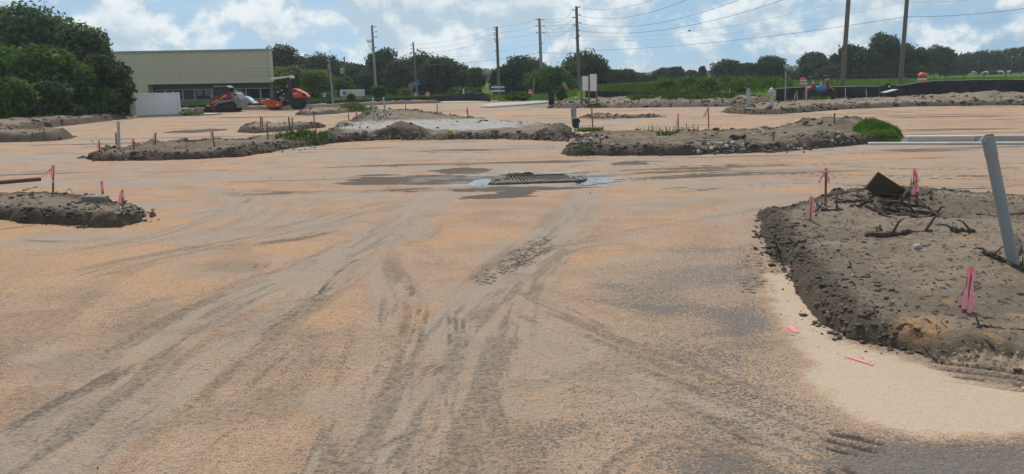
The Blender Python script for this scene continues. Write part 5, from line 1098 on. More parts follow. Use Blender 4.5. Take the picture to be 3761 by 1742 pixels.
def roller():
    p = G(1040, 404); sc = p.y / FPX / 7.95
    u = lambda cx: (cx - 800) * sc; z = lambda cy: (1075 - cy) * sc
    Q = lambda pts: [(u(a), z(b)) for a, b in pts]
    t = thing('road_roller', 'orange single drum road roller with white canopy', 'roller', (p.x, p.y + 0.75, 0), math.radians(2))
    rd = (1075 - 720) / 2 * sc
    d = MB().lathe([(rd * 0.25, -0.80), (rd * 0.9, -0.80), (rd * 0.93, -0.76), (rd, -0.78), (rd, 0.78), (rd * 0.9, 0.80), (rd * 0.25, 0.80)], 28, (u(500), 0, rd), 'y').build('drum', pm('drum_steel', (0.10, 0.075, 0.062), 0.25, 6, 0.6, metal=0.4, dirt=(0.22, 0.15, 0.10), dirtamt=0.6), t, smooth=True)
    for s in (-1, 1):
        fr = MB().prism(Q([(250, 800), (410, 765), (560, 800), (760, 860), (755, 985), (430, 990), (330, 950), (235, 880)]), s * 0.90 - 0.06, s * 0.90 + 0.06).build('drum_frame', M_ORANGE, t)
        MB().prism(Q([(405, 790), (430, 790), (520, 880), (500, 900)]), s * 0.965 - 0.008, s * 0.965 + 0.008).build('tow_slot', M_BLACKMETAL, fr)
        MB().prism(Q([(635, 895), (685, 895), (685, 930), (635, 930)]), s * 0.965 - 0.006, s * 0.965 + 0.006).build('decal', M_DECAL, fr)
    MB().box((u(215), 0, z(840)), (0.26, 1.9, 0.24), bev=0.03).build('front_bumper', M_ORANGE, t)
    MB().box((u(165), -0.4, z(830)), (0.03, 0.6, 0.2)).build('bumper_decal', M_DECAL, t); MB().box((u(165), 0.4, z(830)), (0.03, 0.6, 0.2)).build('bumper_decal', M_DECAL, t)
    MB().box((u(390), 0, z(770)), (0.34, 1.7, 0.08), bev=0.02).build('frame_top', M_WHITE, t)
    MB().box((u(720), 0, z(890)), (0.22, 1.9, 0.34), bev=0.02).build('rear_beam', M_ORANGE, t)
    MB().box((u(840), 0, z(880)), (0.5, 0.55, 0.45), bev=0.03).build('articulation', M_NAVY, t)
    # rear wheels
    rw = (1055 - 735) / 2 * sc
    for s in (-1, 1):
        w = MB().lathe([(rw * 0.5, -0.20), (rw * 0.88, -0.22), (rw, -0.15), (rw, 0.15), (rw * 0.88, 0.22), (rw * 0.5, 0.20)], 24, (u(1185), s * 0.72, rw), 'y').build('wheel', M_RUBBER, t, smooth=True)
        lug = MB()
        for i in range(18):
            an = 6.283 * i / 18; lug.box((u(1185) + math.cos(an) * rw, s * 0.72, rw + math.sin(an) * rw), (0.06, 0.36, 0.05), rot=Matrix.Rotation(-an + math.pi / 2, 3, 'Y'))
        lug.build('tyre_lugs', M_RUBBER, w)
        MB().lathe([(0.05, -0.02), (rw * 0.5, -0.02), (rw * 0.5, 0.02), (0.05, 0.05)], 16, (u(1185), s * 0.93, rw), 'y').build('rim', M_NAVY, w)
    MB().prism(Q([(880, 700), (1100, 700), (1100, 740), (1480, 740), (1510, 720), (1490, 880), (1380, 960), (1340, 800), (1180, 740), (1040, 800), (1000, 960), (900, 960)]), -0.62, 0.62).build('chassis', M_NAVY, t)
    hood = MB().prism(Q([(1060, 478), (1160, 488), (1300, 545), (1420, 608), (1510, 712), (1500, 725), (1095, 735), (1060, 600)]), -0.60, 0.60).build('hood', M_ORANGE, t)
    for s in (-1, 1):
        for i in range(4): MB().prism(Q([(1090 + 28 * i, 500), (1108 + 28 * i, 503), (1108 + 28 * i, 575), (1090 + 28 * i, 575)]), s * 0.605 - 0.008, s * 0.605 + 0.008).build('vent_slot', M_BLACKMETAL, hood)
        MB().prism(Q([(1330, 630), (1420, 625), (1490, 705), (1370, 710)]), s * 0.605 - 0.008, s * 0.605 + 0.008).build('vent_grille', M_BLACKMETAL, hood)
        MB().prism(Q([(1105, 600), (1210, 600), (1210, 640), (1105, 640)]), s * 0.608 - 0.008, s * 0.608 + 0.008).build('name_plate', pm('plate_blue', (0.42, 0.45, 0.52), 0.15, 20, 0.5), hood)
    MB().prism(Q([(1310, 612), (1370, 605), (1370, 622), (1315, 628)]), -0.4, 0.4).build('hood_handle', M_DECAL, hood)
    # operator station
    MB().box((u(800), 0, z(740)), (1.15, 1.35, 0.08), bev=0.01).build('platform', M_NAVY, t)
    for s in (-1, 1):
        MB().prism(Q([(935, 165), (1050, 150), (1050, 720), (930, 720), (950, 400)]), s * 0.58 - 0.07, s * 0.58 + 0.07).build('canopy_post', M_NAVY, t)
        for k, (x0, y0, x1, y1) in enumerate(((500, 435, 580, 440), (580, 440, 585, 720), (500, 640, 590, 650), (500, 435, 500, 740), (440, 700, 500, 740))):
            MB().tube([(u(x0), s * 0.62, z(y0)), (u(x1), s * 0.62, z(y1))], 0.022, 6).build('hand_rail', M_DARKSTEEL, t)
    MB().prism(Q([(495, 165), (520, 150), (1040, 108), (1058, 118), (1058, 160), (1040, 190), (1030, 150), (560, 205), (505, 210)]), -0.78, 0.78).build('canopy', M_WHITE, t)
    MB().prism(Q([(760, 620), (880, 600), (910, 420), (940, 430), (930, 690), (770, 700)]), -0.28, 0.28).build('seat', M_NAVY, t)
    MB().prism(Q([(870, 440), (905, 370), (918, 385), (885, 445)]), -0.2, 0.1).build('manual_box', M_DECAL, t)
    MB().tube([(u(600), 0, z(740)), (u(650), 0, z(560))], 0.07, 8).build('steering_column', M_NAVY, t)
    MB().tube([(u(660) + 0.03 * math.cos(q), 0.2 * math.cos(q), z(540) + 0.2 * math.sin(q) * 0.6) for q in [i * 0.628 for i in range(11)]], 0.018, 6).build('steering_wheel', M_BLACKMETAL, t)
    MB().box((u(560), 0, z(640)), (0.3, 0.9, 0.45), bev=0.04).build('dash', M_NAVY, t)
    for x, y in ((770, 520), (820, 625), (660, 570)): MB().box((u(x), -0.5, z(y)), (0.12, 0.05, 0.07), bev=0.01).build('decal', M_DECAL, t)
    for x, y, w in ((925, 810, 0.26), (960, 930, 0.24), (610, 770, 0.15)): MB().box((u(x), -0.66, z(y)), (w, 0.14, 0.03)).build('step', pm('step_grey', (0.32, 0.33, 0.34), 0.15, 9, 0.6), t)
    MB().tube([(u(450), -0.5, z(750)), (u(520), -0.3, z(700)), (u(640), -0.2, z(800)), (u(740), -0.1, z(790))], 0.03, 6).build('hose', M_RUBBER, t)
    for x in (600, 640, 660): MB().cyl((u(x), -0.6, z(880)), (u(x), -0.6, z(820)), 0.025).build('fitting', M_DECAL, t)
roller()
def car():
    D = 73.5; p = A(930, 380, D); s = D / FPX; t = thing('parked_car', 'silver car half hidden behind the track loader', 'car', (p[0], p[1], 0), math.radians(0))
    C = pm('car_silver', (0.36, 0.39, 0.40), 0.06, 3, 0.3); zt = A(915, 353, D)[2]; zb = A(930, 378, D)[2]
    body = [(-1.9, 0.25), (-2.0, 0.55), (-1.75, 0.72), (-1.1, 0.80), (0.5, 0.80), (0.9, 0.74), (1.15, 0.58), (1.2, 0.28), (0.9, 0.20), (-1.6, 0.20)]
    k = zt / 1.32 
    B = lambda P: [(x * k * 0.9, q * k) for x, q in P]
    MB().prism(B(body), -0.72, 0.72).build('body', C, t); 
    MB().prism(B([(-1.3, 0.79), (-0.9, 1.22), (-0.5, 1.32), (0.05, 1.30), (0.45, 1.12), (0.75, 0.78)]), -0.60, 0.60).build('cabin', C, t)
    MB().prism(B([(-0.0, 1.27), (0.08, 1.28), (0.48, 1.10), (0.80, 0.80), (0.70, 0.80)]), -0.55, 0.55).build('windscreen', pm('windscreen', (0.55, 0.66, 0.68), 0.1, 3, 0.1), t)
    for sd in (-1, 1):
        MB().prism(B([(-1.1, 0.84), (-0.82, 1.18), (-0.45, 1.25), (0.0, 1.23), (0.35, 1.06), (0.5, 0.84)]), sd * 0.606 - 0.006, sd * 0.606 + 0.006).build('side_window', pm('car_glass', (0.42, 0.52, 0.52), 0.2, 2, 0.08), t)
        for x in (-1.2, 0.72): 
            w = MB().lathe([(0.1, -0.09), (0.27 * k, -0.1), (0.3 * k, -0.07), (0.3 * k, 0.07), (0.27 * k, 0.1), (0.1, 0.09)], 16, (x * k * 0.9, sd * 0.66, 0.3 * k), 'y').build('wheel', M_RUBBER, t); MB().lathe([(0.02, -0.01), (0.18 * k, -0.01), (0.18 * k, 0.01), (0.02, 0.02)], 12, (x * k * 0.9, sd * 0.765, 0.3 * k), 'y').build('rim', M_ALU, w)
    for y in (-0.5, 0.5): MB().box((1.13 * k * 0.9, y, 0.56 * k), (0.1, 0.26, 0.1), bev=0.02).build('headlight', M_DECAL, t)
    t.location = (A(905, 370, D)[0], D, 0.0); 
car()
# ------------------------------------------------------------------ utility poles and wires
M_POLE = pm('pole_wood', (0.155, 0.135, 0.115), 0.25, 5, 0.85, bump=0.3, stretch=(4, 4, 0.6))
M_CPOLE = pm('pole_concrete', (0.27, 0.27, 0.26), 0.12, 5, 0.8)
M_INS = pm('insulator', (0.30, 0.31, 0.32), 0.1, 5, 0.35)
M_WIRE = pm('wire', (0.05, 0.055, 0.06), 0.1, 5, 0.5)
POLES = {}
def pole(key, label, bx, D, top, tx, r0, r1, mat, arms=(), square=False, extra=None):
    """bx: foot pixel column, top/tx: pixel of the head; arms: (py, side, pixels long, kind)"""
    z0 = float(gz(A(bx, 330, D)[0], D)); f = A(bx, 330, D); p0 = Vector((f[0], f[1], z0)); q = A(tx, top, D); h = q[2] - z0
    t = thing('utility_pole', label, 'pole', p0); ax = Vector((q[0] - p0.x, 0, h))
    if square: MB().tube([(0, 0, -0.3), ax], [r0 * 1.3, r1 * 1.3], 4).build('shaft', mat, t)
    else: MB().tube([(0, 0, -0.3), ax * 0.5, ax], [r0, (r0 + r1) / 2, r1], 10).build('shaft', mat, t, smooth=True)
    pts = []
    for py, side, ln, kind in arms:
        zz = A(tx, py, D)[2] - z0; c = ax * (zz / h); L = ln * D / FPX; e = c + Vector((side * (L + r1), 0, 0.04)); s = c + Vector((side * r1 * 0.6, 0, 0.0))
        if kind == 'i':
            a = MB().tube([s, s + (e - s) * 0.45, e], [0.05, 0.045, 0.03], 6).build('insulator_arm', M_INS, t)
            mb = MB()
            for k in range(5): mb.tube([s + (e - s) * (0.45 + 0.1 * k), s + (e - s) * (0.49 + 0.1 * k)], 0.085, 8)
            mb.build('insulator_discs', M_INS, a)
        elif kind == 'clip': MB().box(c + Vector((side * (r1 + 0.06), 0, 0)), (0.14, 0.1, 0.16), bev=0.01).build('wire_clip', M_INS, t)
        pts.append(p0 + e)
    POLES[key] = (p0, ax, pts, r1); return t
pole('a', 'tall grey pole right of the white sign with cutout switches', 1381, 96, 93, 1366, 0.17, 0.12, M_CPOLE, [(97, 1, 14, 'i'), (117, 1, 14, 'i'), (136, 1, 14, 'i'), (175, 1, 8, 'i')], extra='cut')
def cutouts():
    p0, ax, _, r = POLES['a']; D = 96; t = [o for o in bpy.data.objects if o.get('label') == 'tall grey pole right of the white sign with cutout switches'][0]
    zz = A(1366, 153, D)[2] - p0.z; c = ax * (zz / ax.z); W = 22 * D / FPX
    MB().box(c + Vector((-W / 2, 0, 0)), (W, 0.08, 0.08)).build('switch_arm', M_INS, t)
    for k in range(4): MB().tube([c + Vector((-W * (0.25 + 0.24 * k), -0.08, 0.22)), c + Vector((-W * (0.25 + 0.24 * k) + 0.12, -0.08, -0.15))], 0.035, 6).build('cutout_switch', M_INS, t)
    for k in range(3): MB().tube(smoothline([c + Vector((-W * (0.8 - 0.25 * k), 0, -0.1)), c + Vector((-W * (0.7 - 0.25 * k), 0, -0.5)), c + Vector((-0.12, 0, -1.05 + 0.1 * k))], 5), 0.018, 5).build('jumper_wire', M_WIRE, t)
cutouts()
pole('b', 'brown pole behind the tilted blue sign', 1531, 112, 155, 1517, 0.14, 0.10, M_POLE, [(166, -1, 9, 'i'), (180, -1, 9, 'i'), (194, -1, 9, 'i')])
pole('c', 'short pole with transformer in front of the left wood', 1268, 118, 208, 1264, 0.13, 0.09, M_POLE, [(215, -1, 7, 'i'), (226, -1, 7, 'i')])
def transformer():
    t = [o for o in bpy.data.objects if o.get('label') == 'short pole with transformer in front of the left wood'][0]; D = 118; z = A(1264, 262, D)[2]
    MB().lathe([(0.05, -0.4), (0.24, -0.38), (0.26, 0.3), (0.2, 0.4), (0.05, 0.45)], 12, (-0.3, 0, z)).build('transformer', M_CONC, t)
transformer()
pole('d', 'thin pale street pole among the willow bushes', 1221, 76, 220, 1209, 0.10, 0.06, M_CPOLE, [(222, -1, 3, 'clip'), (240, -1, 3, 'clip'), (252, -1, 3, 'clip')])
pole('e', 'pole with angled insulators above the board sign', 1833, 104, 98, 1824, 0.20, 0.15, M_POLE, [(101, -1, 10, 'i'), (110, -1, 8, 'i'), (122, -1, 10, 'i'), (130, -1, 8, 'i'), (144, -1, 9, 'i'), (153, -1, 7, 'i'), (100, 1, 6, 'i'), (144, 1, 5, 'i'), (187, -1, 3, 'clip')])
pole('f', 'grey double-arm pole with six level insulators', 1991, 102, 68, 1981, 0.20, 0.15, M_CPOLE, [(72, -1, 10, 'i'), (73, 1, 14, 'i'), (96, -1, 10, 'i'), (97, 1, 14, 'i'), (121, -1, 10, 'i'), (121, 1, 14, 'i'), (160, 1, 4, 'clip'), (193, -1, 3, 'clip')])
pole('g', 'tallest pole behind the permit board', 2127, 96, 24, 2117, 0.19, 0.15, M_POLE, [(27, 1, 10, 'i'), (37, -1, 12, 'i'), (56, 1, 10, 'i'), (65, -1, 11, 'i'), (85, 1, 10, 'i'), (93, -1, 10, 'i'), (112, 1, 3, 'clip'), (132, 1, 3, 'clip'), (141, -1, 5, 'clip'), (187, 1, 3, 'clip')])
pole('h', 'nearer brown pole leaning out of the top right', 3093, 74, -180, 3129, 0.21, 0.17, M_POLE)
pole('i', 'farther brown pole leaning out of the top right', 3305, 79, -170, 3345, 0.205, 0.165, M_POLE)
pole('j', 'slim far pole above the left wood', 1293, 165, 226, 1292, 0.13, 0.10, M_POLE)
def wire(label, a, b, sag=0.5, r=0.02, n=16, group=None, over=None):
    a, b = Vector(a), Vector(b); P = [a + (b - a) * (k / n) - Vector((0, 0, 4 * sag * (k / n) * (1 - k / n))) for k in range(n + 1)]
    o = MB().tube([p - a for p in P], r * 0.72, 5).build('overhead_wire', M_WIRE, loc=a); tag(o, label, 'wire', group); return o
W3 = lambda px, py, D: A(px, py, D)
gS = 'wires strung from the tallest pole to the right'
for lab, pa, pb, sg, r in (
    ('topmost wire running right from the tallest pole', (2125, 27, 96), (2560, -70, 60), 0.9, 0.014), ('second wire running right from the tallest pole', (2127, 57, 96), (2610, -40, 60), 1.0, 0.020),
    ('third wire running right from the tallest pole', (2127, 86, 96), (2800, -35, 60), 1.2, 0.020), ('fourth wire running right from the tallest pole', (2127, 113, 96), (2960, -30, 60), 1.2, 0.022),
    ('fifth wire crossing to the nearer right pole top', (2130, 134, 96), (3112, 0, 74.3), 1.0, 0.014), ('faint sixth wire crossing to the farther right pole', (2130, 150, 96), (3322, 8, 79), 1.0, 0.010),
    ('low heavy cable from the tallest pole to the farther right pole', (2127, 188, 96), (3322, 62, 78.9), 0.55, 0.028), ('heavy cable leaving the farther right pole at the picture edge', (3324, 62, 78.9), (3900, 10, 70), 0.3, 0.028),
    ('thin wire leaving the farther right pole top', (3330, 8, 79), (3700, -18, 74), 0.2, 0.012),
    ('top wire between the tallest and double-arm poles', (1996, 74, 102), (2106, 38, 96), 0.75, 0.016), ('middle wire between the tallest and double-arm poles', (1996, 98, 102), (2106, 66, 96), 0.75, 0.016), ('bottom wire between the tallest and double-arm poles', (1996, 122, 102), (2108, 94, 96), 0.75, 0.016),
    ('straight upper wire right of the double-arm pole', (1996, 73, 102), (2116, 62, 96), 0.05, 0.014), ('straight middle wire right of the double-arm pole', (1996, 96, 102), (2116, 87, 96), 0.05, 0.014), ('straight lower wire right of the double-arm pole', (1996, 121, 102), (2116, 112, 96), 0.05, 0.014),
    ('top wire from the angled-insulator pole to the double-arm pole', (1834, 99, 104), (1971, 73, 102), 0.1, 0.014), ('middle wire from the angled-insulator pole to the double-arm pole', (1834, 120, 104), (1971, 97, 102), 0.1, 0.014), ('bottom wire from the angled-insulator pole to the double-arm pole', (1834, 142, 104), (1971, 122, 102), 0.1, 0.014),
    ('low heavy cable from the double-arm pole to the tallest pole', (1984, 192, 102), (2124, 192, 96), 0.12, 0.024), ('low heavy cable from the brown pole to the double-arm pole', (1526, 240, 112), (1984, 193, 102), 0.35, 0.022), ('low heavy cable left of the brown pole', (1100, 295, 100), (1526, 240, 112), 0.5, 0.020),
    ('top wire from the brown pole to the angled-insulator pole', (1520, 162, 112), (1812, 102, 104), 0.5, 0.012), ('middle wire from the brown pole to the angled-insulator pole', (1520, 178, 112), (1812, 124, 104), 0.5, 0.012), ('bottom wire from the brown pole to the angled-insulator pole', (1520, 192, 112), (1812, 145, 104), 0.5, 0.012),
    ('neutral wire from the brown pole to the double-arm pole', (1522, 215, 112), (1984, 161, 102), 0.4, 0.010),
    ('upper wire between the tall grey pole and the brown pole', (1368, 178, 96), (1510, 166, 112), 0.3, 0.010), ('lower wire between the tall grey pole and the brown pole', (1370, 222, 96), (1510, 190, 112), 0.4, 0.010),
    ('upper wire left of the thin street pole', (900, 250, 84), (1207, 223, 76), 0.25, 0.014), ('middle wire left of the thin street pole', (900, 262, 84), (1208, 240, 76), 0.25, 0.014), ('lower wire left of the thin street pole', (900, 278, 84), (1208, 253, 76), 0.25, 0.014)):
    wire(lab, W3(*pa), W3(*pb), sg, r)
for k, (tx, ty, bxp, D1) in enumerate(((2110, 96, 2060, 92), (2113, 40, 2075, 92), (2114, 70, 2090, 92), (1995, 75, 2050, 100), (1996, 122, 2030, 100))):
    wire(('left guy wire of the tallest pole', 'middle guy wire of the tallest pole', 'right guy wire of the tallest pole', 'long guy wire of the double-arm pole', 'short guy wire of the double-arm pole')[k], W3(tx, ty, 96 if k < 3 else 102), W3(bxp, 250 if k > 2 else 215, D1), 0.0, 0.010)

# ------------------------------------------------------------------ signs, drums, boxes
M_SIGNW = pm('sign_white', (0.55, 0.56, 0.57), 0.06, 3, 0.55)
def drum(label, px, Yd, top, wpx, crushed=False, tilt=0):
    p = A(px, 330, Yd); z0 = gz(p[0], p[1]); zt = A(px, top, Yd)[2]; h = max(0.6, zt - z0); r = wpx * Yd / FPX / 2
    t = thing('traffic_drum', label, 'traffic drum', (p[0], p[1], z0), 0, 'orange and white traffic drums', rot=(0, math.radians(tilt), random.Random(px).random() * 6))
    O = pm('drum_orange', (0.62, 0.12, 0.035), 0.12, 5, 0.5, dirt=(0.35, 0.14, 0.08), dirtamt=0.3); Wm = pm('drum_white', (0.62, 0.60, 0.57), 0.08, 5, 0.5)
    bands = ([0, .10, O], [.10, .14, M_RUBBER]) ; MB().lathe([(r * 1.15, 0), (r * 1.15, 0.05), (r * 0.95, 0.06)], 18).build('base_ring', M_RUBBER, t)
    ys = [0.06, 0.25, 0.42, 0.58, 0.74, 0.88] if not crushed else [0.06, 0.42, 0.58]
    for k in range(len(ys) - 1):
        a, b = ys[k] * h, ys[k + 1] * h; ra, rb = r * (1 - 0.12 * ys[k]), r * (1 - 0.12 * ys[k + 1])
        MB().lathe([(ra, a), (ra * 1.0, (a + b) / 2), (rb * 0.97, b)], 18).build('band', (O, Wm)[k % 2], t, smooth=True)
    if crushed:
        rs = np.random.RandomState(4); V = IC2_V.copy(); V = V * (0.8 + 0.5 * fbm(V[:, 0] * 2.2, V[:, 1] * 2 + V[:, 2] * 3, 3, 4)[:, None]) * np.array([r * 1.02, r * 0.95, h * 0.24]) + np.array([0, 0, h * 0.78])
        link('crumpled_top', npmesh('crumpled_top', V, IC2_F), O, t)
    else:
        MB().lathe([(r * 0.86, 0.88 * h), (r * 0.80, 0.93 * h), (r * 0.3, 0.95 * h)], 18).build('band', O, t); MB().box((0, 0, h * 0.98), (r * 0.9, 0.05, 0.08), bev=0.01).build('handle', O, t)
    return t
drum('orange and white drum below the stop sign', 1525, 92, 339, 11)
drum('orange and white drum right of the tilted blue sign', 1570, 92, 338, 17)
drum('orange and white drum left of the thin marker pole', 1948, 88, 328, 15)
drum('orange drum just right of the permit board', 2199, 84, 318, 16)
drum('low orange drum behind the hydrant mound', 2949, 79, 285, 24)
drum('orange drum with crumpled top on the right grass', 3385, 74, 268, 32, True)
def stop_sign():
    D = 97; p = A(1512, 330, D); z = A(1506, 315, D)[2]; r = 10.5 * D / FPX; t = thing('stop_sign', 'red stop sign on a post behind the silt fence', 'sign', (p[0], p[1], 0), math.radians(-25))
    MB().box((0, 0.04, z / 2 - 0.1), (0.06, 0.04, z + 0.2)).build('post', M_INS, t)
    oc = [(r * math.cos(a), z + r * math.sin(a)) for a in [math.pi / 8 + k * math.pi / 4 for k in range(8)]]; oi = [(0.9 * x, z + 0.9 * (q - z)) for x, q in oc]
    f = MB().prism(oc, -0.02, 0.0).build('plate', M_DECAL, t); MB().prism(oi, -0.028, -0.021).build('red_face', pm('stop_red', (0.36, 0.02, 0.035), 0.12, 4, 0.45), f)
    text_part('lettering', 'STOP', r * 0.72, M_DECAL, f, (0, -0.033, z), (math.pi / 2, 0, 0), 0.003)
stop_sign()
def blue_sign():
    D = 94; p = A(1539, 330, D); q = A(1528, 306, D); t = thing('blue_sign', 'tilted blue information sign on a leaning post', 'sign', (p[0], p[1], 0), 0, rot=(0, math.radians(-9), math.radians(0)))
    z = q[2] + 0.03; w = 27 * D / FPX; h = 16 * D / FPX; MB().box((0, 0.04, z / 2), (0.06, 0.05, z)).build('post', pm('post_grey', (0.28, 0.30, 0.30), 0.1, 4, 0.5), t)
    R = Matrix.Rotation(math.radians(-5), 3, 'Y'); MB().box((-0.05, 0, z), (w, 0.02, h), rot=R).build('plate', pm('sign_border', (0.35, 0.42, 0.5), 0.05, 4, 0.5), t)
    MB().box((-0.05, -0.015, z), (w * 0.95, 0.02, h * 0.92), rot=R).build('blue_face', pm('sign_blue', (0.02, 0.075, 0.30), 0.12, 4, 0.45), t)
    lt = pm('sign_pale', (0.30, 0.42, 0.62), 0.15, 12, 0.5)
    for k in range(3): MB().box((-0.05 + (k - 1) * w * 0.27, -0.03, z - h * 0.18 + 0.018 * (k - 1) * -1), (w * 0.23, 0.01, h * 0.15), rot=R).build('legend_mark', lt, t)
    for k in range(2): MB().box((-0.07 + (k - 0.5) * w * 0.17, -0.03, z + h * 0.20), (w * 0.11, 0.01, h * 0.2), rot=R).build('legend_mark', lt, t)
blue_sign()
def monument():
    D = 88; x0, x1 = A(1250, 350, D)[0], A(1339, 350, D)[0]; c = (x0 + x1) / 2; z1, zm = A(1295, 330, D)[2], A(1295, 353.5, D)[2]; t = thing('monument_sign', 'white monument sign with a blue emblem behind the silt fence', 'sign', (c, D, 0), math.radians(1.0)); w = x1 - x0
    MB().box((0, 0, (z1 + zm) / 2), (w, 0.45, z1 - zm), bev=0.02).build('sign_cabinet', M_SIGNW, t); MB().box((0, 0.02, zm / 2 - 0.02), (w * 0.83, 0.38, zm)).build('base', M_CONC, t)
    B = pm('emblem_blue', (0.025, 0.06, 0.17), 0.1, 4, 0.5); h = z1 - zm; r = h * 0.27; zc = (z1 + zm) / 2; xc = -w * 0.305
    o = [(xc - r, zc + r)] + [(xc + r * math.cos(a), zc - r * 0.25 + r * math.sin(a) * 0.95) for a in [math.pi + k * math.pi / 8 for k in range(9)]] + [(xc + r, zc + r)]
    e = MB().prism(o, -0.245, -0.229).build('emblem', B, t)
    MB().prism([(xc - r * 0.5, zc + r * 0.95), (xc - r * 0.5, zc - r * 0.5), (xc + r * 0.55, zc - r * 0.5), (xc + r * 0.55, zc + r * 0.95)], -0.255, -0.246).build('emblem_field', pm('emblem_pale', (0.10, 0.19, 0.33), 0.1, 4, 0.5), e)
    MB().box((xc + 0.02, -0.262, zc - r * 0.42), (r * 0.95, 0.01, r * 0.22)).build('emblem_bar', pm('emblem_light', (0.28, 0.36, 0.52), 0.1, 4, 0.5), e)
    G_ = pm('legend_grey', (0.30, 0.34, 0.37), 0.1, 8, 0.6)
    for k, (dx, dz, ww, hh) in enumerate(((0.0, 0.0, 0.035, 0.16), (0.05, -0.06, 0.06, 0.04), (0.13, 0.0, 0.05, 0.16), (0.23, 0.0, 0.06, 0.15), (0.32, 0.02, 0.05, 0.12))):
        MB().box((-w * 0.16 + dx * 1.15, -0.229, zc + h * 0.22 + dz), (ww, 0.01, hh)).build('legend_mark', G_, t)
    for k in range(4): MB().box((-w * 0.14 + k * 0.12, -0.229, zc - h * 0.02), (0.08, 0.008, 0.04)).build('legend_mark', pm('legend_faint', (0.44, 0.46, 0.48), 0.1, 8, 0.6), t)
    s = MB().box((0, 0, 0.12), (1.3, 0.4, 0.26), bev=0.02).build('low_wall', M_CONC, loc=(A(1240, 366, 87)[0], 87.5, 0.15)); tag(s, 'low pale wall left of the white monument sign', 'wall')
    s = MB().box((0, 0, 0.12), (0.6, 0.4, 0.22), bev=0.02).build('low_wall', M_CONC, loc=(A(1358, 366, 87)[0], 87.5, 0.15)); tag(s, 'low pale wall right of the white monument sign', 'wall')
monument()
def elbox():
    D = 84; p = A(1196, 355, D); z = A(1196, 343, D)[2]; t = thing('utility_cabinet', 'grey green utility cabinet with a white notice left of the street pole', 'cabinet', (p[0], D, 0)); w = 40 * D / FPX
    MB().box((0, 0, z / 2), (w, 0.5, z), bev=0.02).build('case', pm('cabinet_green', (0.075, 0.085, 0.07), 0.15, 4, 0.7), t); MB().box((-0.1, 0, z + 0.03), (w * 0.3, 0.2, 0.07)).build('vent', M_INS, t)
    n = MB().box((-0.06, -0.262, A(1193, 350, D)[2]), (8.5 * D / FPX, 0.012, 12.5 * D / FPX)).build('notice', M_DECAL, t); MB().box((-0.06, -0.275, A(1193, 350, D)[2] + 0.03), (0.08, 0.01, 0.16)).build('notice_picture', pm('notice_dark', (0.10, 0.10, 0.11), 0.2, 9, 0.7), n)
elbox()
def board_sign():
    D = 85; p = A(1829, 350, D); s = D / FPX; t = thing('board_sign', 'black posted sign with white crossboards at the entrance', 'sign', (p[0], D, 0)); zz = lambda py: A(1829, py, D)[2]
    for x in (-16, 15): MB().box((x * s, 0, zz(316) / 2), (0.05, 0.06, zz(314))).build('post', M_BLACKMETAL, t)
    MB().box((-0.5 * s, -0.04, zz(325)), (30 * s, 0.03, 27 * s)).build('panel', pm('panel_grey', (0.13, 0.135, 0.145), 0.2, 5, 0.7), t)
    for py in (320.5, 334.5):
        for x in (-20, 20): MB().box((x * s, -0.03, zz(py)), (7 * s, 0.04, 5.5 * s)).build('crossboard', M_DECAL, t)
        MB().box((-0.5 * s, -0.07, zz(py)), (29 * s, 0.03, 5.5 * s)).build('crossboard', M_SIGNW, t)
    MB().box((4 * s, -0.062, zz(328)), (16 * s, 0.012, 3.5 * s)).build('legend_mark', pm('legend_mauve', (0.19, 0.16, 0.17), 0.2, 9, 0.7), t)
board_sign()
def permit_board():
    D = 61.5; p = A(2162, 350, D); z0 = gz(p[0], D); s = D / FPX; zz = lambda px, py: A(px, py, D)[2] - z0; t = thing('permit_board', 'wooden permit board with two white papers on three posts', 'notice board', (p[0], D, z0))
    for x, top in ((2136, 279), (2163, 277), (2191, 278)): MB().box(((x - 2162) * s, 0, zz(x, top) / 2 - 0.1), (0.125, 0.12, zz(x, top) + 0.2), bev=0.006).build('post', M_POST, t)
    def paper(x0, x1, a, b, dy):
        z1, z2 = zz((x0 + x1) / 2, b), zz((x0 + x1) / 2, a); w = (x1 - x0) * s; xc = ((x0 + x1) / 2 - 2162) * s
        bd = MB().box((xc, dy, (z1 + z2) / 2), (w, 0.03, z2 - z1)).build('backing_board', M_POST, t); MB().box((xc, dy - 0.02, (z1 + z2) / 2), (w * 0.95, 0.01, (z2 - z1) * 0.97)).build('paper', pm('paper', (0.66, 0.67, 0.70), 0.05, 2, 0.6), bd)
        rs = random.Random(x0)
        for k in range(7): MB().box((xc + rs.uniform(-.3, .3) * w, dy - 0.027, (z1 + z2) / 2 + rs.uniform(-.38, .38) * (z2 - z1)), (w * rs.uniform(.1, .3), 0.003, 0.012)).build('print_mark', pm('print_grey', (0.40, 0.41, 0.43), 0.1, 9, 0.7), bd)
    paper(2138.5, 2160.5, 280, 334, -0.03); paper(2166, 2191, 271.5, 336, -0.075)
    MB().box(((2149 - 2162) * s, 0.02, zz(2149, 279)), (26 * s, 0.06, 0.09)).build('rail', M_POST, t)
permit_board()
def marker_pole(name, label, bx, by, tx, ty, D, r, mat, cap=None, cat='post', cone=None):
    p = A(bx, by, D); z0 = gz(p[0], p[1]); q = A(tx, ty, D); t = thing(name, label, cat, (p[0], p[1], z0)); MB().tube([(0, 0, -0.1), (q[0] - p[0], 0, q[2] - z0)], r, 8).build('shaft', mat, t, smooth=True); return t
marker_pole('marker_pole', 'thin pale marker pole right of the drum at the entrance', 1957, 350, 1962, 288, 86, 0.05, M_CPOLE)
marker_pole('marker_post', 'short white marker post near the end of the left wood', 1703, 352, 1702, 326, 92, 0.075, M_DECAL)
marker_pole('marker_pole', 'thin far white pole in the gap behind the hydrant', 2918, 300, 2919, 245, 160, 0.1, M_DECAL)
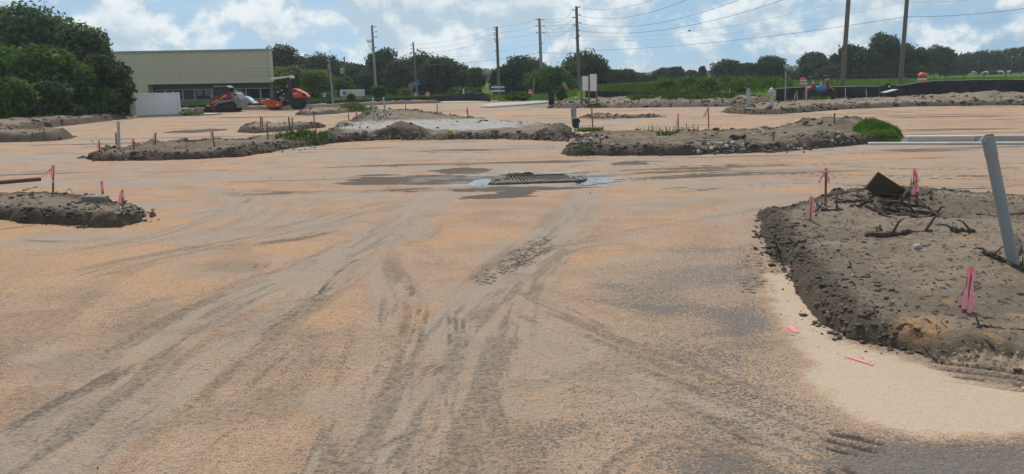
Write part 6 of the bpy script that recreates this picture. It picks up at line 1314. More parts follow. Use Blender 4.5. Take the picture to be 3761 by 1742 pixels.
marker_pole('radio_mast', 'thin lattice mast rising behind the pasture trees', 2977, 290, 2977, 200, 300, 0.16, M_INS, cat='mast')
def barricade():
    D = 76; t = thing('sign_stand', 'fallen orange sign stand with two upright legs left of the permit board', 'sign stand', (A(2080, 345, D)[0], D, gz(A(2080, 345, D)[0], D))); z = lambda py: A(2080, py, D)[2] - t.location.z; s = D / FPX
    for x0, y0, x1, y1 in ((-6, 318, -14, 304), (1, 320, -6, 303)): MB().tube([(x0 * s, 0, z(y0)), (x1 * s, 0, z(y1))], 0.04, 5).build('leg', M_PALEWOOD, t)
    MB().prism([(-6 * s, z(322)), (0, z(318)), (9 * s, z(325)), (8 * s, z(329)), (-4 * s, z(330)), (-6 * s, z(338)), (-8 * s, z(338))], -0.05, 0.02).build('sign_face', MATS['drum_orange'], t)
    for x in (-4, 4): MB().tube([(x * s, 0.02, 0), (x * 0.5 * s, 0, z(328))], 0.035, 5).build('leg', M_BLACKMETAL, t)
    p = A(2085, 350, 70); o = MB().prism([(-0.45, 0), (0.5, 0), (0.15, 0.32), (-0.25, 0.36)], -0.3, 0.3).build('concrete_lump', M_CONC, loc=(p[0], p[1], gz(p[0], p[1]) - 0.02)); tag(o, 'grey concrete lump under the fallen sign stand', 'rubble')
barricade()
# ------------------------------------------------------------------ pasture fence, cattle, bird
M_FPOST = pm('fence_post', (0.085, 0.075, 0.062), 0.3, 8, 0.9)
for k, (px, lean) in enumerate(((3125, 6), (3137, 0), (3194, 5), (3266, 9), (3283, 0), (3325, 5), (3430, 0), (3470, 4), (3536, 5), (3612, 0), (3690, 3))):
    D = 100 - 1.2 * k; p = A(px, 300, D); z0 = gz(p[0], p[1]); t = thing('pasture_post', ('first', 'second', 'third', 'fourth', 'fifth', 'sixth', 'seventh', 'eighth', 'ninth', 'tenth', 'eleventh')[k] + ' pasture fence post counted from the nearer right pole', 'fence post', (p[0], p[1], z0), 0, 'weathered pasture fence posts')
    MB().tube([(0, 0, -0.1), (lean * D / FPX, 0, 1.0)], [0.055, 0.045], 7).build('shaft', M_FPOST, t)
a, b = A(3125, 300, 100), A(3720, 300, 88); 
for k, h in enumerate((0.45, 0.85)): wire(('lower', 'upper')[k] + ' strand of the pasture fence', (a[0], a[1], gz(a[0], a[1]) + h), (b[0], b[1], gz(b[0], b[1]) + h), 0.03, 0.008)
def dark_gate():
    D = 92; a = A(2905, 310, D); b = A(3075, 300, D); z = gz(a[0], D); t = thing('field_rail', 'dark rail fence behind the red valve assembly', 'fence', (a[0], D, z)); w = b[0] - a[0]
    for h in (0.55, 1.05): MB().box((w / 2, 0, h), (w, 0.06, 0.12)).build('rail', M_FPOST, t)
    for k in range(6): MB().box((w * k / 5, 0.05, 0.55), (0.11, 0.1, 1.2)).build('post', M_FPOST, t)
dark_gate()
def cow_mesh(graze):
    J = {'hip': (-0.75, 0, 1.22, .26), 'mid': (-0.1, 0, 1.16, .36), 'chest': (0.55, 0, 1.20, .33), 'neck': (0.95, 0, 1.25 if not graze else 0.95, .20), 'poll': (1.25, 0, 1.45 if not graze else 0.42, .14), 'muz': (1.62, 0, 1.28 if not graze else 0.12, .085)}
    names = list(J); V = [J[k][:3] for k in names]; R = [J[k][3] for k in names]; E = [(i, i + 1) for i in range(5)]
    for x, base in ((-0.72, 0), (0.55, 2)):
        for s in (-1, 1):
            c = len(V); fx = -0.06 if base == 0 else 0.0
            V += [(x, s * 0.2, 0.95), (x + (0.07 if base == 0 else 0.02), s * 0.21, 0.62), (x + (-0.10 if base == 0 else 0), s * 0.21, 0.40), (x + fx, s * 0.21, 0.04)]; R += [.16, .085, .06, .055]; E += [(base, c), (c, c + 1), (c + 1, c + 2), (c + 2, c + 3)]
    c = len(V); V += [(-1.0, 0, 1.25), (-1.06, 0, 0.8), (-1.05, 0, 0.5)]; R += [.05, .03, .045]; E += [(0, c), (c, c + 1), (c + 1, c + 2)]
    for s in (-1, 1):
        c = len(V); pz = V[4]; V += [(pz[0] - 0.02, s * 0.24, pz[2] + 0.04)]; R += [.04]; E += [(4, c)]
    me = bpy.data.meshes.new('cow'); me.from_pydata(V, E, []); o = bpy.data.objects.new('tmp', me); COL.objects.link(o)
    o.modifiers.new('s', 'SKIN'); 
    for k, r in enumerate(R): me.skin_vertices[0].data[k].radius = (r, r); me.skin_vertices[0].data[k].use_root = (k == 0)
    su = o.modifiers.new('u', 'SUBSURF'); su.levels = 1; su.render_levels = 1
    dg = bpy.context.evaluated_depsgraph_get(); dg.update(); m = bpy.data.meshes.new_from_object(o.evaluated_get(dg)); bpy.data.objects.remove(o); m.name = 'cow'; m.polygons.foreach_set('use_smooth', [True] * len(m.polygons)); return m
CM = [cow_mesh(False), cow_mesh(True)]
M_COWW = pm('cow_white', (0.58, 0.56, 0.52), 0.1, 3, 0.8, dirt=(0.35, 0.30, 0.25), dirtamt=0.4); M_COWB = pm('cow_dark', (0.05, 0.04, 0.035), 0.3, 3, 0.8)
for px, D, rz, gr, m, lab in ((3199, 150, 1.5, 0, M_COWW, 'white cow standing between the two right poles'), (3466, 215, 0.3, 1, M_COWW, 'white cow right of the crumpled drum, farthest left of the herd'), (3526, 190, 2.9, 1, M_COWW, 'white grazing cow, second of the herd from the left'), (3578, 185, 0.2, 1, M_COWW, 'white grazing cow, third of the herd from the left'),
                          (3620, 175, 3.0, 1, M_COWW, 'white grazing cow in front of the dark one'), (3646, 178, 0.1, 0, M_COWB, 'dark brown cow in the middle of the herd'), (3676, 180, 2.6, 0, M_COWW, 'white cow right of the dark one'), (3704, 172, 0.6, 0, M_COWW, 'white cow farthest right of the herd')):
    p = A(px, 260, D); z0 = gz(p[0], p[1]); key = ('cow', gr, m.name)
    if key not in MATS: q = CM[gr].copy(); q.materials.append(m); MATS[key] = q
    o = link('cow', MATS[key], None, None, (p[0], p[1], z0), (0, 0, rz)); o.scale = (0.6, 0.6, 0.6); tag(o, lab, 'cow', 'cattle grazing in the pasture')
def bird():
    p = A(2532, 114, 80); b = MB(); b.tube([(-0.16, 0, 0.01), (-0.08, 0, 0.02), (0.02, 0, 0.0), (0.12, 0, 0.01), (0.17, 0, 0.0)], [0.012, 0.04, 0.05, 0.03, 0.008], 7)
    for s in (-1, 1): b.add([(-0.02, s * 0.03, 0.02), (0.06, s * 0.03, 0.02), (0.05, s * 0.16, 0.10), (-0.02, s * 0.28, 0.06), (-0.05, s * 0.14, 0.085), (0.0, s * 0.1, 0.05)], [(0, 1, 2, 4), (4, 2, 3), (0, 1, 2, 5)])
    b.add([(-0.14, -0.01, 0.01), (-0.14, 0.01, 0.01), (-0.26, 0.05, 0.01), (-0.26, -0.05, 0.01)], [(0, 1, 2, 3)])
    tag(b.build('bird', M_COWB, loc=p), 'small dark bird flying below the overhead wires', 'bird')
bird()
# ------------------------------------------------------------------ stakes, pipes, hydrant, valves
M_RIB = pm('pink_ribbon', (0.84, 0.22, 0.28), 0.12, 9, 0.55)
M_RIBT = pm('pale_pink_ribbon', (0.88, 0.36, 0.40), 0.1, 9, 0.5)
M_PVC = pm('grey_pvc', (0.235, 0.265, 0.285), 0.08, 4, 0.5, dirt=(0.30, 0.28, 0.25), dirtamt=0.3)
M_PVCW = pm('pale_pvc', (0.38, 0.40, 0.42), 0.08, 4, 0.5, dirt=(0.30, 0.28, 0.24), dirtamt=0.35)
M_PINKHEAD = pm('pink_stake_paint', (0.55, 0.13, 0.15), 0.2, 9, 0.7)
def stake(label, bx, by, tx, ty, rib=None, w=None, mat=None, seed=0, Y=None):
    """rib: None or list of (side, length fraction, spread) ribbon tails"""
    p = G(bx, by) if Y is None else Vector(A(bx, by, Y)); 
    if Y is not None: p.z = gz(p.x, p.y)
    q = Vector(A(tx, ty, p.y)); h = q - p; t = thing('survey_stake', label, 'stake', p, 0, 'wooden survey stakes'); rs = random.Random(int(bx * 7 + by))
    pxw = w or (6.0 if by < 700 else 8.0); ww = max(0.026, min(0.05, pxw * p.y / FPX * 0.85)); d = h.normalized()
    R = Vector((0, 0, 1)).rotation_difference(d).to_matrix() @ Matrix.Rotation(rs.uniform(-.7, .7), 3, 'Z')
    MB().box(h * 0.5 - d * 0.06, (ww, ww * 0.55, h.length + 0.12), rot=R).build('shaft', mat or M_WOOD, t)
    if rib is not None:
        MB().box(h - d * ww * 1.2, (ww * 1.35, ww * 1.0, ww * 2.0), rot=R).build('ribbon_knot', M_RIB, t)
        for side, lf, sp in rib:
            L = h.length * lf; n = 7; mb = MB(); V = []; rw = ww * 0.75
            for k in range(n):
                f = k / (n - 1); c = h - d * ww * 1.2 + Vector((side * (ww * 0.45 + sp * L * f ** 1.1) + 0.006 * math.sin(f * 9 + side), -ww * 0.6 - 0.012 * f, -L * f)); wv = Vector((rw * (0.62 + 0.16 * f), ww * 0.35 * math.sin(f * 6), 0))
                V += [c - wv, c + wv]
            mb.add(V, [(2 * k, 2 * k + 1, 2 * k + 3, 2 * k + 2) for k in range(n - 1)]); mb.add([v + Vector((0, 0.002, 0)) for v in V], [(2 * k + 2, 2 * k + 3, 2 * k + 1, 2 * k) for k in range(n - 1)])
            mb.build('ribbon', M_RIBT, t)
    return t
LN = [(-1, 0.75, 0.15)]
stake('tall stake with two pink streamers on the left island', 195, 707, 195, 608, [(-1, 0.35, 1.1), (-1, 0.55, 0.04)])
stake('short pink stake behind the concrete block', 378, 712, 373, 666, [(1, 0.6, 0.05)])
stake('pink ribboned stake in the shell rock of the left island', 451, 778, 449, 697, [(-1, 0.7, 0.35), (-1, 0.5, 0.1), (1, .4, .1)])
stake('pink stake at the left tip of the long island', 366, 548, 364, 516, [(-1, 0.9, 0.2)])
stake('bare stake left of the grey pipe bollard', 428, 532, 425, 488)
stake('pink stake right of the grey pipe bollard', 493, 551, 489, 510, [(-1, 0.85, 0.15)])
stake('pink stake on the far rim of the long island, left end', 571, 520, 571, 487, [(-1, 0.85, 0.2)])
stake('tall pink ribboned stake in the middle of the long island', 788, 540, 778, 474, [(-1, 0.45, 0.12)])
stake('thin stake with pink ribbon on the small strip', 984, 508, 981, 446, [(-1, 0.45, 0.3)])
stake('left of two bare stakes on the small strip', 957, 464, 957, 427); stake('right of two bare stakes on the small strip', 963, 464, 963, 432)
stake('left of two tall bare stakes beside the weed tuft', 1068, 498, 1060, 431); stake('right of two tall bare stakes beside the weed tuft', 1075, 494, 1073, 433)
stake('bare stake right of the weed tuft', 1160, 484, 1152, 422)
stake('bare stake at the left rim of the broad island', 1282, 446, 1279, 417); stake('pale ribboned stake left of the paired pipe posts', 1311, 441, 1310, 406, [(-1, 0.5, 0.1)])
stake('first stake behind the broad island, from the left', 1490, 407, 1489, 380); stake('second stake behind the broad island, from the left', 1606, 414, 1605, 383, [(1, .4, .05)]); stake('third stake behind the broad island with pale ribbon', 1719, 433, 1716, 395, [(-1, 0.4, 0.15)])
stake('tall stake right of the black bucket', 2178, 476, 2173, 396, [(1, 0.3, 0.1)])
stake('leaning stake against the pipe posts in the bucket', 2103, 463, 2099, 400)
stake('short stake on the left of the rubble island', 2203, 525, 2202, 485, [(-1, 0.9, 0.05)])
stake('pink topped stake beside the log', 2491, 478, 2491, 418, [(-1, 0.55, 0.08)]); stake('tall stake with a pink flag on the rubble island', 2603, 474, 2601, 390, [(-1, 0.4, 0.5), (-1, 0.4, 0.3)])
stake('short hooked stake on the rubble mound', 3065, 452, 3065, 416); stake('short stake on the dark mound above the grass patch', 3180, 455, 3180, 431); stake('thin twig stake in the rubble', 2839, 518, 2845, 482)
stake('pink ribboned stake at the back left of the near island', 3032, 757, 3034, 618, [(-1, 0.32, 0.55), (1, 0.30, 0.12)], 9); stake('short pink stake on the left of the near island', 2974, 806, 2981, 722, [(-1, 0.95, 0.12), (1, 0.5, 0.02)], 11)
stake('left of two pink stakes beside the tilted plank', 3355, 722, 3360, 624, [(1, 0.3, 0.1)], 9); stake('right of two pink stakes beside the tilted plank', 3366, 727, 3364, 643, [(-1, 0.85, 0.08), (1, .6, .02)], 11)
stake('large pink ribboned stake nearest the camera', 3541, 1148, 3566, 980, [(1, 0.85, 0.0), (-1, 0.8, 0.10)], 18)
stake('thin stake on the far left heap', 163, 497, 161, 472); stake('short stake on the far left heap', 119, 500, 119, 485); stake('pink stake on the bank below the left thicket', 185, 458, 183, 437, [(-1, .8, .1)])
stake('pink stake left of the white capped post', 2719, 396, 2718, 372); stake('pink leaning stake right of the hydrant', 2926, 366, 2920, 343, [(-1, 0.9, 0.1)], Y=62); stake('pale leaning stake right of the hydrant', 2931, 364, 2926, 334, Y=62.5, mat=M_PALEWOOD)
stake('white painted stake right of the blue valve', 3105, 366, 3105, 323, None, 9, M_PALEWOOD, Y=59); stake('crooked pale stake before the right silt fence', 3184, 356, 3181, 327, None, 7, M_PALEWOOD, Y=62.5); stake('short white stake right of the tilted grey lid', 3295, 356, 3288, 342, None, 9, M_DECAL, Y=59)
stake('leaning stake in the weeds behind the spoil bank', 2677, 344, 2681, 325, None, 6, M_PALEWOOD, Y=67.5); stake('short marker stake beside the roller strip', 1102, 418, 1102, 401); stake('thin stake on the roller strip', 1138, 412, 1138, 394); stake('thin stake near the street pole foot', 1245, 408, 1246, 394)
stake('left small pale stake by the loader bucket', 706, 409, 706, 398, None, 6, M_PALEWOOD, Y=64); stake('right small pale stake by the loader bucket', 727, 410, 727, 398, None, 6, M_PALEWOOD, Y=64.5)
stake('small pale stake under the left thicket', 452, 424, 452, 413, None, 6, M_PALEWOOD, Y=59)
def pipe(name, label, b, tp, wpx, mat=M_PVC, Ytop=None, cap=None, collar=False):
    p = G(*b); q = Vector(A(tp[0], tp[1], Ytop if Ytop else p.y)); r = wpx * p.y / FPX / 2; h = q - p; t = thing(name, label, 'pipe', p)
    d = h.normalized(); MB().tube([-d * 0.15, h * 0.5, h], r, 16, cap=False).build('pipe_wall', mat, t, smooth=True); MB().tube([-d * 0.15, h - d * 0.01], r * 0.86, 16).build('pipe_bore', pm('bore', (0.05, 0.055, 0.06), 0.2, 5, 0.8), t, smooth=True)
    if collar: MB().tube([h - d * 0.22, h - d * 0.02, h + d * 0.002], [r * 1.09, r * 1.09, r * 1.05], 18, cap=False).build('socket', mat, t, smooth=True)
    if cap: MB().box(h + Vector((0, 0, 0.03)), (r * cap, r * cap * 0.9, 0.05), rot=Matrix.Rotation(0.12, 3, 'Y')).build('cap_board', M_POST, t)
    return t, h, r
pipe('pipe_bollard', 'grey pipe bollard on the long left island', (437, 543), (434, 446), 10.5, M_PVCW)
pipe('pipe_bollard', 'left of the paired pipe posts on the broad island', (1372, 440), (1370, 358), 7.5, M_PVCW); pipe('pipe_bollard', 'leaning right one of the paired pipe posts', (1417, 421), (1407, 357), 7, M_PVCW)
pipe('pipe_bollard', 'left grey pipe standing in the bucket', (2109, 467), (2104, 377), 8, M_PVC); pipe('pipe_bollard', 'right grey pipe standing in the bucket', (2113, 464), (2113, 373), 8, M_PVC)
pipe('pipe_bollard', 'thick white pipe post with a wooden cap left of the hydrant', (2749, 390), (2748, 324), 14, M_PVCW, cap=3.6)
big, bh, br = pipe('leaning_pipe', 'large grey pipe leaning at the right edge of the near island', (3722, 968), (3627, 500), 41, M_PVC, Ytop=None, collar=True)
MB().prism([(-0.06, -0.03), (0.02, -0.03), (-0.02, 0.03)], -0.02, 0.0).build('torn_tape', M_INS, big, loc=bh + Vector((-br, -br, -0.02)))
marker_pole('marker_pole', 'thin grey pipe pole right of the hydrant', 2884, 374, 2886, 262, 56, 0.05, M_PVC); marker_pole('marker_pole', 'short thin pipe pole left of the red valve assembly', 2961, 370, 2962, 302, 57.5, 0.045, M_PVCW)
def bucket():
    p = G(2116, 470); r = 12.5 * p.y / FPX; h = 40 * p.y / FPX; t = thing('black_bucket', 'black plastic bucket around the two grey pipes', 'bucket', p); K = pm('bucket_black', (0.025, 0.026, 0.028), 0.25, 6, 0.5, dirt=(0.12, 0.10, 0.085), dirtamt=0.35)
    mb = MB().lathe([(r * 0.86, -0.05), (r * 0.88, 0.02), (r * 0.97, h * 0.86), (r * 0.90, h * 0.86), (r * 0.82, 0.05)], 20); mb.build('bucket_wall', K, t, smooth=True)
    MB().tube([(r * 1.0 * math.cos(a), r * 1.0 * math.sin(a), h * 0.88) for a in [k * 2 * math.pi / 20 for k in range(21)]], 0.018, 6).build('rim', pm('rim_grey', (0.22, 0.22, 0.21), 0.2, 5, 0.6), t)
    for s in (-1, 1): MB().box((s * r * 1.0, 0, h * 0.6), (0.05, 0.1, 0.12), bev=0.01).build('handle_lug', K, t)
bucket()
def hydrant():
    p = G(2832, 392); s = p.y / FPX; H = 70 * s; t = thing('fire_hydrant', 'silver grey fire hydrant on the right soil heap', 'hydrant', p, math.radians(15)); Mh = pm('hydrant_silver', (0.46, 0.46, 0.45), 0.12, 6, 0.45, metal=0.2, dirt=(0.28, 0.26, 0.23), dirtamt=0.35)
    k = H / 1.0
    MB().lathe([(0.10 * k, -0.1), (0.10 * k, 0.10 * k), (0.18 * k, 0.10 * k), (0.18 * k, 0.14 * k), (0.115 * k, 0.16 * k), (0.115 * k, 0.52 * k), (0.135 * k, 0.54 * k), (0.135 * k, 0.68 * k), (0.11 * k, 0.74 * k)], 18).build('barrel', Mh, t, smooth=True)
    MB().lathe([(0.11 * k, 0.74 * k), (0.19 * k, 0.745 * k), (0.19 * k, 0.775 * k), (0.125 * k, 0.79 * k), (0.12 * k, 0.86 * k), (0.08 * k, 0.935 * k), (0.04 * k, 0.96 * k), (0.03 * k, 0.965 * k), (0.03 * k, 1.0 * k)], 18).build('bonnet', Mh, t, smooth=True)
    for a, r, L in ((math.pi, 0.06, 0.22), (0, 0.06, 0.22), (-math.pi / 2, 0.085, 0.23)):
        d = Vector((math.cos(a), math.sin(a), 0)); n = MB().tube([d * 0.08 * k + Vector((0, 0, .61 * k)), d * L * k * 0.8 + Vector((0, 0, .61 * k))], r * k * 0.8, 12).build('nozzle', Mh, t); MB().tube([d * L * k * 0.75 + Vector((0, 0, .61 * k)), d * L * k + Vector((0, 0, .61 * k))], r * k, 10).build('nozzle_cap', Mh, n)
    for s_ in (-1, 1):
        ch = MB()
        for j in range(9): f = j / 8; ch.tube([(s_ * (0.19 - 0.06 * f) * k, -0.08 * k, (0.58 - 0.34 * f) * k), (s_ * (0.185 - 0.06 * f) * k, -0.085 * k, (0.555 - 0.34 * f) * k)], 0.014 * k, 5)
        ch.build('chain', M_DARKSTEEL, t)
    bolts = MB(); 
    for j in range(8): an = j * math.pi / 4; bolts.cyl((0.155 * k * math.cos(an), 0.155 * k * math.sin(an), 0.13 * k), (0.155 * k * math.cos(an), 0.155 * k * math.sin(an), 0.17 * k), 0.014 * k, n=6)
    bolts.build('flange_bolts', M_DARKSTEEL, t)
hydrant()
def backflow():
    p = Vector(A(3010, 366, 60)); p.z = gz(p.x, p.y); s = p.y / FPX / 6.44; u = lambda cx: (cx - 2050) * s; z = lambda cy: (575 - cy) * s
    t = thing('backflow_preventer', 'red and blue backflow preventer pipework on the right bank', 'pipework', p); Rd = pm('pipe_red', (0.17, 0.030, 0.028), 0.2, 5, 0.5, dirt=(0.12, 0.06, 0.05), dirtamt=0.4); Bl = pm('pipe_blue', (0.045, 0.17, 0.46), 0.12, 5, 0.45)
    r = 55 * s; MB().tube(smoothline([(u(1735), 0, 0), (u(1735), 0, z(400)), (u(1770), 0, z(340)), (u(1850), 0, z(300)), (u(1920), 0, z(300))], 4), r, 14).build('inlet_elbow', Rd, t, smooth=True); MB().tube([(u(1735), 0, -0.1), (u(1735), 0, z(450))], r * 0.85, 14).build('riser', M_DARKSTEEL, t)
    MB().tube(smoothline([(u(2210), 0, z(300)), (u(2290), 0, z(310)), (u(2350), 0, z(380)), (u(2360), 0, z(480)), (u(2360), 0, -0.1)], 4), r * 0.95, 14).build('outlet_elbow', pm('pipe_maroon', (0.075, 0.022, 0.022), 0.25, 5, 0.6), t, smooth=True)
    MB().tube([(u(1950), 0, z(320)), (u(1975), 0, z(320)), (u(2160), 0, z(320)), (u(2190), 0, z(320))], [r * 1.05, r * 1.25, r * 1.25, r * 1.0], 16).build('check_valve', Bl, t, smooth=True); MB().box((u(2070), 0, z(215)), (0.2, 0.2, 0.25), bev=0.02).build('relief_valve', M_INS, t)
    for cx, zt in ((1890, 40), (2215, 25)):
        v = MB().lathe([(r * 1.3, z(300) - r * 0.5), (r * 1.3, z(300) + r * 0.3), (r * 0.8, z(300) + r * 0.9), (r * 0.75, z(160)), (r * 0.5, z(130)), (0.03, z(120)), (0.03, z(zt))], 12, (u(cx), 0, 0)).build('gate_valve', Rd, t, smooth=True)
        MB().tube([(u(cx) + 0.3 * math.cos(a), 0.3 * math.sin(a), z(zt)) for a in [k * 2 * math.pi / 16 for k in range(17)]], 0.025, 6).build('hand_wheel', M_BLACKMETAL, v)
        for a in (0, math.pi / 2): MB().box((u(cx), 0, z(zt)), (0.6, 0.03, 0.03), rot=Matrix.Rotation(a, 3, 'Z')).build('wheel_spoke', M_BLACKMETAL, v)
    for s_ in (-1, 1): MB().tube([(u(2215) + s_ * 0.28, 0.0, z(210)), (u(2215) + s_ * 0.30, 0, z(60)), (u(2215) + s_ * 0.1, 0, z(20))], 0.025, 6).build('yoke', M_BLACKMETAL, t)
    MB().box((u(2195), -0.1, z(95)), (0.32, 0.03, 0.04)).build('tag_plate', M_DECAL, t); MB().box((u(1862), -0.2, z(175)), (0.1, 0.02, 0.13)).build('tag_plate', M_DECAL, t)
    for cx in (1940, 2200): MB().tube([(u(cx), -r * 1.35, z(320) - 0.0), (u(cx), -r * 1.33, z(320) + 0.001)], 0.02, 5).build('bolt', M_INS, t)
    MB().tube([(u(2250), -0.2, z(250)), (u(2310), -0.25, z(330)), (u(2350), -0.2, z(350))], 0.03, 6).build('test_cock', M_INS, t)
backflow()
def meter():
    p = Vector(A(3268, 364, 58.5)); p.z = gz(p.x, p.y); s = p.y / FPX; t = thing('valve_box', 'dark valve box with a tilted grey lid on the right bank', 'box', p); z = lambda py: A(3268, py, p.y)[2] - p.z
    MB().box((0, 0, z(341) / 2 - 0.05), (46 * s, 0.6, z(341) + 0.1), bev=0.02).build('case', pm('box_dark', (0.02, 0.025, 0.025), 0.2, 4, 0.6), t)
    MB().prism([(-25 * s, z(341)), (18 * s, z(330)), (18 * s, z(328.5)), (-25 * s, z(339.5))], -0.45, 0.45).build('lid', pm('lid_grey', (0.36, 0.38, 0.40), 0.08, 5, 0.5), t)
    q = Vector(A(3257, 362, 61.5)); q.z = gz(q.x, q.y); z2 = lambda py: A(3257, py, q.y)[2] - q.z; s2 = q.y / FPX; f = thing('pipe_assembly', 'bronze inverted U pipe frame behind the tilted grey lid', 'pipework', q)
    Br = pm('pipe_bronze', (0.10, 0.07, 0.045), 0.3, 6, 0.6)
    for x in (-29, 29): MB().tube([(x * s2, 0, -0.1), (x * s2, 0, z2(316))], 0.05, 8).build('riser', Br, f)
    MB().tube([(-30 * s2, 0, z2(316)), (30 * s2, 0, z2(315))], 0.055, 8).build('crossbar', Br, f); MB().box((0, 0, z2(311)), (0.35, 0.16, 0.22), bev=0.03).build('valve_body', M_DARKSTEEL, f); MB().box((4 * s2, -0.1, z2(318)), (0.09, 0.02, 0.15)).build('tag_plate', M_DECAL, f)
    for x in (-14, 12): MB().tube([(x * s2, 0, z2(315)), (x * s2, 0, z2(309))], 0.03, 6).build('valve_stem', Br, f)
meter()
# ------------------------------------------------------------------ left island: block, pole section, roots
def left_bits():
    p = G(345, 742); s = p.y / FPX; o = MB().box((0, 0, 13 * s), (84 * s, 0.22, 28 * s), bev=0.015).build('concrete_block', pm('grey_block', (0.20, 0.18, 0.16), 0.2, 8, 0.9, bump=0.4), loc=(p.x + 0.03, p.y, p.z - 0.02), rot=(0, 0.03, 0.05)); tag(o, 'grey concrete block on the left island', 'block')
    a = Vector(A(150, 658, 14.0)); b = Vector(A(-160, 684, 13.2)); r = 7.5 * 14 / FPX; o = MB().tube([b - a, Vector((0, 0, 0))], r, 12).build('rusty_pipe', pm('rust_pipe', (0.16, 0.055, 0.038), 0.3, 7, 0.8, bump=0.4), loc=a); tag(o, 'rust red pipe poking in from the left edge', 'pipe')
    q = Vector(A(-120, 720, 13.3)); q.z = gz(q.x, q.y); h = A(-120, 681, 13.3)[2] - q.z; o = MB().box((0, 0, h / 2 - 0.02), (0.3, 0.3, h), bev=0.02).build('timber_block', M_POST, loc=q); tag(o, 'timber block propping the rust red pipe outside the frame', 'block')
left_bits()
def stick(label, pts, r, mat=None, seed=0, twigs=0, name='branch', lift=0.0):
    """pts: (px, py, height above what it lies on)"""
    P = []
    for px, py, h in pts:
        g = G(px, py); Yd = g.y - h * 0.9
        P.append(Vector((ray(px, py)[0] / ray(px, py)[1] * Yd, Yd, CAMH + ray(px, py)[2] / ray(px, py)[1] * Yd)) if h > 0.001 else g + Vector((0, 0, r * 0.5)))
    rs = random.Random(seed + int(pts[0][0])); o0 = P[0]; Q = smoothline(P, 5) if len(P) > 2 else [P[0] + (P[1] - P[0]) * k / 5 for k in range(6)]
    Q = [Vector(q) - o0 + Vector((rs.uniform(-1, 1), rs.uniform(-1, 1), rs.uniform(-1, 1))) * r * 0.5 for q in Q]; n = len(Q)
    mb = MB().tube(Q, [r * (1.1 - 0.6 * k / n) * (0.8 + 0.4 * rs.random()) for k in range(n)], 7)
    for k in range(twigs):
        i = rs.randrange(1, n); d = Vector((rs.uniform(-1, 1), rs.uniform(-.6, .6), rs.uniform(.1, .9))) * r * rs.uniform(4, 9); mb.tube([Q[i], Q[i] + d * .5 + Vector((0, 0, r)), Q[i] + d], [r * .4, r * .3, r * .12], 5)
    o = mb.build(name, mat or MATS['bark'], loc=o0, smooth=True); tag(o, label, 'log' if name == 'log' else 'stick'); return o
DW = MATS['drywood']
stick('thick black log lying across the front of the near island', [(3180, 868, 0), (3300, 862, 0.03), (3420, 850, 0.03)], 0.050, twigs=4, name='log')
stick('short black log right of the front log', [(3500, 852, 0), (3540, 850, 0.02), (3580, 856, 0)], 0.040, twigs=2, name='log')
stick('long thin stick behind the leaning pipe', [(3585, 788, 0), (3670, 793, 0.01), (3790, 778, 0.03)], 0.016, twigs=2)
stick('knotty branch crossing the foot of the leaning pipe', [(3614, 922, 0.12), (3660, 945, 0.05), (3720, 975, 0.03), (3790, 1005, 0)], 0.026, twigs=5)
stick('dark stub beside the foot of the leaning pipe', [(3730, 870, 0.25), (3742, 905, 0.12), (3735, 950, 0)], 0.028)
heap = [([(3025, 720, 0.02), (3130, 705, 0.12), (3230, 690, 0.18)], 0.022), ([(3070, 742, 0.05), (3150, 738, 0.08), (3215, 735, 0.10)], 0.026), ([(3150, 760, 0.02), (3200, 725, 0.14), (3250, 700, 0.2)], 0.022), ([(3190, 712, 0.14), (3280, 716, 0.16), (3375, 722, 0.12)], 0.020),
        ([(3298, 758, 0.02), (3330, 705, 0.2), (3350, 675, 0.32)], 0.024), ([(3220, 735, 0.1), (3240, 780, 0.06), (3320, 790, 0.03), (3440, 785, 0.02)], 0.050), ([(3230, 765, 0.05), (3330, 775, 0.05), (3440, 790, 0)], 0.035), ([(3180, 755, 0.03), (3230, 780, 0.03), (3270, 800, 0)], 0.022),
        ([(3250, 745, 0.1), (3330, 748, 0.1), (3400, 760, 0.04)], 0.030), ([(3370, 752, 0.06), (3420, 772, 0.03), (3450, 800, 0)], 0.018), ([(3020, 775, 0), (3060, 772, 0.02), (3095, 772, 0)], 0.026), ([(2988, 780, 0.02), (3010, 760, 0.10), (3024, 745, 0.16)], 0.020),
        ([(3100, 715, 0.08), (3160, 720, 0.08), (3200, 745, 0.06)], 0.018), ([(3240, 700, 0.15), (3300, 735, 0.08), (3350, 770, 0.03)], 0.016), ([(3060, 728, 0.05), (3110, 735, 0.06), (3140, 755, 0.02)], 0.016), ([(3290, 770, 0.02), (3370, 800, 0), (3430, 792, 0)], 0.022), ([(3155, 700, 0.14), (3190, 690, 0.2), (3240, 686, 0.2)], 0.020), ([(3440, 795, 0), (3470, 805, 0), (3500, 800, 0)], 0.010)]
HEAPLAB = ['long thin branch along the upper left of the brush heap', 'short beam-like branch at the left of the brush heap', 'slanting branch in the middle left of the brush heap', 'straight level branch along the top of the brush heap', 'steep branch leaning up beside the pink stakes', 'thickest curved branch at the bottom of the brush heap', 'thick branch just above the bottom one of the heap', 'short branch sloping down at the heap centre', 'branch across the heap centre below the plank', 'thin branch at the right foot of the brush heap', 'short black billet left of the brush heap', 'twig leaning beside the short pink stake', 'bent branch at the upper left of the heap', 'thin branch sloping down below the plank', 'thin bent twig at the left of the heap', 'low branch at the front right of the heap', 'short branch just left of the plank', 'thinnest twig trailing off right of the heap']
for k, (pp, r) in enumerate(heap): 
    o = stick(HEAPLAB[k], pp, r, seed=k, twigs=3); o['group'] = 'branches of the brush heap'
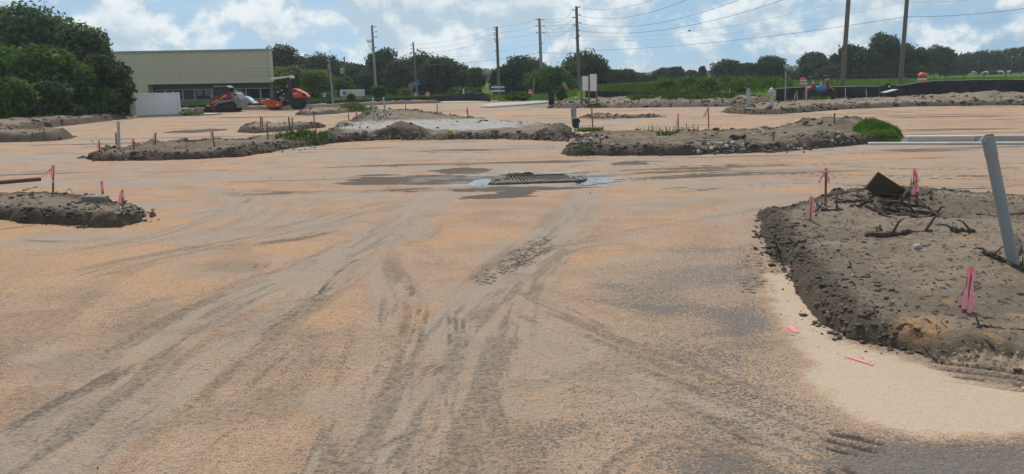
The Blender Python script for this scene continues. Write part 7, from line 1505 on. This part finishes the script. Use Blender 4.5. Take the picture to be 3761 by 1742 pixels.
def heap_extra():
    p = G(3262, 760); z0 = Vector(A(3260, 706, p.y + 0.35)); w = 0.34; t = MB().box((0, 0, 0), (0.62, 0.03, 0.30)).build('plank', pm('old_plank', (0.070, 0.055, 0.038), 0.3, 8, 0.9, bump=0.4), loc=z0 + Vector((0.02, 0.05, 0.02)), rot=(0.25, 0.55, 0.12)); tag(t, 'tilted dark plank on top of the brush heap', 'plank')
    q = Vector(A(3072, 730, G(3072, 745).y)); o = MB().prism([(-0.03, -0.10), (0.03, -0.10), (0.025, 0.08), (0.0, 0.15), (-0.02, 0.08)], -0.01, 0.01).build('splinter', DW, loc=q); tag(o, 'pale upright splinter at the left of the brush heap', 'stick')
heap_extra()
for lab, pp, r in (('short black stake stub left in the brush heap', [(2998, 795, 0), (3000, 760, 0.12), (3001, 735, 0.2)], 0.016), ('upright stub in the hollow of the near island', [(3236, 850, 0), (3234, 838, .05), (3232, 826, 0.08)], 0.018), ('thin upright twig right of the front log', [(3506, 850, 0), (3512, 835, 0.05), (3513, 822, 0.09)], 0.006),
                   ('dark stub on the small rear knob of the near island', [(3420, 735, 0), (3418, 722, 0.05), (3417, 712, 0.07)], 0.02), ('twig leaning by the nearest pink stake', [(3510, 1112, 0), (3545, 1070, 0.04), (3602, 1045, 0.06)], 0.008), ('long straight twig at the lower right of the near island', [(3590, 1202, 0), (3660, 1206, 0), (3770, 1212, 0)], 0.010),
                   ('black root end at the lower right of the near island', [(3585, 1195, 0), (3600, 1200, 0.01), (3640, 1203, 0)], 0.020), ('forked twig in front of the near island', [(3290, 1208, 0), (3320, 1190, 0.01), (3350, 1196, 0)], 0.008), ('crooked root on the sand edge of the near island', [(3400, 1278, 0), (3415, 1300, 0.01), (3440, 1325, 0)], 0.014),
                   ('flat bark strip at the left rim of the near island', [(2870, 900, 0), (2910, 890, 0.02), (2960, 888, 0)], 0.022), ('black root poking from the left bank', [(2815, 908, 0), (2850, 908, 0.01), (2885, 905, 0)], 0.022), ('black lump root below the left bank', [(2820, 930, 0), (2845, 928, 0.01), (2865, 930, 0)], 0.036), ('dark stick on the front slope of the near island', [(3150, 1165, 0), (3180, 1160, 0.01), (3225, 1145, 0)], 0.014), ('thin stick lying on the left rim', [(2925, 938, 0), (2950, 930, 0.01), (2980, 921, 0)], 0.010),
                   ('left of two pale chips in the middle of the near island', [(3145, 968, 0), (3170, 966, 0), (3185, 972, 0)], 0.008), ('right of two pale chips in the middle of the near island', [(3225, 952, 0), (3250, 948, 0), (3272, 946, 0)], 0.009)):
    stick(lab, pp, r, MATS['bark'] if 'pale' not in lab else DW, twigs=1)
stick('pale log lying on the rubble island', [(2488, 482, 0), (2510, 476, 0.05), (2531, 471, 0.09)], 0.055, DW, name='log', twigs=1); stick('grey beam lying in the rubble', [(2788, 477, 0), (2800, 484, 0.02), (2812, 492, 0)], 0.05, DW); stick('long flat grey board on the rubble island', [(2560, 520, 0), (2620, 515, 0.01), (2700, 512, 0)], 0.04, DW); stick('dark log among the rubble', [(2690, 514, 0), (2710, 508, 0.02), (2735, 508, 0)], 0.09, name='log')
stick('leaning twig at the left tip of the long island', [(372, 545, 0), (350, 528, 0.1), (333, 512, 0.2)], 0.022, DW); stick('pale broken palm stem on the left island', [(86, 702, 0), (110, 694, 0.05), (137, 687, 0.10)], 0.02, DW); stick('second broken palm stem on the left island', [(84, 702, 0), (92, 695, 0.04), (102, 689, 0.08)], 0.016, DW)
stick('curled dead palm leaf on the left island', [(240, 710, 0), (250, 695, 0.08), (262, 697, 0.09), (266, 710, 0)], 0.012, DW); stick('bent grey root before the left concrete block', [(345, 735, 0.05), (370, 765, 0.03), (400, 795, 0)], 0.012, twigs=2); stick('thin twig on the rubble mound top', [(2948, 455, .05), (2965, 460, 0.03), (2985, 462, 0)], 0.02); stick('short beam on the rubble mound top', [(3005, 455, 0.02), (3012, 448, 0.08), (3018, 443, 0.12)], 0.05, DW)
stick('pale stick beside the rusted stake of the hydrant heap', [(2716, 362, 0.15), (2722, 366, 0.1), (2730, 371, 0.05)], 0.05, M_DECAL); stick('pale pipe lying in front of the red valve assembly', [(3000, 373, 0), (3030, 371, 0), (3055, 368, 0)], 0.05, M_PALEWOOD)
o = MB().box((0, 0, 0), (0.22, 0.1, 0.2), bev=0.03).build('yellow_scrap', pm('yellow_scrap', (0.42, 0.28, 0.06), 0.2, 8, 0.7), loc=G(1653, 497) + Vector((0, 0, 0.08)), rot=(0.2, 0.4, 0.3)); tag(o, 'small yellow scrap in front of the concrete washout', 'scrap')
# litter too fine to count: twigs, chips and pebbles
def litter(name, label, poly, n, lo, hi, mat, seed, long=3.0, poly_px=True):
    r = np.random.RandomState(seed); P = [G0(*p)[:2] for p in poly] if poly_px else poly
    f = field(P, n, seed); V = []; F = []; n = len(f)
    a = r.rand(n) * 6.28; L = lo + (hi - lo) * r.rand(n) ** 2.5; d = np.stack([np.cos(a), np.sin(a), 0.25 * r.randn(n)], 1) * (L * long / 2)[:, None]; w = np.stack([-np.sin(a), np.cos(a), 0 * a], 1) * (L * 0.28)[:, None]; up = np.zeros((n, 3)); up[:, 2] = L * 0.4
    c = f + np.array([0, 0, 0.024]); V = np.stack([c - d - w, c - d + w, c + d + w, c + d - w, c + up], 1).reshape(-1, 3); b = np.arange(n) * 5
    F = np.concatenate([np.stack([b + i, b + (i + 1) % 4, b + 4], 1) for i in range(4)])
    o = link(name, npmesh(name, V, F), mat); tag(o, label, 'litter', kind='stuff')
litter('twig_litter', 'twigs and bark chips strewn over the near island', [(2830, 800), (3050, 735), (3300, 700), (3800, 720), (3800, 1380), (3400, 1310), (3090, 1230), (2900, 1000)], 2600, 0.005, 0.034, MATS['bark'], 71)
litter('brush_litter', 'matted black twigs and bark in the brush heap', [(3020, 745), (3150, 712), (3300, 700), (3420, 760), (3440, 800), (3300, 815), (3150, 790)], 1300, 0.015, 0.06, MATS['bark'], 72)
litter('pebble_litter', 'pale pebbles and shell bits on the near island', [(2850, 820), (3300, 760), (3800, 800), (3800, 1380), (3400, 1310), (3090, 1230), (2900, 1000)], 1300, 0.004, 0.013, MATS['palestone'], 73, 1.2)
litter('bank_litter', 'black roots and crumbs along the left bank of the near island', [(2800, 780), (2900, 760), (2905, 830), (2915, 920), (3010, 1060), (3120, 1200), (3080, 1250), (2960, 1110), (2820, 930)], 2200, 0.006, 0.030, MATS['bark'], 74, 2.2)
litter('grain_litter', 'stray crumbs of soil on the sand lot', [(0, 900), (1500, 720), (2800, 720), (2850, 1000), (3100, 1742), (0, 1742)], 1200, 0.004, 0.014, MATS['clod'], 75, 1.4)
litter('grain_litter', 'clods scattered over the far sand', [(-200, 700), (800, 480), (2000, 420), (3761, 420), (3800, 680), (2000, 720)], 900, 0.01, 0.045, MATS['clod'], 76, 2.0)
# ------------------------------------------------------------------ humid air over the whole place
def haze(density):
    t = NT('humid_air'); t.nt.nodes.remove(t.b); v = t.n('ShaderNodeVolumePrincipled'); v.inputs['Color'].default_value = (0.80, 0.88, 0.95, 1); v.inputs['Density'].default_value = density; v.inputs['Anisotropy'].default_value = 0.2
    t.l(v.outputs[0], t.nt.nodes['Material Output'].inputs['Volume'])
    o = MB().box((0, 0, 0), (56000, 8200, 19)).build('haze', t.m, loc=(0, 100, 8)); tag(o, 'thin humid air veiling the far trees', 'haze', kind='stuff')
haze(0.0004)
